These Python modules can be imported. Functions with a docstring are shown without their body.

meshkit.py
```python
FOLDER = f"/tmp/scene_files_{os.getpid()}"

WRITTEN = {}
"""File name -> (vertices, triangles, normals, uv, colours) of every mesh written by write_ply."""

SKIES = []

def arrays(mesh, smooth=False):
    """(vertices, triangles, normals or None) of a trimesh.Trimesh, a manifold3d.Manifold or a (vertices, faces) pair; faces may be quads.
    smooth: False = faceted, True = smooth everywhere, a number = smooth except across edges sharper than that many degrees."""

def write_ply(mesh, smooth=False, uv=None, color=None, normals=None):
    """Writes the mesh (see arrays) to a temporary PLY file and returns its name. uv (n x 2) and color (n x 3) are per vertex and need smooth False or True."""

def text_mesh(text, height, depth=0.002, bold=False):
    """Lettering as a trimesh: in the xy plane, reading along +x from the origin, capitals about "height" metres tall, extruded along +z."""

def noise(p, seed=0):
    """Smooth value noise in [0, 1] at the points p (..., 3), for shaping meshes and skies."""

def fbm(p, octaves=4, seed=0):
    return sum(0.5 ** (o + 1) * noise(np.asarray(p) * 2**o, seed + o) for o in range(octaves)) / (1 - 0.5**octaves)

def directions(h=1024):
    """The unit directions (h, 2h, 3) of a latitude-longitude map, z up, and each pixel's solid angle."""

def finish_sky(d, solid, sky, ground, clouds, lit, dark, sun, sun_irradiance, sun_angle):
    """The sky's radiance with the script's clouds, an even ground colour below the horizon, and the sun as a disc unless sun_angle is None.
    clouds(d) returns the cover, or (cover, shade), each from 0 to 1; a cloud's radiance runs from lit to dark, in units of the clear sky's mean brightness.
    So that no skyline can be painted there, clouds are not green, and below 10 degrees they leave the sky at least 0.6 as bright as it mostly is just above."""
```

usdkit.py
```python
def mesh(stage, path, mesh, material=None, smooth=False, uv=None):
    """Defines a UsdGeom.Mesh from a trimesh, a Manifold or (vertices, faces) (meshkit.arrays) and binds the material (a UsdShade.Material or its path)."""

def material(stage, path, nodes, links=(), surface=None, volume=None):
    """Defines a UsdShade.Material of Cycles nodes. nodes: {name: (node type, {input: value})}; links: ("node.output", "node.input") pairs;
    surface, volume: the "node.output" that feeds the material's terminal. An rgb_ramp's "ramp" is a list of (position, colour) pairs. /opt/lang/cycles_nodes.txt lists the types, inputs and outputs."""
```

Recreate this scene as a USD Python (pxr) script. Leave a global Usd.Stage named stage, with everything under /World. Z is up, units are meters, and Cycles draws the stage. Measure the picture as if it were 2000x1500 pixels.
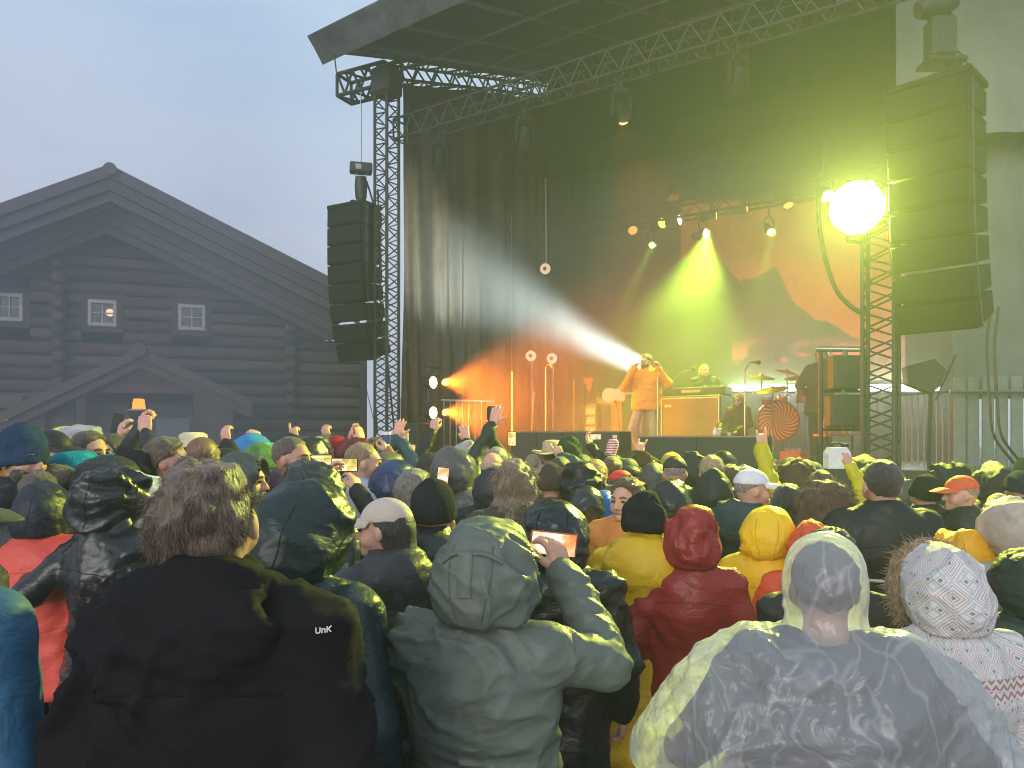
import math, random
import numpy as np
import trimesh
import meshkit, usdkit
from pxr import Usd, UsdGeom, UsdLux, UsdShade, Gf, Sdf, Vt

stage = Usd.Stage.CreateInMemory()
UsdGeom.SetStageUpAxis(stage, UsdGeom.Tokens.z)
UsdGeom.SetStageMetersPerUnit(stage, 1.0)
UsdGeom.Xform.Define(stage, '/World')
UsdGeom.Scope.Define(stage, '/World/Looks')

# ------------------------------------------------------------------ camera, sky, sun
CAMZ, F, CX, HY = 1.95, 1500.0, 1000.0, 850.0      # eye height, focal length and principal point in photograph pixels
cam = UsdGeom.Camera.Define(stage, '/World/camera')
cam.AddTranslateOp().Set(Gf.Vec3d(0, 0, CAMZ))
cam.AddRotateXOp().Set(90.0)
cam.CreateFocalLengthAttr(27.0)
cam.CreateHorizontalApertureAttr(36.0)
cam.CreateVerticalApertureAttr(27.0)
cam.CreateVerticalApertureOffsetAttr((HY - 750.0) / 2000.0 * 36.0)
cam.CreateClippingRangeAttr(Gf.Vec2f(0.05, 5000))
cam.CreateExposureAttr(0.55)

SUN_EL, SUN_AZ = math.radians(16), math.radians(200)   # low, behind the camera, under cloud
SKY = 0.10
sky_mat = usdkit.material(stage, '/World/Looks/sky', {
    'sky': ('sky_texture', {'sky_type': 'single_scattering', 'sun_disc': False, 'sun_elevation': SUN_EL, 'sun_rotation': SUN_AZ}),
    'tc': ('texture_coordinate', {}),
    'map': ('mapping', {'scale': (1.4, 1.4, 5.0), 'location': (3.1, 0.4, 0.0)}),
    'n': ('noise_texture', {'scale': 1.6, 'detail': 5.0, 'roughness': 0.55}),
    'cr': ('rgb_ramp', {'ramp': [(0.30, (3.9, 4.45, 5.5)), (0.52, (4.6, 4.95, 5.75)), (0.72, (5.0, 5.1, 5.7))]}),
    'sep': ('separate_xyz', {}),
    'el': ('map_range', {'from_min': 0.0, 'from_max': 0.42, 'to_min': 0.0, 'to_max': 1.0, 'clamp': True}),
    'pk': ('rgb_ramp', {'ramp': [(0.0, (1.10, 1.02, 1.05)), (0.4, (1.03, 0.985, 1.0)), (1.0, (0.84, 0.96, 1.06))]}),
    'mul': ('mix', {'mix_type': 'multiply', 'fac': 1.0}),
    'mix': ('mix', {'mix_type': 'mix', 'fac': 0.93}),
    'bg': ('background_shader', {'strength': SKY}),
}, [('tc.generated', 'map.vector'), ('map.vector', 'n.vector'), ('n.fac', 'cr.fac'), ('tc.generated', 'sep.vector'), ('sep.z', 'el.value'), ('el.result', 'pk.fac'),
    ('cr.color', 'mul.color1'), ('pk.color', 'mul.color2'), ('sky.color', 'mix.color1'), ('mul.color', 'mix.color2'), ('mix.color', 'bg.color')], surface='bg.background')
dome = UsdLux.DomeLight.Define(stage, '/World/sky')
UsdShade.MaterialBindingAPI.Apply(dome.GetPrim()).Bind(sky_mat)
dome.GetPrim().SetCustomDataByKey('kind', 'structure')
sun = UsdLux.DistantLight.Define(stage, '/World/sun')
sun.CreateIntensityAttr(0.35)
sun.CreateAngleAttr(40.0)
sun.CreateNormalizeAttr(True)
sun.CreateColorAttr(Gf.Vec3f(1.0, 0.95, 0.9))
sun.AddRotateZOp().Set(-math.degrees(SUN_AZ))
sun.AddRotateXOp().Set(-(90 - math.degrees(SUN_EL)))

# ------------------------------------------------------------------ helpers
RNG = np.random.default_rng(7)
used = {}


def uname(parent, name):
    k = (parent, name)
    n = used.get(k, 0)
    used[k] = n + 1
    return name if n == 0 else f'{name}_{n:03d}'


def tag(prim, label=None, cat=None, group=None, kind=None):
    for k, x in (('label', label), ('category', cat), ('group', group), ('kind', kind)):
        if x:
            prim.SetCustomDataByKey(k, x)


def thing(name, label, cat, loc=(0, 0, 0), rz=0.0, group=None, kind=None):
    path = '/World/' + uname('/World', name)
    x = UsdGeom.Xform.Define(stage, path)
    x.AddTranslateOp().Set(Gf.Vec3d(*[float(c) for c in loc]))
    if rz:
        x.AddRotateZOp().Set(math.degrees(rz))
    tag(x.GetPrim(), label, cat, group, kind)
    return path


def part(parent, name, mesh, mat, smooth=False, label=None, kind=None):
    path = parent + '/' + uname(parent, name)
    m = usdkit.mesh(stage, path, mesh, mat, smooth)
    if label or kind:
        tag(m.GetPrim(), label, None, None, kind)
    return path


def single(name, mesh, mat, label=None, cat=None, group=None, kind=None, smooth=False):
    path = '/World/' + uname('/World', name)
    m = usdkit.mesh(stage, path, mesh, mat, smooth)
    tag(m.GetPrim(), label, cat, group, kind)
    return path


_mats = {}


def mname():
    return f'/World/Looks/look_{len(_mats):03d}'


def plain(color, rough=0.5, metal=0.0, spec=0.5, bump=0.0, scale=30.0, var=0.15, coat=0.0):
    """Coloured surface with mottled tone and fine relief."""
    key = ('plain', tuple(color), rough, metal, spec, bump, scale, var, coat)
    if key not in _mats:
        nodes = {'g': ('geometry', {}), 'n': ('noise_texture', {'scale': scale, 'detail': 4.0, 'roughness': 0.6}),
                 'r': ('rgb_ramp', {'ramp': [(0.25, tuple(c * (1 - var) for c in color)), (0.75, tuple(min(1, c * (1 + var)) for c in color))]}),
                 'p': ('principled_bsdf', {'roughness': rough, 'metallic': metal, 'specular_ior_level': spec, 'coat_weight': coat, 'coat_roughness': 0.15})}
        links = [('g.position', 'n.vector'), ('n.fac', 'r.fac'), ('r.color', 'p.base_color')]
        if bump:
            nodes['b'] = ('bump', {'strength': bump, 'distance': 0.01})
            links += [('n.fac', 'b.height'), ('b.normal', 'p.normal')]
        _mats[key] = usdkit.material(stage, mname(), nodes, links, surface='p.BSDF')
    return _mats[key]


def fabric(color, rough=0.62, fold=0.4, scale=7.0, sheen=0.0, coat=0.0, var=0.12):
    """Cloth of a rain jacket: soft creases (relief), fine weave, blotchy damp tone."""
    key = ('fabric', tuple(color), rough, fold, scale, sheen, coat, var)
    if key not in _mats:
        c = np.array(color)
        nodes = {'g': ('geometry', {}),
                 'm': ('mapping', {'scale': (1.0, 1.0, 1.7)}),
                 'n': ('noise_texture', {'scale': scale, 'detail': 3.0, 'roughness': 0.55, 'distortion': 0.6}),
                 'w': ('noise_texture', {'scale': 420.0, 'detail': 1.0}),
                 'd': ('noise_texture', {'scale': 2.6, 'detail': 4.0, 'roughness': 0.65}),
                 'r': ('rgb_ramp', {'ramp': [(0.3, tuple(c * (1 - var))), (0.7, tuple(np.minimum(1, c * (1 + var))))]}),
                 'rr': ('map_range', {'from_min': 0.35, 'from_max': 0.65, 'to_min': max(0.08, rough - 0.16), 'to_max': min(1, rough + 0.12), 'clamp': True}),
                 'b1': ('bump', {'strength': fold, 'distance': 0.03}),
                 'b2': ('bump', {'strength': 0.12, 'distance': 0.002}),
                 'p': ('principled_bsdf', {'specular_ior_level': 0.35 if rough < 0.85 else 0.12, 'sheen_weight': sheen, 'sheen_roughness': 0.4, 'coat_weight': coat * 0.6, 'coat_roughness': 0.25})}
        links = [('g.position', 'm.vector'), ('m.vector', 'n.vector'), ('g.position', 'w.vector'), ('g.position', 'd.vector'), ('d.fac', 'r.fac'), ('r.color', 'p.base_color'),
                 ('d.fac', 'rr.value'), ('rr.result', 'p.roughness'), ('n.fac', 'b1.height'), ('w.fac', 'b2.height'), ('b1.normal', 'b2.normal'), ('b2.normal', 'p.normal')]
        _mats[key] = usdkit.material(stage, mname(), nodes, links, surface='p.BSDF')
    return _mats[key]


def glow(color, strength):
    key = ('glow', tuple(color), strength)
    if key not in _mats:
        _mats[key] = usdkit.material(stage, mname(), {'e': ('emission', {'color': tuple(color), 'strength': strength})}, [], surface='e.emission')
    return _mats[key]


def wood(color, var=0.35, rough=0.7, axis=(1, 1, 8)):
    key = ('wood', tuple(color), var, rough, axis)
    if key not in _mats:
        c = np.array(color)
        _mats[key] = usdkit.material(stage, mname(), {
            'g': ('geometry', {}), 'm': ('mapping', {'scale': axis}), 'n': ('noise_texture', {'scale': 3.0, 'detail': 6.0, 'roughness': 0.65, 'distortion': 0.4}),
            'r': ('rgb_ramp', {'ramp': [(0.25, tuple(c * (1 - var))), (0.75, tuple(c * (1 + var)))]}),
            'b': ('bump', {'strength': 0.5, 'distance': 0.012}), 'p': ('principled_bsdf', {'roughness': rough, 'specular_ior_level': 0.35})},
            [('g.position', 'm.vector'), ('m.vector', 'n.vector'), ('n.fac', 'r.fac'), ('r.color', 'p.base_color'), ('n.fac', 'b.height'), ('b.normal', 'p.normal')], surface='p.BSDF')
    return _mats[key]


def pt(px, py, Y):
    """World point seen at photograph pixel (px, py) at distance Y."""
    return np.array([(px - CX) / F * Y, Y, CAMZ - (py - HY) / F * Y])


def cat(ms):
    return trimesh.util.concatenate(ms)


def box(c, size, R=None, bev=0.0):
    if bev:
        s = np.array(size) / 2
        v = []
        for sx in (-1, 1):
            for sy in (-1, 1):
                for sz in (-1, 1):
                    for k in range(3):
                        q = s.copy() - bev
                        q[k] = s[k]
                        v.append(q * (sx, sy, sz))
        m = trimesh.convex.convex_hull(np.array(v))
    else:
        m = trimesh.creation.box(size)
    if R is not None:
        m.apply_transform(R)
    m.apply_translation(c)
    return m


def rotz(a):
    return trimesh.transformations.rotation_matrix(a, (0, 0, 1))


def rot(a, ax, p=(0, 0, 0)):
    return trimesh.transformations.rotation_matrix(a, ax, p)


def frame_to(d, up=(0, 0, 1)):
    """Rotation whose z axis is d."""
    d = np.asarray(d, float) / np.linalg.norm(d)
    u = np.asarray(up, float)
    if abs(d @ u) > 0.98:
        u = np.array([1.0, 0, 0])
    x = np.cross(u, d)
    x /= np.linalg.norm(x)
    M = np.eye(4)
    M[:3, 0], M[:3, 1], M[:3, 2] = x, np.cross(d, x), d
    return M


def tube(pts, r, sides=6):
    p = np.asarray(pts, float)
    t = np.gradient(p, axis=0)
    t /= np.linalg.norm(t, axis=1, keepdims=True) + 1e-12
    ref = np.array([0, 0, 1.0]) if abs(t[0, 2]) < 0.8 else np.array([1.0, 0, 0])
    a = np.cross(t, ref)
    a /= np.linalg.norm(a, axis=1, keepdims=True) + 1e-12
    b = np.cross(t, a)
    r = np.broadcast_to(r, (len(p),))
    an = np.arange(sides) * 2 * np.pi / sides
    v = p[:, None] + r[:, None, None] * (np.cos(an)[None, :, None] * a[:, None] + np.sin(an)[None, :, None] * b[:, None])
    v = v.reshape(-1, 3)
    n = len(p)
    i, j = np.meshgrid(np.arange(n - 1), np.arange(sides), indexing='ij')
    q = np.stack([i * sides + j, (i + 1) * sides + j, (i + 1) * sides + (j + 1) % sides, i * sides + (j + 1) % sides], -1).reshape(-1, 4)
    f = np.vstack([q[:, [0, 1, 2]], q[:, [0, 2, 3]]])
    v = np.vstack([v, p[0], p[-1]])
    k = np.arange(sides)
    f = np.vstack([f, np.stack([np.full(sides, len(v) - 2), k, (k + 1) % sides], 1), np.stack([np.full(sides, len(v) - 1), (n - 1) * sides + (k + 1) % sides, (n - 1) * sides + k], 1)])
    m = trimesh.Trimesh(v, f, process=False)
    return m


def curve_pts(ctrl, n=16):
    """Smooth polyline through control points (Catmull-Rom)."""
    c = np.asarray(ctrl, float)
    c = np.vstack([2 * c[0] - c[1], c, 2 * c[-1] - c[-2]])
    out = []
    for i in range(1, len(c) - 2):
        for t in np.linspace(0, 1, n, endpoint=False):
            p0, p1, p2, p3 = c[i - 1:i + 3]
            out.append(0.5 * (2 * p1 + (p2 - p0) * t + (2 * p0 - 5 * p1 + 4 * p2 - p3) * t * t + (3 * p1 - p0 - 3 * p2 + p3) * t ** 3))
    return np.array(out + [c[-2]])


def lathe(profile, n=20):
    """Surface of revolution about z of (radius, z) pairs."""
    pr = np.asarray(profile, float)
    an = np.arange(n) * 2 * np.pi / n
    v = np.stack([pr[:, 0][:, None] * np.cos(an), pr[:, 0][:, None] * np.sin(an), np.broadcast_to(pr[:, 1][:, None], (len(pr), n))], -1).reshape(-1, 3)
    i, j = np.meshgrid(np.arange(len(pr) - 1), np.arange(n), indexing='ij')
    q = np.stack([i * n + j, i * n + (j + 1) % n, (i + 1) * n + (j + 1) % n, (i + 1) * n + j], -1).reshape(-1, 4)
    return trimesh.Trimesh(v, np.vstack([q[:, [0, 1, 2]], q[:, [0, 2, 3]]]), process=False)


def prism(poly, depth):
    """Extrude a 2-D outline (x, z) along +y from 0 to depth."""
    from shapely.geometry import Polygon
    m = trimesh.creation.extrude_polygon(Polygon(poly), depth, engine='earcut')
    v = m.vertices.copy()
    m.vertices = np.stack([v[:, 0], v[:, 2], v[:, 1]], 1)
    m.invert()
    return m


def sheet(fn, nu, nv, thick=0.0):
    """Grid sheet of fn(u, v) -> xyz for u, v in [0, 1]."""
    U, V = np.meshgrid(np.linspace(0, 1, nu), np.linspace(0, 1, nv), indexing='ij')
    p = fn(U, V).reshape(-1, 3)
    i, j = np.meshgrid(np.arange(nu - 1), np.arange(nv - 1), indexing='ij')
    q = np.stack([i * nv + j, (i + 1) * nv + j, (i + 1) * nv + j + 1, i * nv + j + 1], -1).reshape(-1, 4)
    return trimesh.Trimesh(p, np.vstack([q[:, [0, 1, 2]], q[:, [0, 2, 3]]]), process=False)


def truss(parent, p0, p1, size, bays, mchord, mlat, side=(1, 0, 0), rc=0.022, rl=0.011):
    p0, p1 = np.asarray(p0, float), np.asarray(p1, float)
    d = (p1 - p0) / np.linalg.norm(p1 - p0)
    s = np.asarray(side, float)
    s -= d * (s @ d)
    s /= np.linalg.norm(s)
    t = np.cross(d, s)
    h = size / 2
    cs = [s * h + t * h, -s * h + t * h, -s * h - t * h, s * h - t * h]
    for c in cs:
        part(parent, 'chord', tube([p0 + c, p1 + c], rc, 8), mchord, 40)
    lat = []
    n = np.linspace(0, 1, bays + 1)
    for k in range(4):
        a, b = cs[k], cs[(k + 1) % 4]
        for i in range(bays):
            q0, q1 = p0 + (p1 - p0) * n[i], p0 + (p1 - p0) * n[i + 1]
            m = (q0 + q1) / 2
            lat += [tube([q0 + a, m + b], rl, 5), tube([m + b, q1 + a], rl, 5)]
    for q in (p0, p1):
        for k in range(4):
            lat.append(tube([q + cs[k], q + cs[(k + 1) % 4]], rc * 0.9, 5))
    part(parent, 'lattice', cat(lat), mlat, 40, kind='stuff')


def spot(path, pos, target, color, intensity, cone, soft=0.3, radius=0.05):
    l = UsdLux.SphereLight.Define(stage, path)
    l.CreateRadiusAttr(radius)
    l.CreateIntensityAttr(intensity)
    l.CreateNormalizeAttr(True)
    l.CreateColorAttr(Gf.Vec3f(*color))
    sh = UsdLux.ShapingAPI.Apply(l.GetPrim())
    sh.CreateShapingConeAngleAttr(cone)
    sh.CreateShapingConeSoftnessAttr(soft)
    M = np.eye(4)
    M[:3, :3] = frame_to(np.asarray(pos, float) - np.asarray(target, float))[:3, :3]
    M[:3, 3] = pos
    l.AddTransformOp().Set(Gf.Matrix4d(*M.T.ravel().tolist()))
    return l


# ------------------------------------------------------------------ stage frame: a runs along the front, b to the back
SL = np.array([-2.25, 13.8])
SU, SV = np.array([0.818, -0.575]), np.array([0.575, 0.818])
FLOOR = 1.53


def S(a, b, z):
    q = SL + SU * a + SV * b
    return np.array([q[0], q[1], z])


def SA(px, b):
    """The a at depth b that stands at photograph column px."""
    k = (px - CX) / F
    q = SL + SV * b
    return (k * q[1] - q[0]) / (SU[0] - k * SU[1])


def SP(px, py, b):
    """Point on the plane at stage depth b seen at pixel (px, py)."""
    a = SA(px, b)
    q = S(a, b, 0)
    return np.array([q[0], q[1], CAMZ - (py - HY) / F * q[1]])


RZ_STAGE = math.atan2(SU[1], SU[0])
# ------------------------------------------------------------------ ground
def ground_fn(U, V):
    x = -80 + 160 * U
    y = -12 + 150 * V
    return np.stack([x, y, 0 * x + 0.03 * (meshkit.noise(np.stack([x * .5, y * .5, 0 * x], -1), 3) - .5)], -1)


gm = usdkit.material(stage, '/World/Looks/wet_gravel', {
    'g': ('geometry', {}), 'v': ('voronoi_texture', {'scale': 42.0}), 'n': ('noise_texture', {'scale': 1.3, 'detail': 5.0}),
    'r': ('rgb_ramp', {'ramp': [(0.0, (0.03, 0.03, 0.032)), (0.5, (0.075, 0.072, 0.07)), (1.0, (0.15, 0.145, 0.14))]}),
    'rr': ('map_range', {'from_min': 0.4, 'from_max': 0.6, 'to_min': 0.15, 'to_max': 0.7, 'clamp': True}),
    'b': ('bump', {'strength': 0.8, 'distance': 0.02}), 'p': ('principled_bsdf', {})},
    [('g.position', 'v.vector'), ('g.position', 'n.vector'), ('v.color', 'r.fac'), ('r.color', 'p.base_color'), ('n.fac', 'rr.value'), ('rr.result', 'p.roughness'),
     ('v.distance', 'b.height'), ('b.normal', 'p.normal')], surface='p.BSDF')
single('ground', sheet(ground_fn, 121, 161), gm, kind='structure', smooth=True)

# ------------------------------------------------------------------ timber lodge, seen at 20 degrees
CA = math.radians(20)
CO = np.array([-10.5, 20.0])
CF, CN = np.array([math.cos(CA), math.sin(CA)]), np.array([-math.sin(CA), math.cos(CA)])   # along the gable, and away from the camera


def fac(px, py, off=0.0):
    """(s, z) on the gable plane pushed off metres towards the camera."""
    o = CO - CN * off
    k = (px - CX) / F
    s = (k * o[1] - o[0]) / (CF[0] - k * CF[1])
    Y = o[1] + CF[1] * s
    return np.array([s, CAMZ - (py - HY) / F * Y])


lodge = thing('timber_lodge', 'dark brown log lodge with wide gable roof, porch and small white-framed windows', 'lodge', (CO[0], CO[1], 0), CA)
# local frame of the lodge: x = s along the gable, y = depth away from the camera, z up
W_LOG = [wood(c, axis=(0.8, 0.8, 9)) for c in ((0.060, 0.034, 0.030), (0.040, 0.024, 0.023), (0.082, 0.047, 0.038))]
W_BARGE = [wood(c, axis=(2, 2, 6)) for c in ((0.066, 0.046, 0.045), (0.050, 0.037, 0.039), (0.078, 0.053, 0.048))]
W_DARK = wood((0.02, 0.016, 0.017))
apex = fac(213, 322, 1.5)
ROOF_R = fac(705, 560, 1.5)[0] - apex[0]
kneeR = fac(650, 545, 1.5)
kneeL = fac(0, 398, 1.5)
slR = (apex[1] - kneeR[1]) / (kneeR[0] - apex[0])
slL = (apex[1] - kneeL[1]) / (apex[0] - kneeL[0])
SLP = (slR + slL) / 2


def chevron(ax, az, left, right, thick, drop=0.0, sl=None, sr=None):
    """Inverted V: boards of a gable edge. Returns the two sides' outlines."""
    sl, sr = sl or slL, sr or slR
    z0 = az - drop
    R = [(ax, z0), (ax + right, z0 - sr * right), (ax + right, z0 - sr * right - thick), (ax, z0 - thick)]
    Lo = [(ax - left, z0 - sl * left), (ax, z0), (ax, z0 - thick), (ax - left, z0 - sl * left - thick)]
    return Lo, R


def gable(parent, name, ax, az, left, right, thick, drop, y0, y1, mat, sl=None, sr=None, sub='part'):
    for o in chevron(ax, az, left, right, thick, drop, sl, sr):
        m = prism(o, y1 - y0)
        m.apply_translation((0, y0, 0))
        part(parent, name, m, mat)


roofp = lodge
gable(lodge, 'roof', apex[0], apex[1], 9.0, ROOF_R, 0.22, 0.0, -1.44, 9.0, wood((0.042, 0.038, 0.042), axis=(2, 5, 2)))
gable(lodge, 'barge_board', apex[0], apex[1] + 0.02, 9.0, ROOF_R, 0.30, 0.0, -1.50, -1.45, W_BARGE[0])
gable(lodge, 'barge_board', apex[0], apex[1], 9.0, ROOF_R, 0.28, 0.29, -1.42, -1.36, W_BARGE[1])
gable(lodge, 'barge_board', apex[0], apex[1], 9.0, ROOF_R, 0.24, 0.58, -1.30, -1.24, W_BARGE[0])
for k in range(9):                                                  # purlin ends show under the roof edge
    sgn = -1 if k % 2 else 1
    d = (k // 2 + 1) * 1.65
    x = apex[0] + sgn * d
    z = apex[1] - (slR if sgn > 0 else slL) * d - 0.36
    part(lodge, 'purlin', box((x, -0.6, z), (0.26, 1.3, 0.26), bev=0.04), W_BARGE[1])
ap2 = fac(207, 392, 0.75)
gable(lodge, 'inner_roof_board', ap2[0], ap2[1], 8.2, ROOF_R - 0.5, 0.26, 0.0, -0.78, -0.72, W_BARGE[2])
gable(lodge, 'inner_roof_board', ap2[0], ap2[1], 8.2, ROOF_R - 0.5, 0.26, 0.27, -0.70, -0.63, W_BARGE[0])
gable(lodge, 'inner_roof_board', ap2[0], ap2[1], 8.2, ROOF_R - 0.5, 0.24, 0.54, -0.60, -0.52, W_BARGE[1])
for c, off, r in ((fac(215, 330, 1.55), 1.55, 0.15), (fac(207, 399, 0.85), 0.85, 0.19)):
    m = trimesh.creation.cylinder(r, 1.2, sections=18)
    m.apply_transform(rot(math.pi / 2, (1, 0, 0)))
    m.apply_translation((c[0], -off + 0.55, c[1]))
    part(lodge, 'ridge_log', m, W_BARGE[2], 40)

# windows: (px0, py0, px1, py1)
WIN = [(-8, 573, 45, 627), (172, 586, 228, 637), (348, 595, 401, 645), (-30, 803, 29, 852)]
holes = []
frame_m = plain((0.36, 0.32, 0.30), 0.6, var=0.2, scale=9)
casing_m = wood((0.045, 0.030, 0.030))
pane_m = usdkit.material(stage, '/World/Looks/window_pane', {'t': ('transparent_bsdf', {'color': (0.85, 0.9, 0.92)}), 'gl': ('glossy_bsdf', {'roughness': 0.02, 'color': (0.9, 0.9, 0.9)}),
    'f': ('fresnel', {'IOR': 1.9}), 'm': ('mix_closure', {})}, [('f.fac', 'm.fac'), ('t.BSDF', 'm.closure1'), ('gl.BSDF', 'm.closure2')], surface='m.closure')
for i, (x0, y0, x1, y1) in enumerate(WIN):
    s0, z1 = fac(x0, y0, 0.05)
    s1, z0 = fac(x1, y1, 0.05)
    z1 = (z1 + fac(x1, y0, 0.05)[1]) / 2
    z0 = (z0 + fac(x0, y1, 0.05)[1]) / 2
    holes.append((s0 - 0.16, s1 + 0.16, z0 - 0.16, z1 + 0.16))
    w, h, cx, cz = s1 - s0, z1 - z0, (s0 + s1) / 2, (z0 + z1) / 2
    win = part(lodge, 'window', cat([box((cx, -0.06, cz + sg * (h / 2 - .045)), (w, 0.08, 0.09)) for sg in (-1, 1)] + [box((cx + sg * (w / 2 - .04), -0.061, cz), (0.08, 0.078, h - 0.18)) for sg in (-1, 1)]), frame_m)
    part(win, 'glazing_bar', box((cx, -0.055, cz), (0.03, 0.05, h - 0.18)), frame_m)
    part(win, 'glazing_bar', box((cx, -0.053, cz), (w - .16, 0.045, 0.028)), frame_m)
    for sx in (-1, 1):
        for sz in (-1, 1):
            part(win, 'pane', box((cx + sx * (w / 4 - .02), -0.03, cz + sz * (h / 4 - .025)), (w / 2 - .06, 0.006, h / 2 - .07)), pane_m)
    part(lodge, 'window_casing', cat([box((cx, -0.05, cz + sg * (h / 2 + .08)), (w + .32, 0.10, 0.16)) for sg in (-1, 1)] + [box((cx + sg * (w / 2 + .08), -0.052, cz), (0.16, 0.10, h)) for sg in (-1, 1)]), casing_m)
    # the dim room behind each window, some with a lamp lit inside
    lit = i in (1, 3)
    part(lodge, 'room', cat([box((cx, 0.9, cz), (w + .3, 0.02, h + .3)), box((cx, 0.5, cz - h / 2 - .14), (w + .3, .8, .02)), box((cx - w / 2 - .14, 0.5, cz), (.02, .8, h + .3)), box((cx + w / 2 + .14, 0.5, cz), (.02, .8, h + .3))]), plain((0.16, 0.12, 0.10), 0.8))
    if lit:
        part(lodge, 'room_lamp', trimesh.creation.icosphere(2, 0.10).apply_transform(trimesh.transformations.translation_matrix((cx + 0.12, 0.35, cz + 0.08))), glow((1.0, 0.55, 0.25), 1.6), True)

# log courses of the gable wall, cut round the windows and under the roof
porch_ap = fac(272, 680, 2.2)
sR_end = fac(712, 700)[0]
sL_end = -8.0
course, zc, n = 0.335, 0.0, 0
rl = np.random.default_rng(5)
while zc < ap2[1] - 0.3:
    h = course * rl.uniform(0.88, 1.12)
    top = zc + h
    # the roof line limits the course
    a = max(sL_end, ap2[0] - (ap2[1] - 0.45 - zc) / slL)
    b = min(sR_end, ap2[0] + (ap2[1] - 0.45 - zc) / slR)
    iv = [(a, b)]
    for (h0, h1, hz0, hz1) in holes:
        if hz0 < top - 0.02 and hz1 > zc + 0.02:
            iv = [y for (x0, x1) in iv for y in ((x0, min(x1, h0)), (max(x0, h1), x1)) if y[1] - y[0] > 0.06]
    for x0, x1 in iv:
        if x1 - x0 < 0.1:
            continue
        r = h / 2
        ang = np.linspace(-math.pi / 2, math.pi / 2, 7)
        prof = [(-(0.10 + r * 0.62 * math.cos(t)) + 0.10, zc + r + (r - 0.012) * math.sin(t)) for t in ang] + [(0.14, top - 0.012), (0.14, zc + 0.012)]
        nseg = max(2, int((x1 - x0) / 1.2))
        xs = np.linspace(x0, x1, nseg + 1)
        rings = []
        for xx in xs:
            w = 1 + 0.08 * (rl.random() - .5)
            rings.append([(xx, p[0] * w, p[1] + 0.012 * math.sin(xx * 1.7 + n)) for p in prof])
        v = np.array(rings).reshape(-1, 3)
        m_ = len(prof)
        ff = []
        for i in range(nseg):
            for j in range(m_):
                q = [i * m_ + j, (i + 1) * m_ + j, (i + 1) * m_ + (j + 1) % m_, i * m_ + (j + 1) % m_]
                ff += [[q[0], q[2], q[1]], [q[0], q[3], q[2]]]
        for base, fl in ((0, 1), (nseg * m_, 0)):
            for j in range(1, m_ - 1):
                t = [base, base + j, base + j + 1]
                ff.append(t if fl else t[::-1])
        part(lodge, 'log', trimesh.Trimesh(v, np.array(ff), process=False), W_LOG[n % 3])
        n += 1
    zc = top
bk = prism([(sL_end, 0), (sR_end, 0), (sR_end, ap2[1] - .75 - slR * (sR_end - ap2[0])), (ap2[0], ap2[1] - .75), (sL_end, ap2[1] - .75 - slL * (ap2[0] - sL_end))], 0.05)
bk.apply_translation((0, 0.95, 0))
part(lodge, 'backing_wall', bk, W_DARK)
zr_ = ap2[1] - .62 - slR * (sR_end - ap2[0])
part(lodge, 'corner_post', box((sR_end - .05, .02, zr_ / 2), (0.2, 0.34, zr_), bev=.03), W_LOG[1])
part(lodge, 'side_wall', box((sR_end - .05, 4.9, 2.0), (0.1, 7.6, 4.0)), W_DARK)
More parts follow.
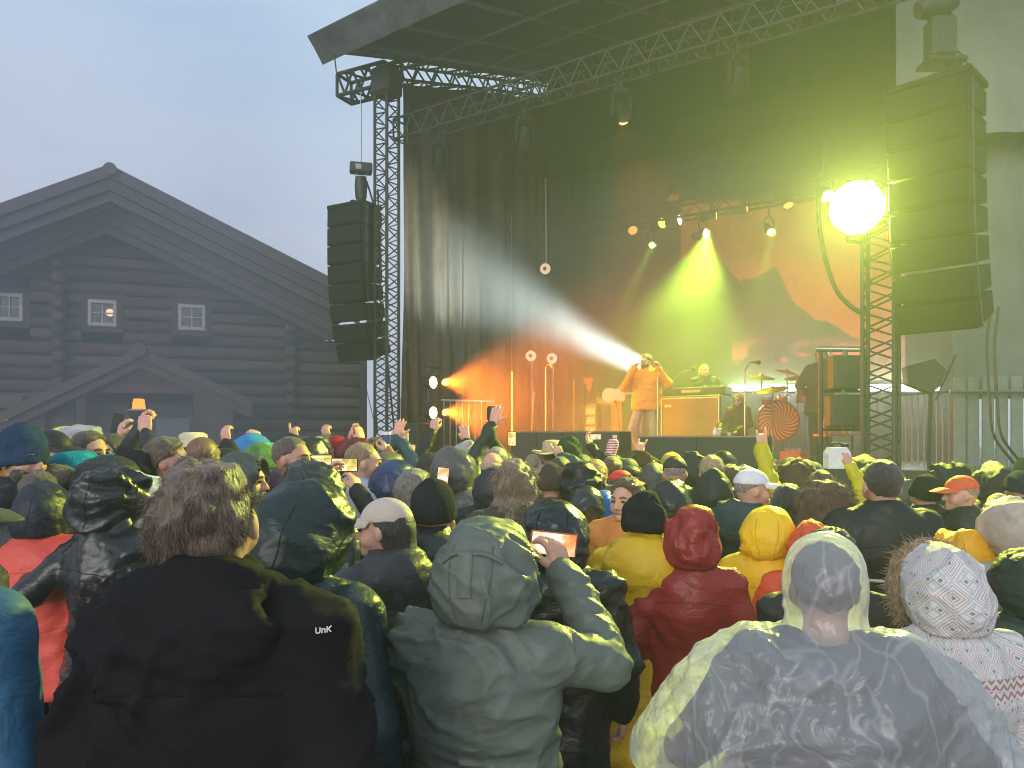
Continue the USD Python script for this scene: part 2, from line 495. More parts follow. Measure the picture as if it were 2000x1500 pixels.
# notched crossing walls: columns of log ends standing proud
for px in (118, 566):
    s_ = fac(px, 600)[0]
    zt = min(ap2[1] - 0.5 - (slR if s_ > ap2[0] else slL) * abs(s_ - ap2[0]), 7.2)
    z = 0.1
    k = 0
    while z < zt:
        part(lodge, 'log_end', box((s_, -0.16, z + 0.15), (0.27 + 0.03 * (k % 2), 0.42, 0.28), bev=0.06), W_LOG[k % 3])
        z += 0.335
        k += 1
# right lean-to wall under the eaves (boards)
# porch
pr = fac(485, 778, 2.2)
plft = fac(60, 778, 2.2)
psr = (porch_ap[1] - pr[1]) / (pr[0] - porch_ap[0])
psl = (porch_ap[1] - plft[1]) / (porch_ap[0] - plft[0])
PL, PR = porch_ap[0] - fac(-5, 800, 2.2)[0], pr[0] - porch_ap[0] + 0.1
gable(lodge, 'porch_roof', porch_ap[0], porch_ap[1], PL, PR, 0.12, 0.0, -2.15, -0.1, W_BARGE[1], psl, psr)
gable(lodge, 'porch_board', porch_ap[0], porch_ap[1] + .01, PL, PR, 0.24, 0.0, -2.22, -2.16, W_BARGE[2], psl, psr)
gable(lodge, 'porch_board', porch_ap[0], porch_ap[1], PL, PR, 0.22, 0.235, -2.14, -2.08, W_BARGE[0], psl, psr)
m = trimesh.creation.cylinder(0.17, 0.8, sections=16).apply_transform(rot(math.pi / 2, (1, 0, 0)))
m.apply_translation((porch_ap[0], -1.95, porch_ap[1] - 0.05))
part(lodge, 'porch_ridge_log', m, W_BARGE[2], 40)
# porch tympanum of three planks and its posts
zt0 = fac(272, 768, 2.0)[1]
xa, xb = fac(60, 775, 2.0)[0], fac(470, 775, 2.0)[0]
zz = zt0
k = 0
while zz < porch_ap[1] - 0.45:
    hh = 0.22
    x0 = porch_ap[0] - (porch_ap[1] - 0.44 - zz) / psl
    x1 = porch_ap[0] + (porch_ap[1] - 0.44 - zz) / psr
    part(lodge, 'porch_plank', box(((max(x0, xa) + min(x1, xb)) / 2, -1.95, zz + hh / 2), (max(0.1, min(x1, xb) - max(x0, xa)), 0.05, hh - 0.012)), W_LOG[k % 3])
    zz += hh
    k += 1
for px, w in ((75, 0.3), (158, 0.22), (390, 0.3), (425, 0.75)):
    s_ = fac(px, 800, 2.0)[0]
    part(lodge, 'porch_post', box((s_, -1.93 + 0.003 * w, zt0 / 2), (w, 0.2, zt0), bev=0.02), W_BARGE[1 if w < .5 else 2])
for k in range(4):
    s0, s1 = fac(70, 800, 1.9)[0], fac(158, 800, 1.9)[0]
    part(lodge, 'porch_side_plank', box(((s0 + s1) / 2, -1.86, zt0 - 0.2 - k * 0.26), (s1 - s0 - .28, 0.04, 0.25)), W_LOG[k % 3])
# porch back: pale board panel, and a glazed door
s0, s1 = fac(165, 800, 0.5)[0], fac(252, 800, 0.5)[0]
part(lodge, 'pale_panel', box(((s0 + s1) / 2, -0.5, zt0 / 2 - .1), (s1 - s0, 0.06, zt0 - .2)), plain((0.30, 0.22, 0.19), 0.8, var=0.2, scale=6))
s0, s1 = fac(290, 800, 0.5)[0], fac(385, 800, 0.5)[0]
door = part(lodge, 'door', box(((s0 + s1) / 2, -0.5, zt0 / 2 - .1), (s1 - s0, 0.06, zt0 - .2)), plain((0.05, 0.055, 0.065), 0.35))
part(door, 'door_glass', box(((s0 + s1) / 2, -0.54, zt0 / 2 + .1), ((s1 - s0) * .7, 0.012, zt0 * .55)), plain((0.10, 0.12, 0.13), 0.08, coat=1.0))
# small left canopy over the lower window
c0 = fac(0, 775, 0.5)
part(lodge, 'window_hood', box((c0[0] - 0.1, -0.4, c0[1] - 0.12), (1.2, 0.5, 0.30)), W_BARGE[2])

# glowing orange wall lamp below the porch gable
lp = fac(271, 790, 2.35)
lampw = np.array([CO[0] + CF[0] * lp[0] - CN[0] * 2.35, CO[1] + CF[1] * lp[0] - CN[1] * 2.35, lp[1]])
lamp = thing('porch_lamp', 'glowing orange lamp hanging under the lodge porch gable', 'lamp', lampw)
part(lamp, 'lamp_shade', lathe([(0.0, 0.13), (0.115, 0.13), (0.15, -0.10), (0.0, -0.10)], 16), glow((1.0, 0.22, 0.02), 2.2), 40)
part(lamp, 'lamp_rim', lathe([(0.15, -0.10), (0.25, -0.13), (0.25, -0.145), (0.0, -0.145)], 16), plain((0.5, 0.35, 0.3), 0.5))
part(lamp, 'hanger', tube([(0, 0, 0.13), (0, 0, 0.34)], 0.012), W_DARK)

# ------------------------------------------------------------------ haze over the whole place
hz = trimesh.creation.box((162, 152, 15.5))
hz.apply_translation((0, 63, 6.75))
single('haze', hz, usdkit.material(stage, '/World/Looks/haze', {'v': ('principled_volume', {'color': (0.78, 0.88, 1.0), 'density': 0.0065, 'anisotropy': 0.25})}, [], volume='v.volume'), kind='stuff')

# smoke that has drifted from the stage across the front of the lodge
ds = trimesh.creation.box((19.5, 9.6, 10.2))
ds.apply_translation((-13.2, 13.6, 5.12))
single('drifting_smoke', ds, usdkit.material(stage, '/World/Looks/drifting_smoke', {
    'g': ('geometry', {}), 'n': ('noise_texture', {'scale': .16, 'detail': 1.0}), 'r': ('map_range', {'from_min': .35, 'from_max': .7, 'to_min': .010, 'to_max': .034, 'clamp': True}),
    'v': ('principled_volume', {'color': (.68, .76, 1.0), 'anisotropy': .2})}, [('g.position', 'n.vector'), ('n.fac', 'r.value'), ('r.result', 'v.density')], volume='v.volume'), kind='stuff')
# ------------------------------------------------------------------ concert stage
M_ALU = plain((0.20, 0.20, 0.21), 0.42, metal=0.7, var=0.25, scale=20)
M_TRUSS = plain((0.055, 0.056, 0.06), 0.45, metal=0.5, var=0.25, scale=20)
M_BLK = plain((0.018, 0.018, 0.019), 0.5, var=0.3, scale=14)
M_BLK2 = plain((0.030, 0.030, 0.031), 0.6, var=0.3, scale=14, bump=0.2)
M_STEEL = plain((0.35, 0.34, 0.33), 0.35, metal=0.85, var=0.2)
M_CABLE = plain((0.012, 0.012, 0.012), 0.45)
M_GRILLE = usdkit.material(stage, '/World/Looks/speaker_grille', {
    'g': ('geometry', {}), 'v': ('voronoi_texture', {'scale': 160.0}), 'r': ('rgb_ramp', {'ramp': [(0.0, (0.006, 0.006, 0.006)), (0.6, (0.03, 0.03, 0.03))]}),
    'b': ('bump', {'strength': 0.6, 'distance': 0.004}), 'p': ('principled_bsdf', {'roughness': 0.5})},
    [('g.position', 'v.vector'), ('v.distance', 'r.fac'), ('r.color', 'p.base_color'), ('v.distance', 'b.height'), ('b.normal', 'p.normal')], surface='p.BSDF')
TW = SA(1720, 0.0)                     # a of the right-hand tower
DEPTH = 5.6
AX = TW + 0.55                          # right end of the back wall


TIP = SP(600, 70, -1.32)                # left tip of the canopy's front edge


A0R = SA(600, -1.32)
RISE = 1.5 * (SP(742, 0, -1.32)[2] - TIP[2]) / (SA(742, -1.32) - A0R)     # the front edge climbs towards the middle


def roof_z(b, a=None):
    up = 0.0 if a is None else RISE * 3.2 * (1 - np.exp(-np.maximum(0, a - A0R) / 3.2))
    return TIP[2] - 0.16 + 0.30 * (b + 1.05) + up


def local_box(c_ab, size, bev=0.0):
    """Box aligned with the stage, centre given as (a, b, z)."""
    return box(S(*c_ab), size, rotz(RZ_STAGE), 0) if not bev else box((0, 0, 0), size, None, bev).apply_transform(rotz(RZ_STAGE)).apply_translation(S(*c_ab))


# deck with its boards and black skirt
deck = thing('stage_deck', 'raised black concert stage deck with dark skirt, in front of the crowd', 'stage deck')
nb = 9
for i in range(nb):
    a0, a1 = -0.3 + (AX + .6) / nb * i, -0.3 + (AX + .6) / nb * (i + 1)
    part(deck, 'deck_panel', local_box(((a0 + a1) / 2, DEPTH / 2 + 0.1, FLOOR - 0.05), (a1 - a0 - 0.006, DEPTH + 0.9, 0.1)), plain((0.022, 0.02, 0.02), 0.35, var=0.4, scale=6))
part(deck, 'edge_trim', local_box((AX / 2, -0.37, FLOOR - 0.04), (AX + .6, 0.04, 0.07)), M_STEEL)
part(deck, 'skirt', sheet(lambda U, V: np.stack([S(0, 0, 0)[0] + SU[0] * (-.3 + (AX + .6) * U) + SV[0] * (-.33 + .03 * np.sin(U * 190)), S(0, 0, 0)[1] + SU[1] * (-.3 + (AX + .6) * U) + SV[1] * (-.33 + .03 * np.sin(U * 190)), 0.02 + (FLOOR - .12) * V], -1), 240, 3), plain((0.035, 0.035, 0.036), 0.8), True)

# roof: pitched canopy with a pale front fascia
roof = thing('stage_roof', 'dark pitched stage canopy with grey rolled fascia along its front edge', 'stage roof')
A1R = AX + 3.0


def roof_fn(off):
    def fn(U, V):
        a, b = A0R + (A1R - A0R) * U, -1.05 + (DEPTH + 1.8) * V
        z = roof_z(b, a) + off + 0.05 * np.cos(U * 2 * math.pi * 7) * np.sin(V * math.pi)
        q = SL + a[..., None] * SU + b[..., None] * SV
        return np.concatenate([q, z[..., None]], -1)
    return fn


part(roof, 'canopy', sheet(roof_fn(0.0), 90, 14), plain((0.018, 0.019, 0.022), 0.7, var=0.35, scale=2), True)
part(roof, 'canopy_top', sheet(roof_fn(0.12), 90, 14), plain((0.2, 0.2, 0.22), 0.6, var=0.2, scale=2), True)


def fascia_fn(U, V):
    a = A0R + (A1R - A0R) * U
    b = -1.32 + 0.34 * V ** 1.4 + 0.03 * np.sin(U * 45) * V
    z = roof_z(-1.05, a) + 0.16 - 0.36 * V + 0.05 * np.sin(V * math.pi) + 0.022 * np.sin(U * 45) * V
    q = SL + a[..., None] * SU + b[..., None] * SV
    return np.concatenate([q, z[..., None]], -1)


part(roof, 'fascia', sheet(fascia_fn, 120, 8), plain((0.085, 0.09, 0.10), 0.4, var=0.45, scale=4, bump=0.3), True)
for i in range(9):
    a = A0R + 0.5 + i * 1.22
    part(roof, 'rafter', tube([S(a, -0.95, roof_z(-0.95, a) - 0.1), S(a, DEPTH + 0.3, roof_z(DEPTH + .3, a) - 0.1)], 0.045, 8), M_ALU, 40)
for b in (0.9, 2.6, 4.4):
    part(roof, 'purlin', tube([S(q_, b, roof_z(b, q_) - 0.17) for q_ in np.linspace(A0R + .1, A1R, 14)], 0.035, 8), M_ALU, 40)
# edge beam with open lattice on the left
part(roof, 'edge_rope', tube(curve_pts([SP(649, 82, -1.0), SP(653, 108, -1.0), SP(657, 140, -1.0)], 8), 0.012), M_CABLE)
est = thing('roof_edge_truss', 'open lattice truss carrying the left edge of the stage roof', 'truss')
truss(est, S(0.05, 0.15, roof_z(0.15) - 0.42), S(0.05, DEPTH, roof_z(DEPTH) - 0.42), 0.34, 10, M_BLK, M_BLK, side=(SU[0], SU[1], 0), rc=0.03, rl=0.02)

# PA outrigger to the left of the tower
outr = thing('outrigger_truss', 'short black lattice outrigger above the left hanging loudspeakers', 'truss')
truss(outr, S(-1.05, -0.05, 8.42), S(0.0, 0.1, 8.42), 0.40, 3, M_BLK, M_BLK, side=(SV[0], SV[1], 0), rc=0.035, rl=0.024)

# towers
tl = thing('lighting_tower', 'tall slim black lattice tower at the left front corner of the stage', 'tower', group='lattice towers holding the stage front')
truss(tl, S(0, 0, 0.05), S(0, 0, 8.4), 0.30, 30, M_BLK, M_BLK, side=(SU[0], SU[1], 0), rc=0.028, rl=0.013)
part(tl, 'base_plate', local_box((0, 0, 0.025), (0.7, 0.7, 0.05)), M_BLK)
part(tl, 'sleeve_block', local_box((0, 0, 8.28), (0.44, 0.44, 0.5), 0.05), M_BLK2)
tr = thing('lighting_tower', 'thick lattice tower at the right front of the stage below the glaring lamp', 'tower', group='lattice towers holding the stage front')
truss(tr, S(TW, 0, 0.05), S(TW, 0, 4.52), 0.34, 16, M_BLK2, M_BLK2, side=(SU[0], SU[1], 0), rc=0.026, rl=0.012)
part(tr, 'base_plate', local_box((TW, 0, 0.025), (0.8, 0.8, 0.05)), M_BLK)
part(tr, 'cap_plate', local_box((TW, 0, 4.55), (0.42, 0.42, 0.04)), M_ALU)

# front lighting truss across the stage, with hanging bits
ft = thing('front_truss', 'long lattice lighting truss crossing high under the stage roof', 'truss')
truss(ft, S(0.1, 0.25, 7.45), S(TW + .6, 0.25, 7.45), 0.36, 20, M_TRUSS, M_TRUSS, side=(SV[0], SV[1], 0), rc=0.022, rl=0.012)


M_STACKL = plain((0.010, 0.010, 0.010), 0.6, var=0.3, scale=14, spec=.3)


def moving_head(loc, yaw, label, group, lens=None, tilt=0.4):
    t = thing('moving_light', label, 'stage light', loc, yaw, group)
    part(t, 'clamp', cat([box((0, 0, 0.14), (0.05, 0.04, 0.16), bev=.008), box((0, 0, 0.21), (0.07, 0.06, 0.05), bev=.01)]), M_BLK)
    part(t, 'base', box((0, 0, 0), (0.26, 0.18, 0.12), bev=0.02), M_STACKL)
    for sx in (-1, 1):
        part(t, 'yoke_arm', box((sx * 0.14, 0, -0.2), (0.035, 0.10, 0.34), bev=.01), M_STACKL)
    hd = lathe([(0, .18), (0.07, .17), (0.10, .1), (0.11, -.05), (0.105, -.17), (0.09, -.18)], 18).apply_transform(rot(tilt, (1, 0, 0)))
    hd.apply_translation((0, 0, -0.28))
    h = part(t, 'head', hd, M_STACKL, 40)
    if lens is not None:
        ln = lathe([(0.088, -.176), (0.05, -.186), (0, -.188)], 18).apply_transform(rot(tilt, (1, 0, 0)))
        ln.apply_translation((0, 0, -0.28))
        part(h, 'lens', ln, lens, True)
    return t


M_LENS = plain((0.05, 0.055, 0.05), 0.05, coat=1.0)
for px, py, lab in ((858, 272, 'first'), (1025, 208, 'second'), (1213, 150, 'third'), (1440, 78, 'fourth')):
    p = SP(px, py, 0.25)
    moving_head((p[0], p[1], 7.45 - .42), 0.3, f'unlit black moving light, {lab} from the left under the long truss', 'unlit lights on the long truss', M_LENS, 0.5 if px != 1213 else -.6)

# left side tarpaulin, hung in deep folds
def tarp_fn(U, V):
    b = 0.3 + (DEPTH - 0.3) * U
    zt = roof_z(b) - 0.55 - 0.0 * b
    z = FLOOR - 0.05 + (zt - FLOOR) * V
    fold = 0.07 * np.sin(U * 31 + 1.5 * np.sin(V * 2.3)) + 0.04 * np.sin(U * 74 + V * 3) + 0.05 * (meshkit.noise(np.stack([U * 26, V * 4, 0 * U], -1), 5) - .5)
    a = 0.02 + fold
    q = SL + a[..., None] * SU + b[..., None] * SV
    return np.concatenate([q, z[..., None]], -1)


tarp_m = plain((0.055, 0.040, 0.028), 0.42, var=0.35, scale=5, bump=0.25, spec=.35)
single('side_tarpaulin', sheet(tarp_fn, 180, 40), tarp_m, 'dark wet plastic tarpaulin closing the left side of the stage', 'tarpaulin', smooth=True)
for px, y0, y1 in ((905, 455, 860), (1000, 420, 860)):
    p0 = SP(px, y0, 3.2 if px > 950 else 1.8)
    b_ = 3.2 if px > 950 else 1.8
    t = thing('scaffold_pole', f'upright pole against the side tarpaulin, {"nearer the amplifiers" if px > 950 else "nearer the left tower"}', 'pole', (p0[0], p0[1], FLOOR))
    part(t, 'tube', tube([(0, 0, 0), (0, 0, p0[2] - FLOOR)], 0.024, 8), M_TRUSS, 40)
    part(t, 'foot', box((0, 0, 0.01), (0.15, 0.15, 0.02)), M_ALU)

# back wall black drape, and the printed cloth hanging in front of it
def back_fn(a0, a1, z0, z1, b, amp, fr):
    def fn(U, V):
        a = a0 + (a1 - a0) * U
        z = z0 + (z1 - z0) * V
        bb = b + amp * np.sin(a * fr + np.sin(V * 3)) + 0 * a
        q = SL + a[..., None] * SU + bb[..., None] * SV
        return np.concatenate([q, z[..., None]], -1)
    return fn


single('back_drape', sheet(back_fn(-0.1, AX - 0.05, 2.70, roof_z(DEPTH) + 1.2, DEPTH, 0.04, 16), 160, 8), plain((0.02, 0.02, 0.02), 0.85), 'black drape hanging across the back of the stage', 'drape', smooth=True)
single('back_skirt', sheet(back_fn(-0.1, AX - .05, FLOOR, 2.72, DEPTH, 0.03, 18), 140, 4), plain((0.02, 0.02, 0.02), 0.85), 'low black cloth along the back edge of the stage behind the drums', 'drape', smooth=True)

BZ0, BZ1 = 2.95, 8.6
bd_b = DEPTH - 0.35
bd_a0, bd_a1 = SA(1150, bd_b), SA(1768, bd_b)


def ridge(px):                                                      # print: the dark slope's upper outline, in cloth coordinates
    return np.interp(px, [1150, 1328, 1330, 1410, 1425, 1445, 1500, 1508, 1520, 1540, 1560, 1590, 1620, 1660, 1690, 1800], [150, 150, 505, 512, 530, 548, 532, 524, 532, 575, 600, 622, 630, 655, 662, 700])


bn = (260, 170)
bm = sheet(back_fn(bd_a0, bd_a1, BZ0, BZ1, bd_b, 0.012, 7), *bn)
pv = bm.vertices
cx_ = CX + F * pv[:, 0] / pv[:, 1]
cy_ = HY - F * (pv[:, 2] - CAMZ) / pv[:, 1]
nz1 = meshkit.fbm(np.stack([cx_ / 30, cy_ / 30, 0 * cx_], -1), 4, 2)
nz2 = meshkit.fbm(np.stack([cx_ / 45, cy_ / 22, 0 * cx_ + 4], -1), 4, 8)
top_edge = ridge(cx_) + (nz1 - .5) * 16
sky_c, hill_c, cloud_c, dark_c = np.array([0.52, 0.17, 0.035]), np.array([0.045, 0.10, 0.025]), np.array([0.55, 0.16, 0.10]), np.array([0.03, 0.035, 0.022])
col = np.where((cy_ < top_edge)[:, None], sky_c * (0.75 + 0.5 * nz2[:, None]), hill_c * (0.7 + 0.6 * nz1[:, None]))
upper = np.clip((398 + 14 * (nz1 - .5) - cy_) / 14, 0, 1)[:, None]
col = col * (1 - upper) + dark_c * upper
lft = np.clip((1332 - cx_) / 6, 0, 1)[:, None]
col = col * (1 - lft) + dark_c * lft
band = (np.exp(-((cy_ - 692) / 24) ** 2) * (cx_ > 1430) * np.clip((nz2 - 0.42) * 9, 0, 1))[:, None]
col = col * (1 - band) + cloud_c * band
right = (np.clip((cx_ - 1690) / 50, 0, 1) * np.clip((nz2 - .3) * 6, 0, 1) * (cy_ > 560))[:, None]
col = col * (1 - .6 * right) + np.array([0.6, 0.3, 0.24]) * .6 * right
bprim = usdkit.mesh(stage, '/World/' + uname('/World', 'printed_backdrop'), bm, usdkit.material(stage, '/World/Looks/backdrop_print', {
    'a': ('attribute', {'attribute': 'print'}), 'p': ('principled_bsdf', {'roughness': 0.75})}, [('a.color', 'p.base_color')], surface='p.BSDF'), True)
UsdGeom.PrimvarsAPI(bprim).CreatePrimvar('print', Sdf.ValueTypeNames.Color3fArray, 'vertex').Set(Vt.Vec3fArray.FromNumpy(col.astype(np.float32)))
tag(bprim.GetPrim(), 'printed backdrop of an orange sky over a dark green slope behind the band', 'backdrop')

# row of white floor lamps along the back of the stage (one bright bar)
lb0, lb1 = SP(1424, 757, DEPTH - 0.45), SP(1835, 757, DEPTH - 0.45)
lbz = (lb0[2] + lb1[2]) / 2
lbar = thing('light_bar', 'long bright white light bar along the back of the stage behind the drums', 'light bar')
part(lbar, 'tube_lens', tube([lb0, lb1], 0.055, 10), glow((0.92, 1.0, 0.97), 24.0), 40)
part(lbar, 'housing', tube([lb0 - (0, 0, .085), lb1 - (0, 0, .085)], 0.03, 6), M_BLK)
for f_ in np.linspace(0.03, 0.97, 5):
    q = lb0 + (lb1 - lb0) * f_
    part(lbar, 'foot', tube([(q[0], q[1], FLOOR), (q[0], q[1], q[2] - .1)], 0.018, 6), M_BLK)

# ---- round stage lamps on the rear truss: (px, py, rx, ry, tint, strength)
rt_b = 3.6
rt0 = SP(1150, 425, rt_b)
rear = thing('rear_truss', 'dark rear truss carrying the row of round orange and yellow stage lamps', 'truss')
truss(rear, S(SA(1120, rt_b), rt_b, 6.15), S(AX - 0.2, rt_b, 6.15), 0.3, 12, M_BLK, M_BLK, side=(SV[0], SV[1], 0))
ORG, YEL, WHT, LIM = (1.0, 0.33, 0.08), (1.0, 0.72, 0.10), (1.0, 0.92, 0.55), (0.95, 1.0, 0.25)
LAMPS = [(1236, 450, 9, 7, ORG, 1.3, 'dim orange'), (1293, 436, 9, 10, YEL, 2.2, 'round yellow'), (1327, 430, 6, 10, WHT, 6.0, 'upright white oval'), (1399, 422, 4, 9, YEL, 3.0, 'thin tilted yellow'),
         (1459, 407, 5, 9, ORG, 1.6, 'small orange oval'), (1540, 401, 10, 4, ORG, 1.5, 'flat orange'), (1617, 383, 12, 9, WHT, 9.0, 'white'), (1315, 387, 11, 6, (0.4, 0.12, 0.04), 0.35, 'almost dark'),
         (1273, 478, 5, 5, LIM, 3.0, 'small pale green beam'), (1379, 457, 7, 10, LIM, 14.0, 'brightest yellow green beam'), (1505, 453, 7, 5, LIM, 4.0, 'pale green beam beside the tower')]
LP = {}
for px, py, rx, ry, c, st, nm in LAMPS:
    b_ = rt_b - (0.1 if px not in (1617,) else 2.6)
    p = SP(px, py, b_)
    k = p[1] / F
    yaw = math.acos(min(1, rx / max(rx, ry))) if ry > rx else 0.0
    tilt = math.acos(min(1, ry / max(rx, ry))) if rx > ry else 0.0
    r = max(rx, ry) * k
    t = thing('stage_lamp', f'{nm} stage lamp in the row hanging below the rear truss', 'stage lamp', p, 0.9 * yaw, 'round stage lamps over the band')
    R = rot(math.pi / 2 + tilt * .9, (1, 0, 0))                          # lens looks towards -y, the crowd
    h = part(t, 'housing', lathe([(0, -.30), (r * .7, -.28), (r * 1.05, -.1), (r * 1.12, .02), (r * 1.02, .02), (r * .98, -.02)], 18).apply_transform(R), M_BLK2, 40)
    part(h, 'lens', lathe([(r * .99, -.012), (r * .5, .0), (0, .004)], 18).apply_transform(R), glow(c, st), True)
    part(t, 'yoke', tube(curve_pts([(-r * 1.15, 0.05, 0), (-r * 1.2, 0.08, .2), (0, 0.1, .3), (r * 1.2, 0.08, .2), (r * 1.15, 0.05, 0)], 5), 0.012), M_BLK)
    part(t, 'drop_pole', tube([(0, 0.1, .3), (0, 0.1, max(.35, 6.0 - p[2]))], 0.014), M_BLK)
    LP[px] = p

# ---- the glaring lamp on the right tower: a cluster of blinders
gp = SP(1672, 404, -0.35)
blind = thing('blinder_lamp', 'glaring yellow green blinder lamp on top of the right tower', 'stage lamp', gp, 0.25)
aim = np.array([0.3, 0.0, 1.6]) - gp
Rm = frame_to(aim)
Rl = rotz(-0.25) @ Rm
part(blind, 'housing', lathe([(0, -.34), (.14, -.33), (.25, -.22), (.285, -.02), (.30, .22), (.292, .22), (.272, -.02), (.262, -.05)], 28).apply_transform(Rl), M_BLK2, 40)
part(blind, 'lens', lathe([(.268, -.02), (.20, .03), (.10, .055), (0, .06)], 28).apply_transform(Rl), glow((1.0, 0.95, 0.22), 230.0), True)
for k in range(4):
    part(blind, 'barn_door', box((.30 * math.cos(k * math.pi / 2), .30 * math.sin(k * math.pi / 2), .20), (.02 if k % 2 == 0 else .22, .22 if k % 2 == 0 else .02, .16)).apply_transform(Rl), M_BLK2)
part(blind, 'bracket', tube([(0.0, 0.1, -0.2), (0.12, 0.3, -0.32), (0.3, 0.32, -0.32)], 0.025), M_BLK)
g2 = SP(1700, 362, -0.2)
b2 = thing('side_lamp', 'small white lamp fixed just above the glaring blinder', 'stage lamp', g2)
part(b2, 'housing', lathe([(0, -.16), (.05, -.15), (.06, 0), (.052, .01)], 14).apply_transform(Rm), M_BLK2, 40)
part(b2, 'lens', lathe([(0.052, .0), (0, .012)], 14).apply_transform(Rm), glow((1.0, 0.95, 0.5), 40.0), True)
part(b2, 'arm', tube([(0, 0.05, 0), (0.03, 0.2, -.1), (0.05, 0.25, -0.35)], 0.015), M_BLK)
# its loop of cable down to the tower
single('lamp_cable', tube(curve_pts([SP(1597, 340, -0.3), SP(1599, 420, -0.3), SP(1608, 490, -0.3), SP(1630, 560, -.3), SP(1660, 597, -.25), SP(1690, 615, -0.18)], 8), 0.028, 8), plain((0.03, 0.035, 0.015), 0.5), 'thick looping cable from the glaring lamp to the right tower', 'cable', smooth=True)

# ---- hanging line arrays
M_STACK = plain((0.007, 0.0075, 0.007), 0.75, var=0.3, scale=14, spec=.25)


def line_array(loc, yaw, n, w, h, d, lean, label, name='line_array', j=0.05):
    t = thing(name, label, 'loudspeaker', loc, yaw, 'hanging loudspeaker columns')
    part(t, 'fly_frame', cat([box((0, 0, 0.05), (w * 1.06, d * 1.0, 0.07), bev=0.012), box((0, d * .2, 0.13), (0.07, d * .7, 0.1))]), M_STACK)
    z, y, ang = 0.0, 0.0, lean
    for i in range(n):
        ang += j * i / n
        tr = rot(ang, (1, 0, 0))
        tr[:3, 3] = (0, y, z)
        bx = prism([(-w / 2, -h + .018), (w / 2, -h + .018), (w / 2, 0), (-w / 2, 0)], d)
        bx.apply_translation((0, -d * .5, 0))
        v = bx.vertices.copy()
        back = v[:, 1] > 0
        v[back, 2] = v[back, 2] * 0.82 - h * .09
        bx.vertices = v
        c = part(t, 'cabinet', bx.apply_transform(tr), M_STACK)
        gr = box((0, -d * .5 - .012, -h / 2 + .009), (w * .96, .02, h * .86), bev=.006).apply_transform(tr)
        part(c, 'grille', gr, M_STACK)
        part(t, 'rigging_bar', cat([box((sx * (w / 2 + .008), -d * .3, -h / 2), (.014, .05, h * .96)).apply_transform(tr) for sx in (-1, 1)]), M_BLK)
        y += math.sin(ang) * h
        z -= math.cos(ang) * h
    return t


YAW_L, YAW_R = RZ_STAGE + 0.1, RZ_STAGE + 0.15
la = pt(693, 412, 13.9)
line_array(la, YAW_L, 8, 0.80, 0.335, 0.55, -0.02, 'black column of eight loudspeakers hanging left of the stage before the lodge', j=0.10)
ra = pt(1828, 182, 8.35)
line_array(ra, YAW_R - 0.35, 8, 0.80, 0.318, 0.62, -0.0, 'dark column of loudspeakers hanging beside the glaring lamp on the right', j=0.10)


def hoist(loc, yaw, chain_top, label, big):
    t = thing('chain_hoist', label, 'chain hoist', loc, yaw, 'motor hoists over the loudspeakers')
    s = 1.0
    part(t, 'control_box', box((0, 0, 0.52), (0.40, 0.22, 0.18), bev=.02), M_BLK2)
    part(t, 'label_plate', box((-0.05, -0.113, 0.52), (0.10, 0.006, 0.09)), plain((0.35, 0.35, 0.36), .5))
    part(t, 'motor_bag', lathe([(0, 0.36), (.10, .36), (.115, .2), (.10, -.02), (.06, -.1), (0, -.11)], 14), M_BLK, 40)
    part(t, 'bracket', cat([box((sx * .09, 0, .40), (.02, .05, .10)) for sx in (-1, 1)]), M_STEEL)
    part(t, 'hook', tube(curve_pts([(0, 0, -.1), (0, 0, -.2), (.03, 0, -.26), (0, 0, -.3)], 5), 0.016), M_STEEL)
    part(t, 'chain', tube([(0, 0, .6), (0, 0, chain_top - loc[2])], 0.012, 6), M_STEEL)
    part(t, 'cable', tube(curve_pts([(0.1, 0, .3), (0.2, .05, 0.0), (.32, .08, -.5), (.3, .1, -1.2)], 8), 0.018), M_CABLE)
    return t


h1 = pt(705, 385, 13.95)
hoist(h1, 0.25, 8.2, 'small motor hoist on a thin chain above the left loudspeaker column', False)
h2 = pt(1836, 128, 8.4)
t = thing('moving_light', 'dark moving light standing on top of the right loudspeaker column', 'stage light', (h2[0], h2[1], h2[2]))
part(t, 'body', box((0, 0, 0.28), (0.27, 0.26, 0.46), bev=.04), M_BLK2)
for sx in (-1, 1):
    part(t, 'yoke_arm', box((sx * .10, 0, .55), (.03, .1, .16), bev=.008), M_BLK)
hd = lathe([(0, -.2), (.09, -.19), (.13, -.08), (.14, .1), (.11, .22), (0, .23)], 16).apply_transform(rot(1.25, (0, 1, 0))).apply_translation((-0.06, 0, 0.66))
part(t, 'head', hd, M_BLK2, 40)
part(t, 'label_plate', box((0.03, -.142, .70), (.12, .006, .07)), plain((0.5, 0.52, 0.5), .5))
part(t, 'base', box((0.02, 0, .02), (.42, .3, .06), bev=.015), M_BLK)
part(t, 'cable', tube(curve_pts([(.13, 0, .12), (.2, 0, .15), (.3, 0, .02)], 6), 0.012), M_CABLE)

# stay wires and cable bundles beside the left loudspeakers
for i, (pts_, r, lab) in enumerate((([pt(735, 640, 14.2), pt(733, 760, 14.2), pt(737, 846, 14.2)], .014, 'taut black cable hanging below the left loudspeaker column'),
                                    ([pt(712, 745, 14.3), pt(725, 800, 14.3), pt(736, 846, 14.3)], .007, 'thin slanting guy wire left of the stage tower'),
                                    ([pt(738, 370, 13.7), pt(742, 480, 13.7), pt(744, 600, 13.7), pt(758, 720, 13.7), pt(770, 840, 13.6)], .018, 'cable bundle winding down the left tower'))):
    single('cable', tube(curve_pts(pts_, 6), r), M_CABLE, lab, 'cable')

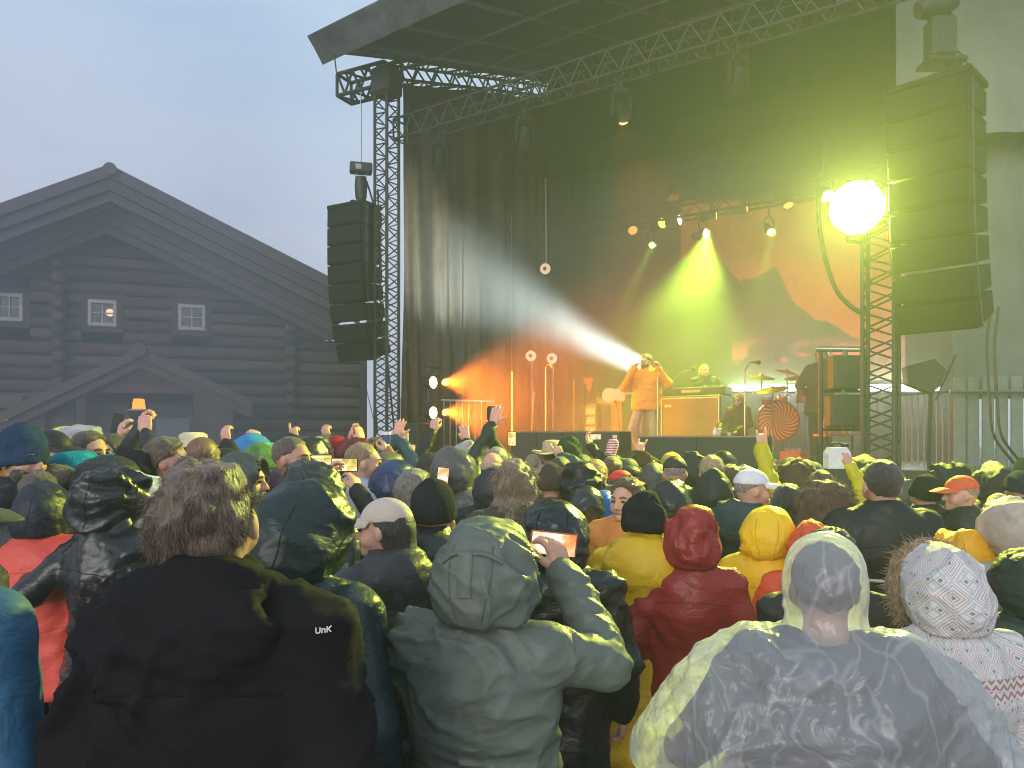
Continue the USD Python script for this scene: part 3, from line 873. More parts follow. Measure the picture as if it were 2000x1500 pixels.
# ---- right-hand wing: hung pale sheets and a ribbed fence panel
wing_m = plain((0.145, 0.155, 0.15), 0.7, var=0.12, scale=2.0, bump=0.2)
WY = 10.6


def wing_fn(px0, px1, py0, py1, Y, seed, sag=0.0):
    def fn(U, V):
        x0, x1 = (px0 - CX) / F * Y, (px1 - CX) / F * Y
        z0, z1 = CAMZ - (py1 - HY) / F * Y, CAMZ - (py0 - HY) / F * Y
        x = x0 + (x1 - x0) * U
        z = z0 + (z1 - z0) * V + sag * np.sin(U * math.pi * .5) * (1 - V)
        y = Y + (x - x0) * -0.25 + 0.10 * (meshkit.fbm(np.stack([U * 5 + V * 2, V * 4, 0 * U + seed], -1), 3, seed) - .5) + 0.03 * np.sin(U * 30 + V * 4)
        return np.stack([x, y, z], -1)
    return fn


single('wing_sheet', sheet(wing_fn(1752, 2200, -260, 278, WY - 0.3, 3), 80, 60), wing_m, 'pale upper sheet hanging loose over the right wing of the stage', 'sheet', smooth=True)
single('wing_sheet', sheet(wing_fn(1862, 2200, 258, 780, WY, 5), 60, 40), plain((0.125, 0.14, 0.13), 0.7, var=0.12, scale=2.0, bump=0.2), 'pale lower sheet hanging beside the right loudspeaker column', 'sheet', smooth=True)
fence = thing('ribbed_fence', 'grey green fence of upright ribbed panels at the right edge of the stage', 'fence')
for i in range(14):
    x0 = (1862 + i * 24 - CX) / F * (WY - .35)
    w = 24 / F * (WY - .35)
    part(fence, 'panel', box((x0 + w / 2, WY - .35 - .25 * i * w + 0.012 * (i % 2), 2.05), (w - 0.008, 0.03, 1.35), bev=.006), plain((0.17, 0.20, 0.17), 0.55, var=0.15, scale=5))
part(fence, 'top_rail', tube([pt(1855, 765, WY - .42), pt(2200, 765, WY - 1.0)], 0.03), M_ALU)
# black barrier cloth in front of the stage on the right
single('barrier_cloth', sheet(lambda U, V: np.stack([2.2 + 6.5 * U, 8.55 - .25 * U * 2 + .03 * np.sin(U * 70), 0.02 + (1.58 - 0.1 * U) * V], -1), 120, 4), plain((0.03, 0.032, 0.03), 0.8), 'dark barrier cloth in front of the stage at the right', 'barrier', smooth=True)
for px in (1935, 1950):
    single('cable', tube(curve_pts([pt(px, 600, 9.6), pt(px - 8, 680, 9.6), pt(px - 2, 780, 9.6), pt(px + 6, 850, 9.6), pt(px + 45, 905, 9.6)], 6), .016), M_CABLE, f'black cable looping down over the ribbed fence, {"left" if px == 1935 else "right"} strand', 'cable')
rail = thing('stage_railing', 'dark upright railing behind the right lattice tower', 'railing')
for i in range(9):
    q = SP(1757 + i * 12, 772, 2.2)
    part(rail, 'bar', tube([(q[0], q[1], FLOOR), (q[0], q[1], q[2])], 0.012), M_ALU)
part(rail, 'top_rail', tube([SP(1750, 772, 2.2), SP(1860, 764, 2.2)], 0.022), M_ALU)

# flag-shaped loudspeaker on a pole, right
fp = pt(1812, 733, 9.5)
t = thing('delay_speaker', 'small dark angular loudspeaker on a pole right of the lattice tower', 'loudspeaker', fp, -0.3)
part(t, 'cabinet', prism([(-.24, .12), (.08, .2), (.21, .06), (.14, -.14), (.05, -.22), (-.22, -.1)], .3), M_BLK2)
part(t, 'pole', tube([(0.06, 0.15, -.2), (.02, .15, -2.5)], .025), M_BLK)
part(t, 'stay', tube([(0.12, 0.15, -.3), (.34, .15, 0.25)], .012), M_BLK)
# ------------------------------------------------------------------ lit lamps' own light, and the smoke on stage
smoke_mat = usdkit.material(stage, '/World/Looks/stage_smoke', {
    'g': ('geometry', {}), 'm': ('mapping', {'scale': (0.42, 0.42, 0.6)}), 'n': ('noise_texture', {'scale': 1.0, 'detail': 1.5, 'roughness': 0.6, 'distortion': 0.4}),
    'r': ('map_range', {'from_min': 0.40, 'from_max': 0.72, 'to_min': 0.05, 'to_max': 0.13, 'clamp': True}),
    'v': ('principled_volume', {'color': (0.95, 0.95, 0.95), 'anisotropy': 0.25})},
    [('g.position', 'm.vector'), ('m.vector', 'n.vector'), ('n.fac', 'r.value'), ('r.result', 'v.density')], volume='v.volume')
sm = trimesh.creation.box((AX + 0.2, DEPTH - 1.15, 4.6)).apply_transform(rotz(RZ_STAGE))
sm.apply_translation(S(AX / 2 + 0.05, DEPTH / 2 + 0.1, FLOOR + 2.32))
single('stage_smoke', sm, smoke_mat, kind='stuff')

LIGHTS = '/World/stage_lighting'
UsdGeom.Scope.Define(stage, LIGHTS)
# glaring blinder towards the crowd
spot(LIGHTS + '/blinder', gp + aim / np.linalg.norm(aim) * 0.12, gp + aim, (0.88, 1.0, 0.11), 1000.0, 70, 0.6, 0.12)
# yellow green spots from the rear truss
for px, tgt, I, cone in ((1379, SP(1300, 830, 2.4), 1000, 36), (1273, SP(1200, 640, 2.6), 130, 9), (1505, SP(1450, 700, 2.6), 150, 9)):
    spot(LIGHTS + f'/rear_{px}', LP[px] + np.array([0, -.06, -.03]), tgt, (0.58, 1.0, 0.06), I, cone, 1.0, 0.065)
# white beam from the floor behind the singer, up and to the left
wb = SP(1252, 716, 3.9)
spot(LIGHTS + '/white_beam', wb + np.array([0.0, 0.05, 0.0]), SP(790, 480, 0.9), (0.85, 1.0, 0.93), 1700, 17, 1.0, 0.20)
# amber lamps on the stand at stage left
for i, py in enumerate((747, 806)):
    q = SP(860, py, 0.9)
    spot(LIGHTS + f'/amber_{i}', q + (SU[0] * .12, SU[1] * .12, 0), S(4.3, 2.0, FLOOR + (1.2 if i == 0 else .7)), (1.0, 0.22, 0.015), 470, 44, 1.0, 0.06)
# orange light of the third hanging lamp on the long truss, over the singer and the drums
fl_ = SP(1213, 150, 0.25)
spot(LIGHTS + '/front_orange', np.array([fl_[0], fl_[1], 6.62]), SP(1400, 815, 2.2), (1.0, 0.22, 0.02), 520, 42, 0.9, 0.035)
# ------------------------------------------------------------------ modelling people: distance fields turned into one smooth skin each
def rc(p, a, b, ra, rb):
    a, b = np.asarray(a, np.float32), np.asarray(b, np.float32)
    d = b - a
    t = np.clip(((p - a) @ d) / (d @ d), 0, 1)
    return np.linalg.norm(p - a - t[:, None] * d, axis=1) - (ra + (rb - ra) * t)


def ell(p, c, r):
    r = np.asarray(r, np.float32)
    q = p - np.asarray(c, np.float32)
    k0 = np.linalg.norm(q / r, axis=1)
    k1 = np.linalg.norm(q / (r * r), axis=1) + 1e-6
    return k0 * (k0 - 1) / k1


def smin(a, b, k):
    h = np.clip(0.5 + 0.5 * (b - a) / k, 0, 1)
    return b + (a - b) * h - k * h * (1 - h)


def smax(a, b, k):
    return -smin(-a, -b, k)


def surface(fn, lo, hi, res):
    """Surface nets of the zero level of fn on a grid."""
    lo, hi = np.asarray(lo, float), np.asarray(hi, float)
    n = np.maximum(4, np.ceil((hi - lo) / res).astype(int) + 1)
    ax = [lo[k] + res * np.arange(n[k]) for k in range(3)]
    G = np.stack(np.meshgrid(*ax, indexing='ij'), -1).reshape(-1, 3).astype(np.float32)
    d = fn(G).reshape(n)
    d[0], d[-1], d[:, 0], d[:, -1], d[:, :, 0], d[:, :, -1] = [np.maximum(x, res * .5) for x in (d[0], d[-1], d[:, 0], d[:, -1], d[:, :, 0], d[:, :, -1])]
    s = d < 0
    c = np.zeros(np.array(n) - 1, np.int8)
    for i, j, k in np.ndindex(2, 2, 2):
        c += s[i:n[0] - 1 + i, j:n[1] - 1 + j, k:n[2] - 1 + k]
    act = (c > 0) & (c < 8)
    I = np.argwhere(act)
    idx = np.full(act.shape, -1, np.int64)
    idx[act] = np.arange(len(I))
    acc, cnt = np.zeros((len(I), 3)), np.zeros(len(I))
    corners = list(np.ndindex(2, 2, 2))
    val = {o: d[I[:, 0] + o[0], I[:, 1] + o[1], I[:, 2] + o[2]] for o in corners}
    for o in corners:
        for axis in range(3):
            if o[axis] == 0:
                q = list(o)
                q[axis] = 1
                q = tuple(q)
                a, b = val[o], val[q]
                m = (a < 0) != (b < 0)
                t = np.where(m, a / np.where(m, a - b, 1), 0)
                w = np.array(o, float)[None] + np.eye(3)[axis][None] * t[:, None]
                acc[m] += w[m]
                cnt[m] += 1
    V = lo + (I + acc / cnt[:, None]) * res
    F_ = []
    for axis in range(3):
        u, v = (axis + 1) % 3, (axis + 2) % 3
        sl0 = [slice(None)] * 3
        sl1 = [slice(None)] * 3
        sl0[axis], sl1[axis] = slice(0, -1), slice(1, None)
        e = s[tuple(sl0)] != s[tuple(sl1)]
        E = np.argwhere(e)
        E = E[(E[:, u] > 0) & (E[:, v] > 0) & (E[:, u] < n[u] - 1) & (E[:, v] < n[v] - 1)]
        inside = s[E[:, 0], E[:, 1], E[:, 2]]
        def cell(du, dv):
            q = E.copy()
            q[:, u] -= du
            q[:, v] -= dv
            return idx[q[:, 0], q[:, 1], q[:, 2]]
        a, b, c_, dd = cell(1, 1), cell(0, 1), cell(0, 0), cell(1, 0)
        fl = ~inside
        q = np.stack([a, np.where(fl, dd, b), c_, np.where(fl, b, dd)], 1)
        F_ += [q[:, [0, 1, 2]], q[:, [0, 2, 3]]]
    return V, np.vstack(F_)


def vnormals(V, Fc):
    n = np.zeros_like(V)
    fn = np.cross(V[Fc[:, 1]] - V[Fc[:, 0]], V[Fc[:, 2]] - V[Fc[:, 0]])
    for k in range(3):
        np.add.at(n, Fc[:, k], fn)
    return n / np.maximum(np.linalg.norm(n, axis=1, keepdims=True), 1e-9)


def crease(V, Fc, seed, big=0.012, sharp=0.008, f=1.0, mask=None, vert=False):
    """Cloth: broad sag, long drag folds and short pinched wrinkles pushed along the normals."""
    N = vnormals(V, Fc)
    o = seed * 7.31
    n1 = meshkit.noise(V * 3.6 * f + o) - 0.5
    w = np.stack([meshkit.noise(V * 4.2 * f + o + 9), meshkit.noise(V * 4.2 * f + o + 31), meshkit.noise(V * 4.2 * f + o + 47)], 1) - .5
    P = V + w * .22 / f
    tilt = P @ np.array([[1, 0, .45], [0, 1, .2], [-.45, -.2, 1]])
    n2 = meshkit.noise(tilt * np.array([12.0, 9.0, 3.0] if vert else [4.0, 4.0, 14.0]) * f + o + 3)
    n3 = meshkit.noise(P * np.array([12.0, 12.0, 5.5]) * f + o + 17)
    n4 = meshkit.noise((P + w * .1) * np.array([17.0, 17.0, 24.0]) * f + o + 5)
    amt = np.clip(meshkit.noise(V * 2.8 + o + 61) * 2.4 - .45, 0.15, 1.4)        # calm and busy areas
    r = (1 - np.abs(2 * n2 - 1)) ** 3 + 0.75 * (1 - np.abs(2 * n3 - 1)) ** 3.5
    d = big * n1 * 1.5 + sharp * amt * (r - .35) * 1.7 + sharp * .6 * amt * ((1 - np.abs(2 * n4 - 1)) ** 3 - .25)
    if mask is not None:
        d = d * mask
    return V + N * d[:, None]


def back_y(V, xz, k=14):
    """Depth of a garment's outer back surface at (x, z)."""
    from scipy.spatial import cKDTree
    B = V[V[:, 1] < .0]
    d, i = cKDTree(B[:, [0, 2]]).query(np.atleast_2d(xz), k=k)
    y = B[i, 1]
    w = (y < y.min(1, keepdims=True) + .02) / (d + 1e-4)
    return (y * w).sum(1) / w.sum(1)


def ribbon(V, pts, width, out=.003):
    """Flat strip of cloth lying on the back surface along (x, z) points."""
    q = curve_pts([(x, 0, z) for x, z in pts], 6)[:, [0, 2]]
    t = np.gradient(q, axis=0)
    t /= np.linalg.norm(t, axis=1, keepdims=True)
    nrm = np.stack([-t[:, 1], t[:, 0]], 1)
    rows = []
    for sgn in (-1, -.9, 0, .9, 1):
        xz = q + nrm * sgn * width / 2
        y = back_y(V, xz) - (out if abs(sgn) < 1 else -.004)
        rows.append(np.stack([xz[:, 0], y, xz[:, 1]], 1))
    g = np.stack(rows, 1)
    n, m = g.shape[:2]
    i, j = np.meshgrid(np.arange(n - 1), np.arange(m - 1), indexing='ij')
    f = np.stack([i * m + j, (i + 1) * m + j, (i + 1) * m + j + 1, i * m + j + 1], -1).reshape(-1, 4)
    return g.reshape(-1, 3), np.vstack([f[:, [0, 1, 2]], f[:, [0, 2, 3]]])


def rough_up(V, Fc, seed, amp, f):
    N = vnormals(V, Fc)
    d = meshkit.noise(V * f + seed * 3.7) + 0.5 * meshkit.noise(V * f * 2.1 + seed) - .75
    return V + N * (amp * d)[:, None]


SH = {-1: np.array([-.18, -.02, 1.405]), 1: np.array([.18, -.02, 1.405])}
DOWN = {'e': (.265, -.05, 1.13), 'w': (.25, .07, .90), 'hand': 'relax', 'palm': (-1, 0, 0)}


def arm(side, spec):
    spec = {**DOWN, **(spec or {})}
    f = np.array([side, 1, 1])
    return np.array(spec['e']) * (f if spec['e'] is DOWN['e'] else 1), np.array(spec['w']) * (f if spec['w'] is DOWN['w'] else 1), spec


_hand = {}


def hand_mesh(pose, res):
    key = (pose, res)
    if key in _hand:
        return _hand[key]
    curls = {'open': (.10, .08, .06, .10), 'relax': (.38, .42, .46, .5), 'grip': (.95, 1.0, 1.05, 1.1), 'point': (.08, 1.25, 1.3, 1.3), 'phone': (.55, .60, .66, .72), 'horns': (.1, 1.3, 1.3, .15), 'clap': (.18, .2, .2, .2)}[pose]
    spread = {'open': .17, 'clap': .05}.get(pose, .04)
    segs = []
    for i, (x, L, c) in enumerate(zip((.031, .011, -.010, -.029), (.074, .083, .077, .060), curls)):
        base = np.array([x, 0, .092 - .004 * abs(i - 1)])
        segs.append((np.array([x * .6, 0, .012]), base, .0145, .0125))
        a = 0.0
        q = base
        sx = spread * (1.5 - i) / 1.5
        for k, fr in enumerate((.44, .31, .25)):
            a += c * (0.75 if k == 0 else 1.0)
            q2 = q + L * fr * np.array([math.sin(sx) * math.cos(a), -math.sin(a), math.cos(a) * math.cos(sx)])
            segs.append((q, q2, .0105 - .0009 * k, .0098 - .0009 * k))
            q = q2
    tc = {'open': .0, 'clap': .2, 'grip': 1.0, 'point': 1.0, 'phone': .5, 'horns': .9, 'relax': .5}[pose]
    t0, t1 = np.array([.018, -.006, .022]), np.array([.046 - .008 * tc, -.016 - .012 * tc, .055])
    t2 = t1 + .034 * np.array([.55 - .75 * tc, -.25 - .45 * tc, .75 - .1 * tc])
    t3 = t2 + .028 * np.array([.35 - .9 * tc, -.25 - .3 * tc, .85])
    segs += [(t0, t1, .017, .0135), (t1, t2, .0125, .0108), (t2, t3, .0105, .0085)]
    segs.append((np.array([0, 0, -.05]), np.array([0, 0, .012]), .027, .026))

    def fn(p):
        d = None
        for a, b, ra, rb in segs:
            e = rc(p, a, b, ra, rb)
            d = e if d is None else smin(d, e, .008)
        palm = ell(p, (0, -.002, .055), (.040, .017, .050))
        return smin(d, palm, .012)
    _hand[key] = surface(fn, (-.085, -.10, -.055), (.10, .045, .20), res)
    return _hand[key]


def place_hand(pose, res, wrist, direction, palm, mirror):
    V, Fc = hand_mesh(pose, res)
    V = V.copy()
    if mirror:
        V[:, 0] *= -1
        Fc = Fc[:, ::-1]
    z = np.asarray(direction, float) / np.linalg.norm(direction)
    y = -np.asarray(palm, float)
    y = y - z * (y @ z)
    y /= np.linalg.norm(y) + 1e-9
    x = np.cross(y, z)
    return V @ np.stack([x, y, z]) + wrist, Fc


def twist(V, yaw, pitch=0.0, roll=0.0):
    """Turns what stands above the neck."""
    t = np.clip((V[:, 2] - 1.46) / .10, 0, 1)
    t = t * t * (3 - 2 * t)
    V = V.copy()
    if pitch or roll:
        c = np.array([0, -.015, 1.50])
        R = (rot(roll, (0, 1, 0)) @ rot(pitch, (1, 0, 0)))[:3, :3]
        V = V + t[:, None] * ((V - c) @ R.T + c - V)
    a = yaw * t
    c = np.array([0, -.012])
    x, y = V[:, 0] - c[0], V[:, 1] - c[1]
    V[:, 0], V[:, 1] = c[0] + x * np.cos(a) - y * np.sin(a), c[1] + x * np.sin(a) + y * np.cos(a)
    return V


_cache = {}


def head_mesh(res, face=True):
    key = ('head', res)
    if key not in _cache:
        def fn(p):
            d = ell(p, (0, -.012, 1.658), (.077, .098, .094))
            d = smin(d, rc(p, (0, .030, 1.605), (0, .052, 1.565), .060, .042), .03)
            for s in (-1, 1):
                d = smin(d, ell(p, (s * .043, .052, 1.603), (.028, .030, .030)), .02)
            d = smin(d, ell(p, (0, .066, 1.663), (.058, .028, .016)), .018)
            for s in (-1, 1):
                d = smax(d, -(np.linalg.norm(p - np.array([s * .033, .104, 1.640], np.float32), axis=1) - .020), .012)
            d = smin(d, rc(p, (0, .086, 1.648), (0, .110, 1.607), .009, .0135), .010)
            for s in (-1, 1):
                d = smin(d, ell(p, (s * .013, .096, 1.603), (.010, .012, .008)), .006)
                d = smin(d, ell(p, (s * .081, -.010, 1.630), (.010, .020, .032)), .006)
            d = smin(d, rc(p, (-.019, .086, 1.573), (.019, .086, 1.573), .008, .008), .008)
            d = smax(d, -rc(p, (-.023, .098, 1.5745), (.023, .098, 1.5745), .0030, .0030), .004)
            d = smin(d, ell(p, (0, .076, 1.543), (.024, .020, .018)), .015)
            d = smin(d, rc(p, (0, -.018, 1.58), (0, -.035, 1.44), .053, .064), .025)
            return d
        _cache[key] = surface(fn, (-.105, -.125, 1.40), (.105, .135, 1.77), res)
    return _cache[key]


def torso_fn(p, w, dp, zs, cy=0.0):
    z = p[:, 2]
    W, D = np.interp(z, zs, w), np.interp(z, zs, dp)
    C = np.interp(z, (.7, 1.0, 1.3, 1.5), (0.0, .01, -.02, -.03)) + cy
    k = np.sqrt((p[:, 0] / W) ** 2 + ((p[:, 1] - C) / D) ** 2)
    d = (k - 1) * np.minimum(W, D)
    return d


def body_mesh(arms, res=0.045):
    key = ('body', res, tuple(np.round(np.concatenate([np.r_[arms[s][0], arms[s][1]] for s in (-1, 1)]), 3)))
    if key not in _cache:
        pts = [SH[1], SH[-1]] + [arms[s][k] for s in (-1, 1) for k in (0, 1)]
        lo, hi = np.min(pts + [(-.25, -.2, .0)], 0) - .1, np.max(pts + [(.25, .2, 1.5)], 0) + .1

        def fn(p):
            d = smax(torso_fn(p, (.14, .15, .13, .15, .15, .07), (.10, .10, .095, .11, .10, .06), (.85, .95, 1.12, 1.3, 1.40, 1.5)), np.maximum(p[:, 2] - 1.48, .84 - p[:, 2]), .02)
            for s in (-1, 1):
                d = smin(d, rc(p, SH[s], arms[s][0], .052, .042), .03)
                d = smin(d, rc(p, arms[s][0], arms[s][1], .042, .032), .02)
                d = smin(d, rc(p, (s * .085, 0, .90), (s * .10, .02, .50), .085, .055), .03)
                d = smin(d, rc(p, (s * .10, .02, .50), (s * .10, -.01, .09), .055, .04), .02)
                d = smin(d, rc(p, (s * .10, -.02, .05), (s * .105, .12, .04), .04, .035), .02)
            return d
        _cache[key] = surface(fn, lo, hi, res)
    return _cache[key]


def jacket_mesh(arms, res, bulk=1.0, hem=.74, flare=1.0, collar=1.50, sleeve=1.0, short=False, hood=0.0):
    pts = [SH[1], SH[-1]] + [arms[s][k] for s in (-1, 1) for k in (0, 1)]
    lo, hi = np.min(pts + [(-.28, -.22, hem)], 0) - .13, np.max(pts + [(.28, .22, collar)], 0) + .13
    zs = (.55, hem, .95, 1.12, 1.28, 1.38, 1.44, 1.485, 1.53, 1.58)
    w = np.array((.235 * flare, .225 * flare, .212, .200, .212, .200, .150, .098, .080, .080)) * np.array([bulk] * 7 + [1.0] * 3)
    dp = np.array((.165 * flare, .155 * flare, .142, .136, .150, .138, .120, .096, .082, .082)) * np.array([bulk] * 7 + [1.0] * 3)

    def fn(p):
        d = torso_fn(p, w, dp, zs)
        d = smax(d, np.maximum(p[:, 2] - collar, hem - p[:, 2]), .012)
        for s in (-1, 1):
            e, wr = arms[s][0], arms[s][1]
            d = smin(d, rc(p, (s * .10, -.03, 1.435), SH[s] * (1, 1, 1), .060, .064 * bulk), .05)
            a = rc(p, SH[s], e, .070 * bulk * sleeve, .060 * bulk * sleeve)
            if not short:
                a = smin(a, rc(p, e, wr, .060 * bulk * sleeve, .046 * bulk * sleeve), .02)
            d = smin(d, a, .035)
        if hood:
            d = smin(d, hood_down_fn(p, hood), .022)
        return d
    return surface(fn, lo, hi + (0, 0, .06 if hood else 0), res)


def hood_mesh(res, w=1.0, h=1.0, dpt=1.0, peak=0.0, open_=True, drape=1.0):
    key = ('hood', res, w, h, dpt, peak, open_, drape)
    if key not in _cache:
        def fn(p):
            q = p.copy()
            d = ell(q, (0, -.012, 1.648), (.112 * w, .140 * dpt, .138 * h))
            d = smin(d, rc(q, (0, .06 * dpt, 1.655), (0, -.05, 1.60), .105 * w, .110 * w), .05)
            d = smin(d, rc(q, (0, -.035, 1.60), (0, -.040, 1.535), .096 * w, .086 * w), .04)
            d = smin(d, rc(q, (0, -.045, 1.520), (0, -.050, 1.470), .092 * drape, .118 * drape), .025)
            if peak:
                d = smin(d, rc(q, (0, -.03, 1.72), (0, -.05, 1.755 + .05 * peak), .07, .02), .05)
            d = smax(d, 1.520 - q[:, 2], .012)
            if open_:
                cav = smin(ell(q, (0, .085, 1.635), (.088 * w, .17 * dpt, .112 * h)), rc(q, (0, .12, 1.62), (0, .18, 1.50), .085, .085), .03)
                d = smax(d, -cav, .012)
            return d
        _cache[key] = surface(fn, (-.17, -.22, 1.40), (.17, .20, 1.87), res)
    return _cache[key]


def hood_down_fn(p, s):
    d = None
    for k in range(11):
        a0, a1 = math.pi * (1.02 + .96 * k / 11), math.pi * (1.02 + .96 * (k + 1) / 11)
        P = [np.array([.108 * s * math.cos(a), -.025 + .092 * s * math.sin(a), 1.505 - .022 * abs(math.cos(a)) - .012 * math.sin(a)]) for a in (a0, a1)]
        e = rc(p, P[0], P[1], .026 * s, .026 * s)
        d = e if d is None else np.minimum(d, e)
    d = smin(d, ell(p, (0, -.120 * s, 1.430), (.155 * s, .046 * s, .070 * s)), .04)
    return smin(d, ell(p, (0, -.132 * s, 1.372), (.105 * s, .038 * s, .065 * s)), .04)


def hair_mesh(kind, res, vol=1.0):
    key = ('hair', kind, res, vol)
    if key not in _cache:
        def fn(p):
            x, y, z = p[:, 0], p[:, 1], p[:, 2]
            v = vol
            d = ell(p, (0, -.018, 1.668), (.084 * v, .106 * v, .098 * v))
            if kind == 'long':
                d = smin(d, rc(p, (0, -.045, 1.63), (0, -.075, 1.42), .088 * v, .080 * v), .04)
            elif kind == 'bob':
                d = smin(d, rc(p, (0, -.035, 1.62), (0, -.045, 1.53), .090 * v, .085 * v), .04)
            elif kind == 'curly':
                d = smin(d, rc(p, (0, -.03, 1.65), (0, -.05, 1.52), .105 * v, .115 * v), .04)
            else:
                d = smax(d, 1.565 - z + .1 * np.maximum(0, y + .02), .02)
            # forehead and face stay free
            cut = smax(y - (.050 + .55 * (z - 1.70)), -(1.80 - z), .01)
            if kind in ('short', 'bald', 'spiky'):
                cut = np.maximum(cut, np.where(z < 1.665, y - (.0 + .9 * (z - 1.665)) - .012, -1))
            d = smax(d, cut, .015)
            if kind == 'bald':
                d = smax(d, z - 1.685, .01)
            return d
        _cache[key] = surface(fn, (-.16 * vol, -.20 * vol, 1.33), (.16 * vol, .15, 1.82), res)
    return _cache[key]


def beanie_mesh(res, tall=1.0, w=1.0):
    key = ('beanie', res, tall, w)
    if key not in _cache:
        def fn(p):
            d = ell(p, (0, -.014, 1.672), (.090 * w, .112 * w, .104 * tall))
            band = ell(p, (0, -.012, 1.645), (.095 * w, .117 * w, .2))
            band = smax(band, np.abs(p[:, 2] - 1.645 - .10 * p[:, 1]) - .027, .006)
            d = smax(d, 1.625 + .10 * p[:, 1] - p[:, 2], .01)
            return smin(d, band, .008)
        _cache[key] = surface(fn, (-.13, -.15, 1.58), (.13, .13, 1.82), res)
    return _cache[key]


def cap_parts(res):
    key = ('cap', res)
    if key not in _cache:
        def fn(p):
            d = ell(p, (0, -.012, 1.668), (.088, .110, .100))
            return smax(d, 1.672 - p[:, 2] - .06 * p[:, 1], .006)
        crown = surface(fn, (-.11, -.14, 1.62), (.11, .12, 1.79), res)
        n = 14
        th = np.linspace(0, math.pi, n)
        inner = np.stack([.082 * np.cos(th), .02 + .075 * np.sin(th), 1.682 + 0 * th], 1)
        outer = np.stack([.082 * np.cos(th) * 1.0, .045 + .150 * np.sin(th) ** .8, 1.678 - .030 * np.sin(th) * .6 - .018 * np.abs(np.cos(th)) ** 2], 1)
        mid = (inner + outer) / 2 + (0, 0, .008)
        rows = np.stack([inner, mid, outer], 1)
        top = rows.reshape(-1, 3)
        v = np.vstack([top, top - (0, 0, .006)])
        f = []
        o = n * 3
        for i in range(n - 1):
            for j in range(2):
                a, b, c, d = i * 3 + j, (i + 1) * 3 + j, (i + 1) * 3 + j + 1, i * 3 + j + 1
                f += [[a, c, b], [a, d, c], [a + o, b + o, c + o], [a + o, c + o, d + o]]
            a, b = i * 3 + 2, (i + 1) * 3 + 2
            f += [[a, a + o, b], [b, a + o, b + o]]
        _cache[key] = (crown, (v, np.array(f)))
    return _cache[key]


def hat_mesh(n=24):
    m = lathe([(0, .115), (.06, .112), (.085, .095), (.092, .04), (.096, .0), (.17, -.012), (.178, -.008), (.172, -.002), (.10, .008)], n)
    v = m.vertices.copy()
    r = np.hypot(v[:, 0], v[:, 1])
    v[:, 2] += np.where(r > .1, .25 * (r - .1) * (np.abs(v[:, 0]) / np.maximum(r, 1e-6)) ** 2 * 1.6, 0)
    v[:, 1] *= 1.15
    return v + (0, -.01, 1.69), m.faces


def trousers_mesh(res, legs=None):
    legs = legs or {s: ((s * .088, 0, .92), (s * .105, .02, .50), (s * .105, -.015, .09)) for s in (-1, 1)}
    key = ('trousers', res, str(legs))
    if key not in _cache:
        pts = np.array([q for s in legs for q in legs[s]])

        def fn(p):
            d = ell(p, (0, -.005, pts[:, 2].max() - .01), (.155, .112, .10))
            for s in (-1, 1):
                h, k, a = legs[s]
                d = smin(d, smin(rc(p, h, k, .090, .074), rc(p, k, a, .072, .062), .02), .03)
            return d
        _cache[key] = surface(fn, pts.min(0) - .16, pts.max(0) + .2, res)
    return _cache[key]


def shoe_mesh(x, y, z0, res=.02):
    key = ('shoe', round(x, 3), round(y, 3), z0)
    if key not in _cache:
        def fn(p):
            d = smin(ell(p, (x, y + .06, z0 + .045), (.050, .125, .048)), rc(p, (x, y - .01, z0 + .05), (x, y - .01, z0 + .12), .052, .05), .03)
            return smax(d, z0 - p[:, 2], .008)
        _cache[key] = surface(fn, (x - .09, y - .12, z0 - .02), (x + .09, y + .24, z0 + .2), res)
    return _cache[key]


SKIN = {k: usdkit.material(stage, f'/World/Looks/skin_{k}', {
    'g': ('geometry', {}), 'n': ('noise_texture', {'scale': 26.0, 'detail': 3.0}), 'r': ('rgb_ramp', {'ramp': [(0.3, c), (0.7, tuple(x * 1.15 for x in c))]}),
    'p': ('principled_bsdf', {'roughness': 0.5, 'subsurface_weight': 0.15, 'subsurface_scale': 0.01, 'subsurface_radius': (1.0, 0.35, 0.2)})},
    [('g.position', 'n.vector'), ('n.fac', 'r.fac'), ('r.color', 'p.base_color')], surface='p.BSDF')
    for k, c in (('fair', (0.50, 0.28, 0.20)), ('tan', (0.40, 0.21, 0.14)), ('brown', (0.15, 0.075, 0.05)))}
M_EYE = plain((0.03, 0.025, 0.02), 0.1, var=0.0)
M_LIP = plain((0.36, 0.13, 0.11), 0.45)


def hair_mat(c):
    key = ('hairmat', tuple(c))
    if key not in _mats:
        c = np.array(c)
        _mats[key] = usdkit.material(stage, mname(), {
            'g': ('geometry', {}), 'm': ('mapping', {'scale': (1.6, 1.6, .35)}), 'n': ('noise_texture', {'scale': 75.0, 'detail': 3.0, 'distortion': 0.8}),
            'r': ('rgb_ramp', {'ramp': [(0.3, tuple(c * .5)), (0.7, tuple(c * 1.4))]}), 'b': ('bump', {'strength': 0.9, 'distance': 0.012}),
            'p': ('principled_bsdf', {'roughness': 0.5, 'specular_ior_level': 0.5, 'sheen_weight': 0.2})},
            [('g.position', 'm.vector'), ('m.vector', 'n.vector'), ('n.fac', 'r.fac'), ('r.color', 'p.base_color'), ('n.fac', 'b.height'), ('b.normal', 'p.normal')], surface='p.BSDF')
    return _mats[key]


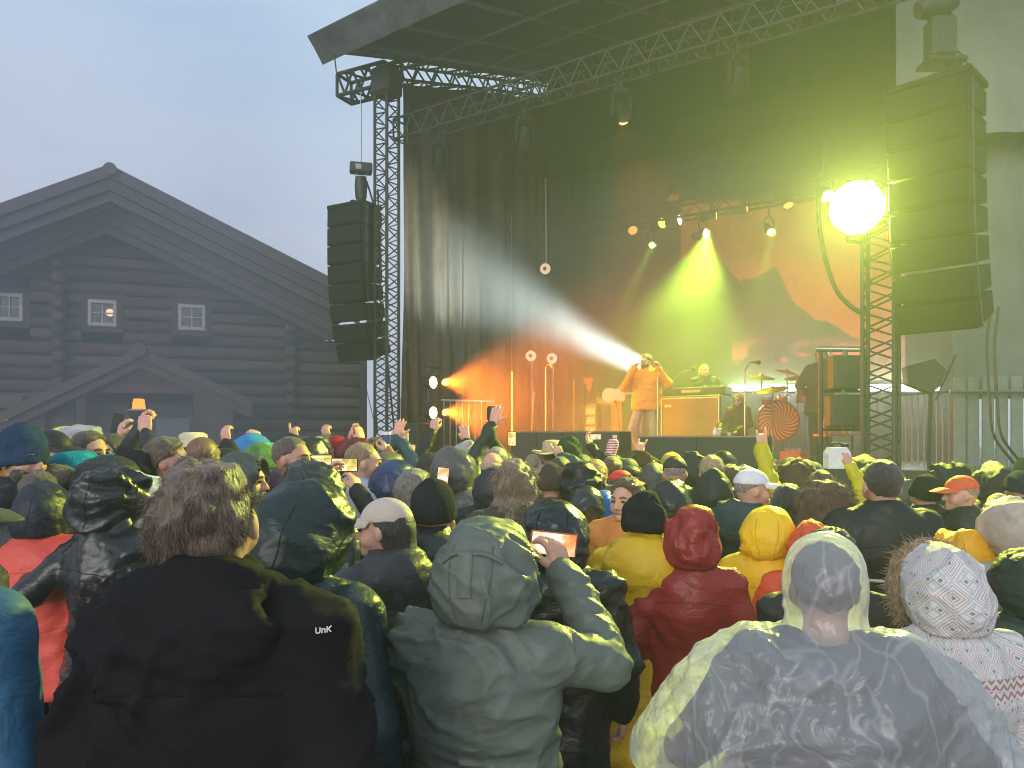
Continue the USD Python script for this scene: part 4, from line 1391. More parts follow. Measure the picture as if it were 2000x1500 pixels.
def strands(parent, V, Fc, N, count, length, mat, seed, fall=0.6, width=0.0011, curl=0.0, keep=None, name='loose_hair', lift=.45):
    """Loose hairs standing off the hair mass (curves)."""
    r = np.random.default_rng(seed)
    ar = np.linalg.norm(np.cross(V[Fc[:, 1]] - V[Fc[:, 0]], V[Fc[:, 2]] - V[Fc[:, 0]]), axis=1)
    ok = np.ones(len(Fc), bool) if keep is None else keep(V[Fc].mean(1))
    ar = ar * ok
    f = r.choice(len(Fc), count, p=ar / ar.sum())
    b = r.dirichlet((1, 1, 1), count)
    p = (V[Fc[f]] * b[..., None]).sum(1)
    n = (N[Fc[f]] * b[..., None]).sum(1)
    L = length * r.uniform(.5, 1.3, count)
    side = r.normal(size=(count, 3)) * .30
    flow = np.stack([meshkit.noise(p * 17 + seed), meshkit.noise(p * 17 + seed + 20), meshkit.noise(p * 17 + seed + 40)], 1) - .5
    pts = []
    ph = r.uniform(0, 6.28, count)
    down = np.array([0, 0, -1.0])
    tg = down - n * (n @ down)[:, None] + np.cross(n, down) * .35
    tg += n * 0 + np.stack([p[:, 0] - p[:, 0].mean(), p[:, 1] - p[:, 1].mean(), 0 * p[:, 0]], 1) * 2.0 * np.clip(n[:, 2:3], 0, 1)
    tg += flow * 1.7
    tg /= np.linalg.norm(tg, axis=1, keepdims=True) + 1e-6
    for t in (0, .3, .65, 1.0):
        d = n * lift * (t - .45 * t * t) + tg * fall * t + side * (.35 * t * t)
        w = np.stack([np.sin(ph + t * 6), np.cos(ph * 1.3 + t * 6), np.sin(ph * .7 + t * 5)], 1) * curl * t
        pts.append(p - n * .004 + d * L[:, None] + w)
    P = np.stack(pts, 1).reshape(-1, 3)
    path = parent + '/' + uname(parent, name)
    c = UsdGeom.BasisCurves.Define(stage, path)
    c.CreateTypeAttr('linear')
    c.CreateCurveVertexCountsAttr(Vt.IntArray.FromNumpy(np.full(count, 4, np.int32)))
    c.CreatePointsAttr(Vt.Vec3fArray.FromNumpy(P.astype(np.float32)))
    w4 = np.tile(np.array([1, .9, .7, .2]) * width * 2, count)
    c.CreateWidthsAttr(Vt.FloatArray.FromNumpy(w4.astype(np.float32)))
    c.SetWidthsInterpolation('vertex')
    UsdShade.MaterialBindingAPI.Apply(c.GetPrim()).Bind(mat)
    tag(c.GetPrim(), kind='stuff')


def knit(c):
    key = ('knit', tuple(c))
    if key not in _mats:
        c = np.array(c)
        _mats[key] = usdkit.material(stage, mname(), {
            'g': ('geometry', {}), 'm': ('mapping', {'scale': (1, 1, .5)}), 'v': ('voronoi_texture', {'scale': 130.0}), 'n': ('noise_texture', {'scale': 14.0, 'detail': 3.0}),
            'r': ('rgb_ramp', {'ramp': [(0.3, tuple(c * .75)), (0.7, tuple(c * 1.2))]}), 'b': ('bump', {'strength': .7, 'distance': .006}), 'p': ('principled_bsdf', {'roughness': .95, 'specular_ior_level': .12})},
            [('g.position', 'm.vector'), ('m.vector', 'v.vector'), ('g.position', 'n.vector'), ('n.fac', 'r.fac'), ('r.color', 'p.base_color'), ('v.distance', 'b.height'), ('b.normal', 'p.normal')], surface='p.BSDF')
    return _mats[key]


PC = [0]


def ik(side, T, pole=None, bend=1.0):
    """Elbow and wrist of an arm that reaches for T."""
    A, T = SH[side], np.asarray(T, float)
    d = T - A
    n = np.linalg.norm(d)
    u = d / n
    n = min(n, .555)
    T = A + u * n
    p = np.array(pole if pole is not None else (side * .7, -.25, -.65))
    p = p - u * (p @ u)
    p /= np.linalg.norm(p)
    return A + u * n / 2 + p * math.sqrt(max(0, .283 ** 2 - (n / 2) ** 2)), T
FACE_AT = np.array([2.6, 13.0])                                    # where the crowd looks: the singer


def person(px, top, Y, label, jacket=(.03, .03, .035), head='hood', hc=None, hair=None, turn=0.0, look=0.0, pitch=0.0, roll=0.0, arms=None, skin='fair', bulk=1.0, hem=.74, legs_c=(.02, .02, .024),
           rough=.6, coat=0.0, group=None, hoodw=1.0, hoodh=1.0, peak=0.0, drape=1.0, vol=1.0, tall=1.0, hood_down=None, lean=0.0, base=0.0, pos=None, H=None, collar=1.525, face=False, beard=None, strand=0,
           big=0.012, sharp=0.008, sleeve=1.0, jm=None, hm=None, legs=None, dz=0.0, res=None, fold=.5, flare=1.0, facing=None, cat='person', head2=None, hairv=None, seams=True, hoodf=1.25):
    PC[0] += 1
    seed = PC[0]
    x = (px - CX) / F * Y if pos is None else pos[0]
    Y = Y if pos is None else pos[1]
    H = (CAMZ - (top - HY) / F * Y - base) if H is None else H
    topz = {'hood': 1.785 + .05 * peak + .02 * (hoodh - 1), 'beanie': 1.775 + .1 * (tall - 1), 'cap': 1.77, 'hat': 1.80}.get(head, 1.765 if hair not in (None, 'bald') else 1.752) - dz - .040
    s = H / topz
    th = math.atan2(FACE_AT[1] - Y, FACE_AT[0] - x) - math.pi / 2 + turn if facing is None else facing
    near = Y < 4.0
    arms = dict(arms or {})
    for k, sd in (('l', -1), ('r', 1)):
        if k in arms and 'at' in arms[k]:                            # (px, py, how much nearer to the stage) of the hand
            ax_, ay_, dY = arms[k]['at']
            T = reach(ax_, ay_, Y + dY, x, Y, 0, s, th, base)
            w0 = np.asarray(arms[k].get('wofs', (0, 0, -.07)), float)
            e_, w_ = ik(sd, T + w0, arms[k].get('pole'))
            arms[k] = {**arms[k], 'e': e_, 'w': w_}
            if 'dir' not in arms[k]:
                arms[k]['dir'] = tuple(-w0 / np.linalg.norm(w0) * .6 + (w_ - e_) / np.linalg.norm(w_ - e_) * .4)
            arms[k].setdefault('palm', (0, 1, 0))
    rj, rh, rd = (.016, .011, .0075) if Y < 3 else (.024, .015, .011) if Y < 5 else (.036, .022, .014) if Y < 8 else (.045, .028, .018)
    if Y > 5:
        sharp = sharp * 1.7
    if res:
        rj, rh, rd = res
    A = {-1: arm(-1, (arms or {}).get('l')), 1: arm(1, (arms or {}).get('r'))}
    t = thing('person', label, cat, (x, Y, base), th, group)
    L = rot(lean, (0, 1, 0))[:3, :3]

    def fin(V):
        V = np.array(V)
        V[:, 2] -= dz
        if lean:
            V = V @ L.T
        return V * s

    def hd(V):
        V = twist(V, look, pitch, roll)
        V[:, 2] -= .040 * np.clip((V[:, 2] - 1.44) / .10, 0, 1)          # necks sit down in their collars
        return V
    # one continuous skin: head and neck, trunk and limbs, hands
    hv, hf = head_mesh(rd if (face or near) else max(rd, .013))
    bv, bf = body_mesh(A)
    if dz:
        bv = bv.copy()
        bv = bv[:]
    vs, fs, n = [hd(hv), bv], [hf, bf + len(hv)], len(hv) + len(bv)
    for sd in (-1, 1):
        e, w, sp = A[sd]
        if sp['hand'] and (Y < 3.5 or sp['hand'] != 'relax'):
            v, f = place_hand(sp['hand'], .0065 if Y < 5 else .009, w, sp.get('dir', w - e), sp['palm'], (sd < 0) != sp.get('flip', False))
            vs.append(v)
            fs.append(f + n)
            n += len(v)
    V, Fc = np.vstack(vs), np.vstack(fs)
    if dz and legs:                                                  # seated or kneeling figures: drop the standing legs
        keep = (V[Fc][:, :, 2] > .80).all(1) | (Fc.min(1) >= len(hv) + len(bv))
        Fc = Fc[keep]
    part(t, 'body', (fin(V), Fc), SKIN[skin], True)
    if face:
        for sd in (-1, 1):
            m = trimesh.creation.icosphere(2, .0105)
            m.vertices = m.vertices * (1.2, 1, .62)
            part(t, 'eye', (fin(hd(m.vertices + (sd * .033, .0850, 1.640))), m.faces), M_EYE, True)
            m = tube(curve_pts([(sd * .014, .0945, 1.661), (sd * .034, .0915, 1.667), (sd * .050, .078, 1.660)], 4), .0042, 6)
            part(t, 'eyebrow', (fin(hd(np.array(m.vertices))), m.faces), hair_mat(hc if hair and hc else (.05, .035, .025)), True)
        m = tube(curve_pts([(-.024, .089, 1.574), (-.010, .0975, 1.5765), (0, .098, 1.575), (.010, .0975, 1.5765), (.024, .089, 1.574)], 4), .0052, 6)
        part(t, 'lips', (fin(hd(np.array(m.vertices))), m.faces), M_LIP, True)
    jv, jf = jacket_mesh(A, rj, bulk, hem, flare, collar, sleeve, hood=0.0 if not hood_down else 1.0 if hood_down is True else hood_down)
    jv = crease(jv, jf, seed, big, sharp)
    jp = part(t, 'jacket', (fin(jv), jf), jm or fabric(jacket, rough, fold, coat=coat), True)
    out = {'path': t, 's': s, 'fin': fin, 'A': A, 'th': th, 'x': x, 'Y': Y, 'hd': hd, 'jacket': (jv, jf, jp), 'base': base}
    if Y < 4.0 and base == 0 and seams:
        sm_ = jm or fabric(tuple(np.array(jacket) * .7), rough, .2)
        xs = np.linspace(-.165 * bulk, .165 * bulk, 14)
        xz = np.stack([xs, 1.325 + .015 * np.cos(xs * 9)], 1)
        y = back_y(jv, xz)
        m = tube(np.stack([xz[:, 0], y - .0006, xz[:, 1]], 1), .0022, 5)
        part(t, 'seam', (fin(m.vertices), m.faces), sm_, True)
    part(t, 'trousers', (fin(trousers_mesh(.04 if Y > 3.4 else .03, legs)[0]), trousers_mesh(.04 if Y > 3.4 else .03, legs)[1]), fabric(legs_c, .8), True)
    for sd in (-1, 1):
        a = legs[sd][2] if legs else (sd * .105, -.015, .09)
        v, f = shoe_mesh(a[0], a[1], a[2] - .09)
        part(t, 'shoe', (fin(v), f), plain((.025, .022, .02), .5), True)
    hmat = hm or fabric(hc if hc is not None else jacket, rough, fold, coat=coat)
    if head == 'hood':
        v, f = hood_mesh(rh, hoodw, hoodh, 1.0, peak, True, drape)
        v = hd(crease(v, f, seed + .2, big * 1.2, sharp * hoodf))
        out['hood'] = (v, f)
        out['hoodp'] = part(t, 'hood', (fin(v), f), hmat, True)
        if Y < 4.0 and base == 0:
            for sx in (-1, 1):
                lz = np.linspace(1.512, 1.700, 14)
                xz = np.stack([sx * (.030 + .028 * np.sin((lz - 1.50) * 11)), lz], 1)
                y = back_y(v, xz)
                m = tube(np.stack([xz[:, 0], y - .0006, xz[:, 1]], 1), .0020, 5)
                part(t, 'hood_seam', (fin(m.vertices), m.faces), fabric(tuple(np.array(hc if hc is not None else jacket) * .7), rough, .2) if hm is None else hm, True)
    elif head == 'beanie':
        v, f = beanie_mesh(rh * .8, tall)
        part(t, 'beanie', (fin(hd(crease(v, f, seed, .012, .009))), f), knit(hc if hc is not None else jacket), True)
    elif head == 'cap':
        (v, f), (bv_, bf_) = cap_parts(rh * .8)
        cp = part(t, 'cap', (fin(hd(v)), f), hmat, True)
        part(cp, 'brim', (fin(hd(np.array(bv_))), bf_), hmat, 50)
        out['cap'] = cp
    elif head == 'hat':
        v, f = hat_mesh()
        part(t, 'hat', (fin(hd(np.array(v))), f), hmat, 60)
    if hair:
        hcol = head2 or (hc if head == 'none' and hc is not None else (.05, .035, .022))
        hm_ = hair_mat(hcol)
        v, f = hair_mesh(hair, rh * .85, vol)
        amp, fr = {'short': (.012, 40), 'spiky': (.018, 60), 'bald': (.004, 60), 'long': (.016, 26), 'bob': (.014, 30), 'curly': (.032, 30)}[hair]
        if head != 'none':
            v, f = hair_mesh(hair, rh * .85, min(vol, .925))
        if head != 'none':
            amp *= .35
        if hairv:
            amp, fr = hairv
        v = rough_up(v, f, seed, amp, fr)
        hp = part(t, 'hair', (fin(hd(v)), f), hm_, True)
        out['hair'] = (v, f)
        if strand and head == 'none':
            V2 = fin(hd(v))
            strands(t, V2, f, vnormals(V2, f), strand, {'short': .030, 'spiky': .035, 'long': .042, 'bob': .04, 'curly': .065, 'bald': .01}[hair] * s, hm_, seed, fall=.9 if hair != 'spiky' else 0.1, lift=.16 if hair in ('short', 'bob', 'long') else .6, curl=.008 if hair == 'curly' else .003,
                    width=.00055 if Y < 3 else .0013 if Y < 6 else .0024)
    if beard is not None:
        def bfn(p):
            d = smin(rc(p, (-.05, .045, 1.575), (.05, .045, 1.575), .038, .038), rc(p, (0, .070, 1.575), (0, .072, 1.525), .040, .034), .02)
            d = smax(d, p[:, 2] - (1.590 + .5 * np.maximum(0, np.abs(p[:, 0]) - .03)), .008)
            return d
        if ('beard',) not in _cache:
            _cache[('beard',)] = surface(bfn, (-.11, -.02, 1.46), (.11, .13, 1.64), .010)
        v, f = _cache[('beard',)]
        part(t, 'beard', (fin(hd(rough_up(v, f, seed, .008, 60))), f), hair_mat(beard), True)
    return out


def to_world(o, local):
    """World position of a point given in a person's own (unscaled) frame."""
    v = o['fin'](np.array([local], float))[0]
    c, s_ = math.cos(o['th']), math.sin(o['th'])
    return np.array([o['x'] + v[0] * c - v[1] * s_, o['Y'] + v[0] * s_ + v[1] * c, o['base'] + v[2]])


def reach(px, py, Ydist, x, Y, H_over, s, th, base=0.0):
    """A wrist target, seen at pixel (px, py) and distance Ydist, in a person's own frame."""
    q = pt(px, py, Ydist) - np.array([x, Y, base])
    c, s_ = math.cos(-th), math.sin(-th)
    return np.array([q[0] * c - q[1] * s_, q[0] * s_ + q[1] * c, q[2]]) / s


M_SCREEN = usdkit.material(stage, '/World/Looks/phone_screen', {
    'g': ('geometry', {}), 'n': ('noise_texture', {'scale': 28.0, 'detail': 3.0}),
    'r': ('rgb_ramp', {'ramp': [(0.30, (0.25, 0.35, 0.12)), (0.45, (1.0, 0.55, 0.12)), (0.55, (1.0, 0.85, 0.45)), (0.68, (0.8, 0.95, 0.7))]}), 'e': ('emission', {'strength': 0.9})},
    [('g.position', 'n.vector'), ('n.fac', 'r.fac'), ('r.color', 'e.color')], surface='e.emission')
M_SCREEN2 = usdkit.material(stage, '/World/Looks/phone_screen_orange', {
    'g': ('geometry', {}), 'n': ('noise_texture', {'scale': 22.0, 'detail': 2.0}),
    'r': ('rgb_ramp', {'ramp': [(0.35, (0.9, 0.25, 0.08)), (0.5, (1.0, 0.5, 0.2)), (0.62, (1.0, 0.85, 0.7))]}), 'e': ('emission', {'strength': 0.9})},
    [('g.position', 'n.vector'), ('n.fac', 'r.fac'), ('r.color', 'e.color')], surface='e.emission')


def phone(loc, w, h, label, yaw=0.0, roll=0.0, screen=M_SCREEN, body=(.015, .015, .016)):
    """A phone held up, its screen turned back towards the camera (-y)."""
    t = thing('phone', label, 'phone', loc, yaw)
    R = rot(roll, (0, 1, 0))
    b = part(t, 'case', box((0, 0, 0), (w, .010, h), None, .004).apply_transform(R), plain(body, .3))
    part(t, 'screen', box((0, -.0058, 0), (w * .92, .0012, h * .90)).apply_transform(R), screen)
    part(t, 'camera_bump', box((-w * .3, .0075, h * .3), (.022, .006, .03), None, .002).apply_transform(R), plain((.02, .02, .02), .2))
    return t
# ------------------------------------------------------------------ band and gear on the stage
def gear(name, label, catg, px0, py0, px1, py1, b, depth, mat, bev=0.02, group=None, base=None):
    """A box of equipment standing on the deck whose front face covers the given pixels; returns path, size and pixel scale."""
    p = SP((px0 + px1) / 2, py0, b)
    k = p[1] / F
    w = (px1 - px0) * k / max(.35, (SU[0] - (((px0 + px1) / 2 - CX) / F) * SU[1]))
    z0 = base if base is not None else FLOOR
    t = thing(name, label, catg, (p[0], p[1], z0), RZ_STAGE, group)
    return t, w, p[2] - z0, k


M_TOLEX = plain((0.05, 0.03, 0.018), 0.6, var=0.2, scale=60, bump=0.2)
M_GCLOTH = usdkit.material(stage, '/World/Looks/amp_cloth', {
    'g': ('geometry', {}), 'w': ('wave_texture', {'bands_direction': 'diagonal', 'scale': 22.0, 'distortion': 0.4}), 'r': ('rgb_ramp', {'ramp': [(0.2, (0.16, 0.085, 0.035)), (0.8, (0.24, 0.13, 0.05))]}),
    'p': ('principled_bsdf', {'roughness': 0.85})}, [('g.position', 'w.vector'), ('w.fac', 'r.fac'), ('r.color', 'p.base_color')], surface='p.BSDF')
M_PIPING = plain((0.6, 0.55, 0.4), 0.4)

t, w, h, k = gear('amplifier_cabinet', 'large brown cloth-fronted amplifier cabinet with pale piping behind the singer', 'amplifier', 1288, 772, 1407, 852, 2.6, .6, M_TOLEX)
part(t, 'cabinet', box((0, .3, h / 2), (w, .6, h), None, .02), M_TOLEX)
part(t, 'speaker_cloth', box((0, -.008, h / 2), (w * .93, .02, h * .90)), M_GCLOTH)
for sx in (-1, 1):
    part(t, 'piping', box((sx * w * .468, -.012, h / 2), (.018, .03, h * .93)), M_PIPING)
for sz in (-1, 1):
    part(t, 'piping', box((0, -.012, h / 2 + sz * h * .457), (w * .92, .028, .018)), M_PIPING)
part(t, 'badge', box((-w * .36, -.022, h * .84), (.12, .01, .04)), M_PIPING)
AMPTOP = FLOOR + h
t2, w2, h2_, k = gear('organ', 'long dark keyboard organ standing on top of the large amplifier', 'keyboard', 1288, 756, 1413, 772, 2.75, .5, M_BLK2, base=AMPTOP + .003)
part(t2, 'case', box((0, .2, h2_ / 2), (w2, .45, h2_), None, .02), M_BLK2)
part(t2, 'name_plate', box((0, -.03, h2_ * .5), (w2 * .3, .01, h2_ * .3)), plain((.3, .28, .2), .4))
for i in range(5):
    part(t2, 'knob', lathe([(0, .025), (.018, .022), (.02, 0)], 10).apply_translation((w2 * (.2 + .06 * i), .0, h2_)), M_STEEL, True)

t, w, h, k = gear('amplifier_cabinet', 'plain brown amplifier cabinet left of the singer', 'amplifier', 1167, 776, 1217, 850, 2.9, .5, M_TOLEX)
part(t, 'cabinet', box((0, .25, h / 2), (w, .5, h), None, .02), M_TOLEX)
part(t, 'speaker_cloth', box((0, -.006, h / 2), (w * .9, .014, h * .9)), M_GCLOTH)
part(t, 'corner', cat([box((sx * w * .47, -.002, h * f_), (.05, .03, .05)) for sx in (-1, 1) for f_ in (.03, .97)]), M_BLK)
t, w, h, k = gear('amplifier_rack', 'narrow black equipment rack with silver controls beside the brown amplifier', 'amplifier', 1143, 788, 1165, 850, 2.7, .5, M_BLK)
part(t, 'case', box((0, .25, h / 2), (w, .5, h), None, .015), M_BLK2)
for i in range(5):
    part(t, 'unit', box((0, -.008, h * (.14 + .18 * i)), (w * .86, .02, h * .13)), plain((.16, .15, .14), .35, metal=.5))
# guitar lying in its stand in front of the brown amplifier
gq = SP(1200, 772, 2.4)
t = thing('electric_guitar', 'pale electric guitar resting on a stand left of the singer', 'guitar', gq, RZ_STAGE + .2)
from shapely.geometry import Point as ShPoint
from shapely.ops import unary_union
body2 = unary_union([ShPoint(-.10, 0).buffer(.135), ShPoint(.08, .01).buffer(.115), ShPoint(.15, .075).buffer(.05), ShPoint(.15, -.065).buffer(.045)]).buffer(.02).buffer(-.02).simplify(.004)
part(t, 'guitar_body', prism(list(body2.exterior.coords)[:-1], .045), plain((.55, .30, .22), .25, coat=.6))
part(t, 'neck', box((.45, .02, .02), (.6, .025, .05), None, .006), plain((.35, .2, .1), .4))
part(t, 'headstock', box((.80, .02, .03), (.14, .02, .08), None, .008), plain((.35, .2, .1), .4))
part(t, 'stand', cat([tube([(0, .06, -.05), (sx * .15, .1, FLOOR - gq[2])], .012) for sx in (-1, 1)]), M_BLK)
# red pennant and small board
pq = SP(1150, 742, 3.0)
t = thing('pennant', 'small red triangular pennant hanging on a stand beside the amplifiers', 'pennant', pq, RZ_STAGE)
part(t, 'cloth', prism([(-.12, .03), (.10, .03), (.02, -.24)], .008), plain((.55, .05, .04), .8))
part(t, 'pole', tube([(-.13, .012, .05), (-.13, .012, FLOOR - pq[2])], .012), M_BLK)

# black riser at the front edge where the singer stands, and the box left of it
for (x0, x1, y0, lab, m_, d_) in ((1240, 1480, 851, 'long black box riser at the stage edge before the singer', plain((.03, .03, .028), .7, var=.3, scale=40, bump=.3), .5), (992, 1205, 842, 'low brown boxes along the stage edge under the mic stands', plain((.07, .05, .035), .7, var=.3, scale=30), .4)):
    t, w, h, k = gear('front_riser', lab, 'riser', x0, y0, x1, 900, 0.05, d_, m_)
    nn = 2 if x0 > 1100 else 4
    for i in range(nn):
        part(t, 'section', box((-w / 2 + w / nn * (i + .5), d_ / 2, h / 2), (w / nn - .008, d_, h - .002), None, .012), m_)
    part(t, 'top_edge', box((0, -.004, h - .012), (w * .998, .012, .018)), plain((.30, .22, .12), .5))


def mic_stand(px, py, b, label, boom=None):
    q = SP(px, py, b)
    t = thing('microphone_stand', label, 'microphone stand', (q[0], q[1], FLOOR), RZ_STAGE)
    h = q[2] - FLOOR
    part(t, 'pole', tube([(0, 0, .02), (0, 0, h)], .0135), M_STEEL, True)
    part(t, 'base', lathe([(0, .03), (.03, .03), (.13, .012), (.135, 0)], 18), M_BLK)
    if boom:
        e = SP(boom[0], boom[1], b) - np.array([q[0], q[1], FLOOR])
        e = np.array([e[0] * math.cos(RZ_STAGE) + e[1] * math.sin(RZ_STAGE), -e[0] * math.sin(RZ_STAGE) + e[1] * math.cos(RZ_STAGE), e[2]])
        part(t, 'boom', tube(curve_pts([(0, 0, h), (e * .5 + np.array([0, 0, h]) * .5) + (0, 0, .06), e], 6), .012), M_STEEL, True)
        d = e / np.linalg.norm(e)
        m = lathe([(0, -.1), (.014, -.1), (.018, 0), (.028, .01), (.030, .04), (.018, .062), (0, .066)], 12).apply_transform(frame_to((.8, -.3, -.1)))
        part(t, 'microphone', m.apply_translation(e), M_BLK, True)
    else:
        part(t, 'clip', box((0, 0, h), (.05, .04, .05), None, .01), M_BLK)
    return t


mic_stand(1285, 716, 1.75, 'slim microphone stand gripped by the singer')
mic_stand(1455, 722, 1.6, 'tall stand with bent boom and microphone before the drums', (1478, 708))
mic_stand(1066, 718, 1.6, 'microphone stand alone at the left of the stage', (1080, 717))
mic_stand(1304, 752, 3.0, 'boom microphone reaching over the organ', (1352, 721))
for px, y0, lab in ((1000, 726, 'brightest'), (1036, 765, 'dimmer slanting'), (1121, 740, 'faint')):
    q = SP(px, y0, 1.2 if px == 1000 else 2.0)
    t = thing('light_tube', f'{lab} upright orange light tube at the left of the stage', 'light tube', (q[0], q[1], FLOOR), RZ_STAGE)
    part(t, 'tube_lens', tube([(0, 0, .1), (.0 if px != 1036 else .08, 0, q[2] - FLOOR)], .016 if px == 1000 else .010, 8), glow((1.0, .30, .06), {1000: 2.6, 1036: .8, 1121: .5}[px]), True)
    part(t, 'foot', lathe([(0, .1), (.03, .1), (.08, 0.0)], 12), M_BLK)
# ring lamps
for px, py, b, lab in ((1037, 695, 3.0, 'left one of the pair of glowing round fans at stage left'), (1078, 700, 3.0, 'right one of the pair of glowing round fans at stage left'), (1065, 525, 3.4, 'high glowing round fan above the pair at stage left')):
    q = SP(px, py, b)
    t = thing('round_lamp', lab, 'lamp', q, RZ_STAGE + .1)
    r = 10.5 * q[1] / F
    R = rot(math.pi / 2, (1, 0, 0))
    part(t, 'ring', lathe([(r * .38, 0), (r * .42, .03), (r * .95, .03), (r, 0), (r * .95, -.03), (r * .42, -.03), (r * .38, 0)], 22).apply_transform(R), glow((.95, .62, .42), .75), True)
    part(t, 'hub', lathe([(0, .035), (r * .36, .03), (r * .37, -.03), (0, -.035)], 16).apply_transform(R), plain((.12, .07, .05), .5))
    part(t, 'pole', tube([(0, .05, 0), (0, .05, FLOOR - q[2])] if py > 600 else [(0, .05, 0), (-.02, .05, SP(1052, 350, b)[2] - q[2])], .02), M_ALU)

# lighting stand at stage left with two amber lamps
q = SP(836, 712, 0.7)
t = thing('lighting_stand', 'black stand with two amber lamps shining across from stage left', 'lighting stand', (q[0], q[1], FLOOR), RZ_STAGE)
hh = q[2] - FLOOR
part(t, 'pole', tube([(0, 0, 0), (0, 0, hh)], .025), M_BLK)
part(t, 'crossbar', tube([(-.06, 0, hh - .03), (.35, 0, hh - .1)], .022), M_BLK)
part(t, 'foot', cat([box((0, 0, .02), (.6, .06, .04)), box((0, 0, .021), (.06, .6, .036))]), M_BLK)
for py in (747, 806):
    z = SP(850, py, 0.7)[2] - FLOOR
    Rr = rot(math.pi / 2, (0, 1, 0))
    hp_ = part(t, 'lamp_housing', lathe([(0, -.16), (.08, -.15), (.11, -.03), (.115, .05)], 16).apply_transform(Rr).apply_translation((.10, -.02, z)), M_BLK2, 40)
    part(hp_, 'lens', lathe([(.108, .045), (.07, .06), (0, .065)], 16).apply_transform(Rr).apply_translation((.10, -.02, z)), glow((1.0, .55, .14), 14.0), True)
    part(t, 'barn_door', box((.13, -.02, z + .16), (.18, .2, .01)).apply_transform(np.eye(4)), M_BLK)
    part(t, 'side_box', box((-.07, 0, z - .02), (.10, .12, .26), None, .015), M_BLK2)

# pale railing fence at stage left
f0, f1 = SP(783, 779, 1.1), SP(965, 784, 1.9)
t = thing('crowd_barrier', 'pale upright-barred metal barrier standing at the left of the stage', 'barrier')
mb = plain((.50, .44, .38), .4, metal=.3)
for i in range(16):
    f_ = i / 15
    p = f0 + (f1 - f0) * f_
    part(t, 'bar', tube([(p[0], p[1], p[2] - 1.0), (p[0], p[1], p[2])], .016 if i in (0, 15) else .011), mb, True)
part(t, 'top_rail', tube([f0, f1], .02, 8), mb, True)
part(t, 'bottom_rail', tube([f0 - (0, 0, .95), f1 - (0, 0, .95)], .02, 8), mb, True)
t, w, h, k = gear('monitor_speaker', 'black speaker boxes at the foot of the left tower', 'loudspeaker', 776, 826, 815, 880, 0.2, .4, M_BLK)
part(t, 'cabinet', box((0, .2, h / 2), (w, .4, h), None, .02), M_BLK2)
part(t, 'grille', box((0, -.008, h / 2), (w * .9, .02, h * .9)), M_GRILLE)

# drums
dp = SP(1520, 822, 2.9)
kd = dp[1] / F
t = thing('drum_kit', 'drum kit with red and white swirl painted bass drum and brass cymbals', 'drums', (dp[0], dp[1], FLOOR), RZ_STAGE + .45)
r = 38.5 * kd
zc = max(r + .02, dp[2] - FLOOR)
Rx = rot(math.pi / 2, (1, 0, 0))
M_RED = plain((.34, .014, .008), .3, coat=.5)
M_WHITEP = plain((.90, .26, .04), .4)
bdp = part(t, 'bass_drum', lathe([(r, 0), (r * 1.0, -.42), (r * .96, -.42)], 32).apply_transform(Rx).apply_translation((0, 0, zc)), plain((.12, .03, .02), .35, coat=.5), 40)
part(bdp, 'hoop', lathe([(r * .97, .03), (r * 1.05, .03), (r * 1.05, -.02), (r * .97, -.02)], 32).apply_transform(Rx).apply_translation((0, 0, zc)), M_RED, 40)
nsw = 22
for kk in range(nsw * 2):                                           # the painted swirl: wedges bent round the middle
    prev = None
    pts_a, pts_b = [], []
    for rr in np.linspace(.05, .97, 9):
        a0 = 2 * math.pi * kk / (nsw * 2) + rr * 1.0
        a1 = 2 * math.pi * (kk + 1) / (nsw * 2) + rr * 1.0
        pts_a.append((rr * r * math.cos(a0), rr * r * math.sin(a0)))
        pts_b.append((rr * r * math.cos(a1), rr * r * math.sin(a1)))
    v = np.array([(x, -.012, zc + z) for x, z in pts_a + pts_b])
    n9 = len(pts_a)
    f = [q_ for i in range(n9 - 1) for q_ in ((i, i + n9, i + 1), (i + 1, i + n9, i + n9 + 1))]
    part(bdp, 'swirl_stripe', trimesh.Trimesh(v, np.array(f), process=False), M_RED if kk % 2 else M_WHITEP)
for (px, py, rr, hh_, b_) in ((1500, 785, 11, 12, 3.0), (1528, 782, 12, 13, 3.0), (1572, 775, 15, 22, 2.6)):
    q = SP(px, py, b_) - np.array([dp[0], dp[1], FLOOR])
    th_ = RZ_STAGE + .45
    q = np.array([q[0] * math.cos(th_) + q[1] * math.sin(th_), -q[0] * math.sin(th_) + q[1] * math.cos(th_), q[2]])
    R_, H_ = rr * kd, hh_ * kd
    tom = part(t, 'tom', lathe([(R_, H_ / 2), (R_, -H_ / 2)], 22).apply_translation(q), plain((.35, .06, .03), .3, coat=.5), 40)
    part(tom, 'drum_head', lathe([(R_ * 1.01, H_ / 2 + .004), (0, H_ / 2 + .012)], 22).apply_translation(q), plain((.7, .6, .5), .5), True)
    part(tom, 'hoop', lathe([(R_ * 1.04, H_ / 2 + .012), (R_ * 1.05, H_ / 2 - .02)], 22).apply_translation(q), M_STEEL, True)
    part(t, 'drum_leg', tube([q - (0, 0, H_ / 2), (q[0] + .05, q[1] + .1, 0)], .014), M_STEEL)
M_BRASS = plain((.55, .34, .10), .28, metal=.9, var=.2, scale=12)
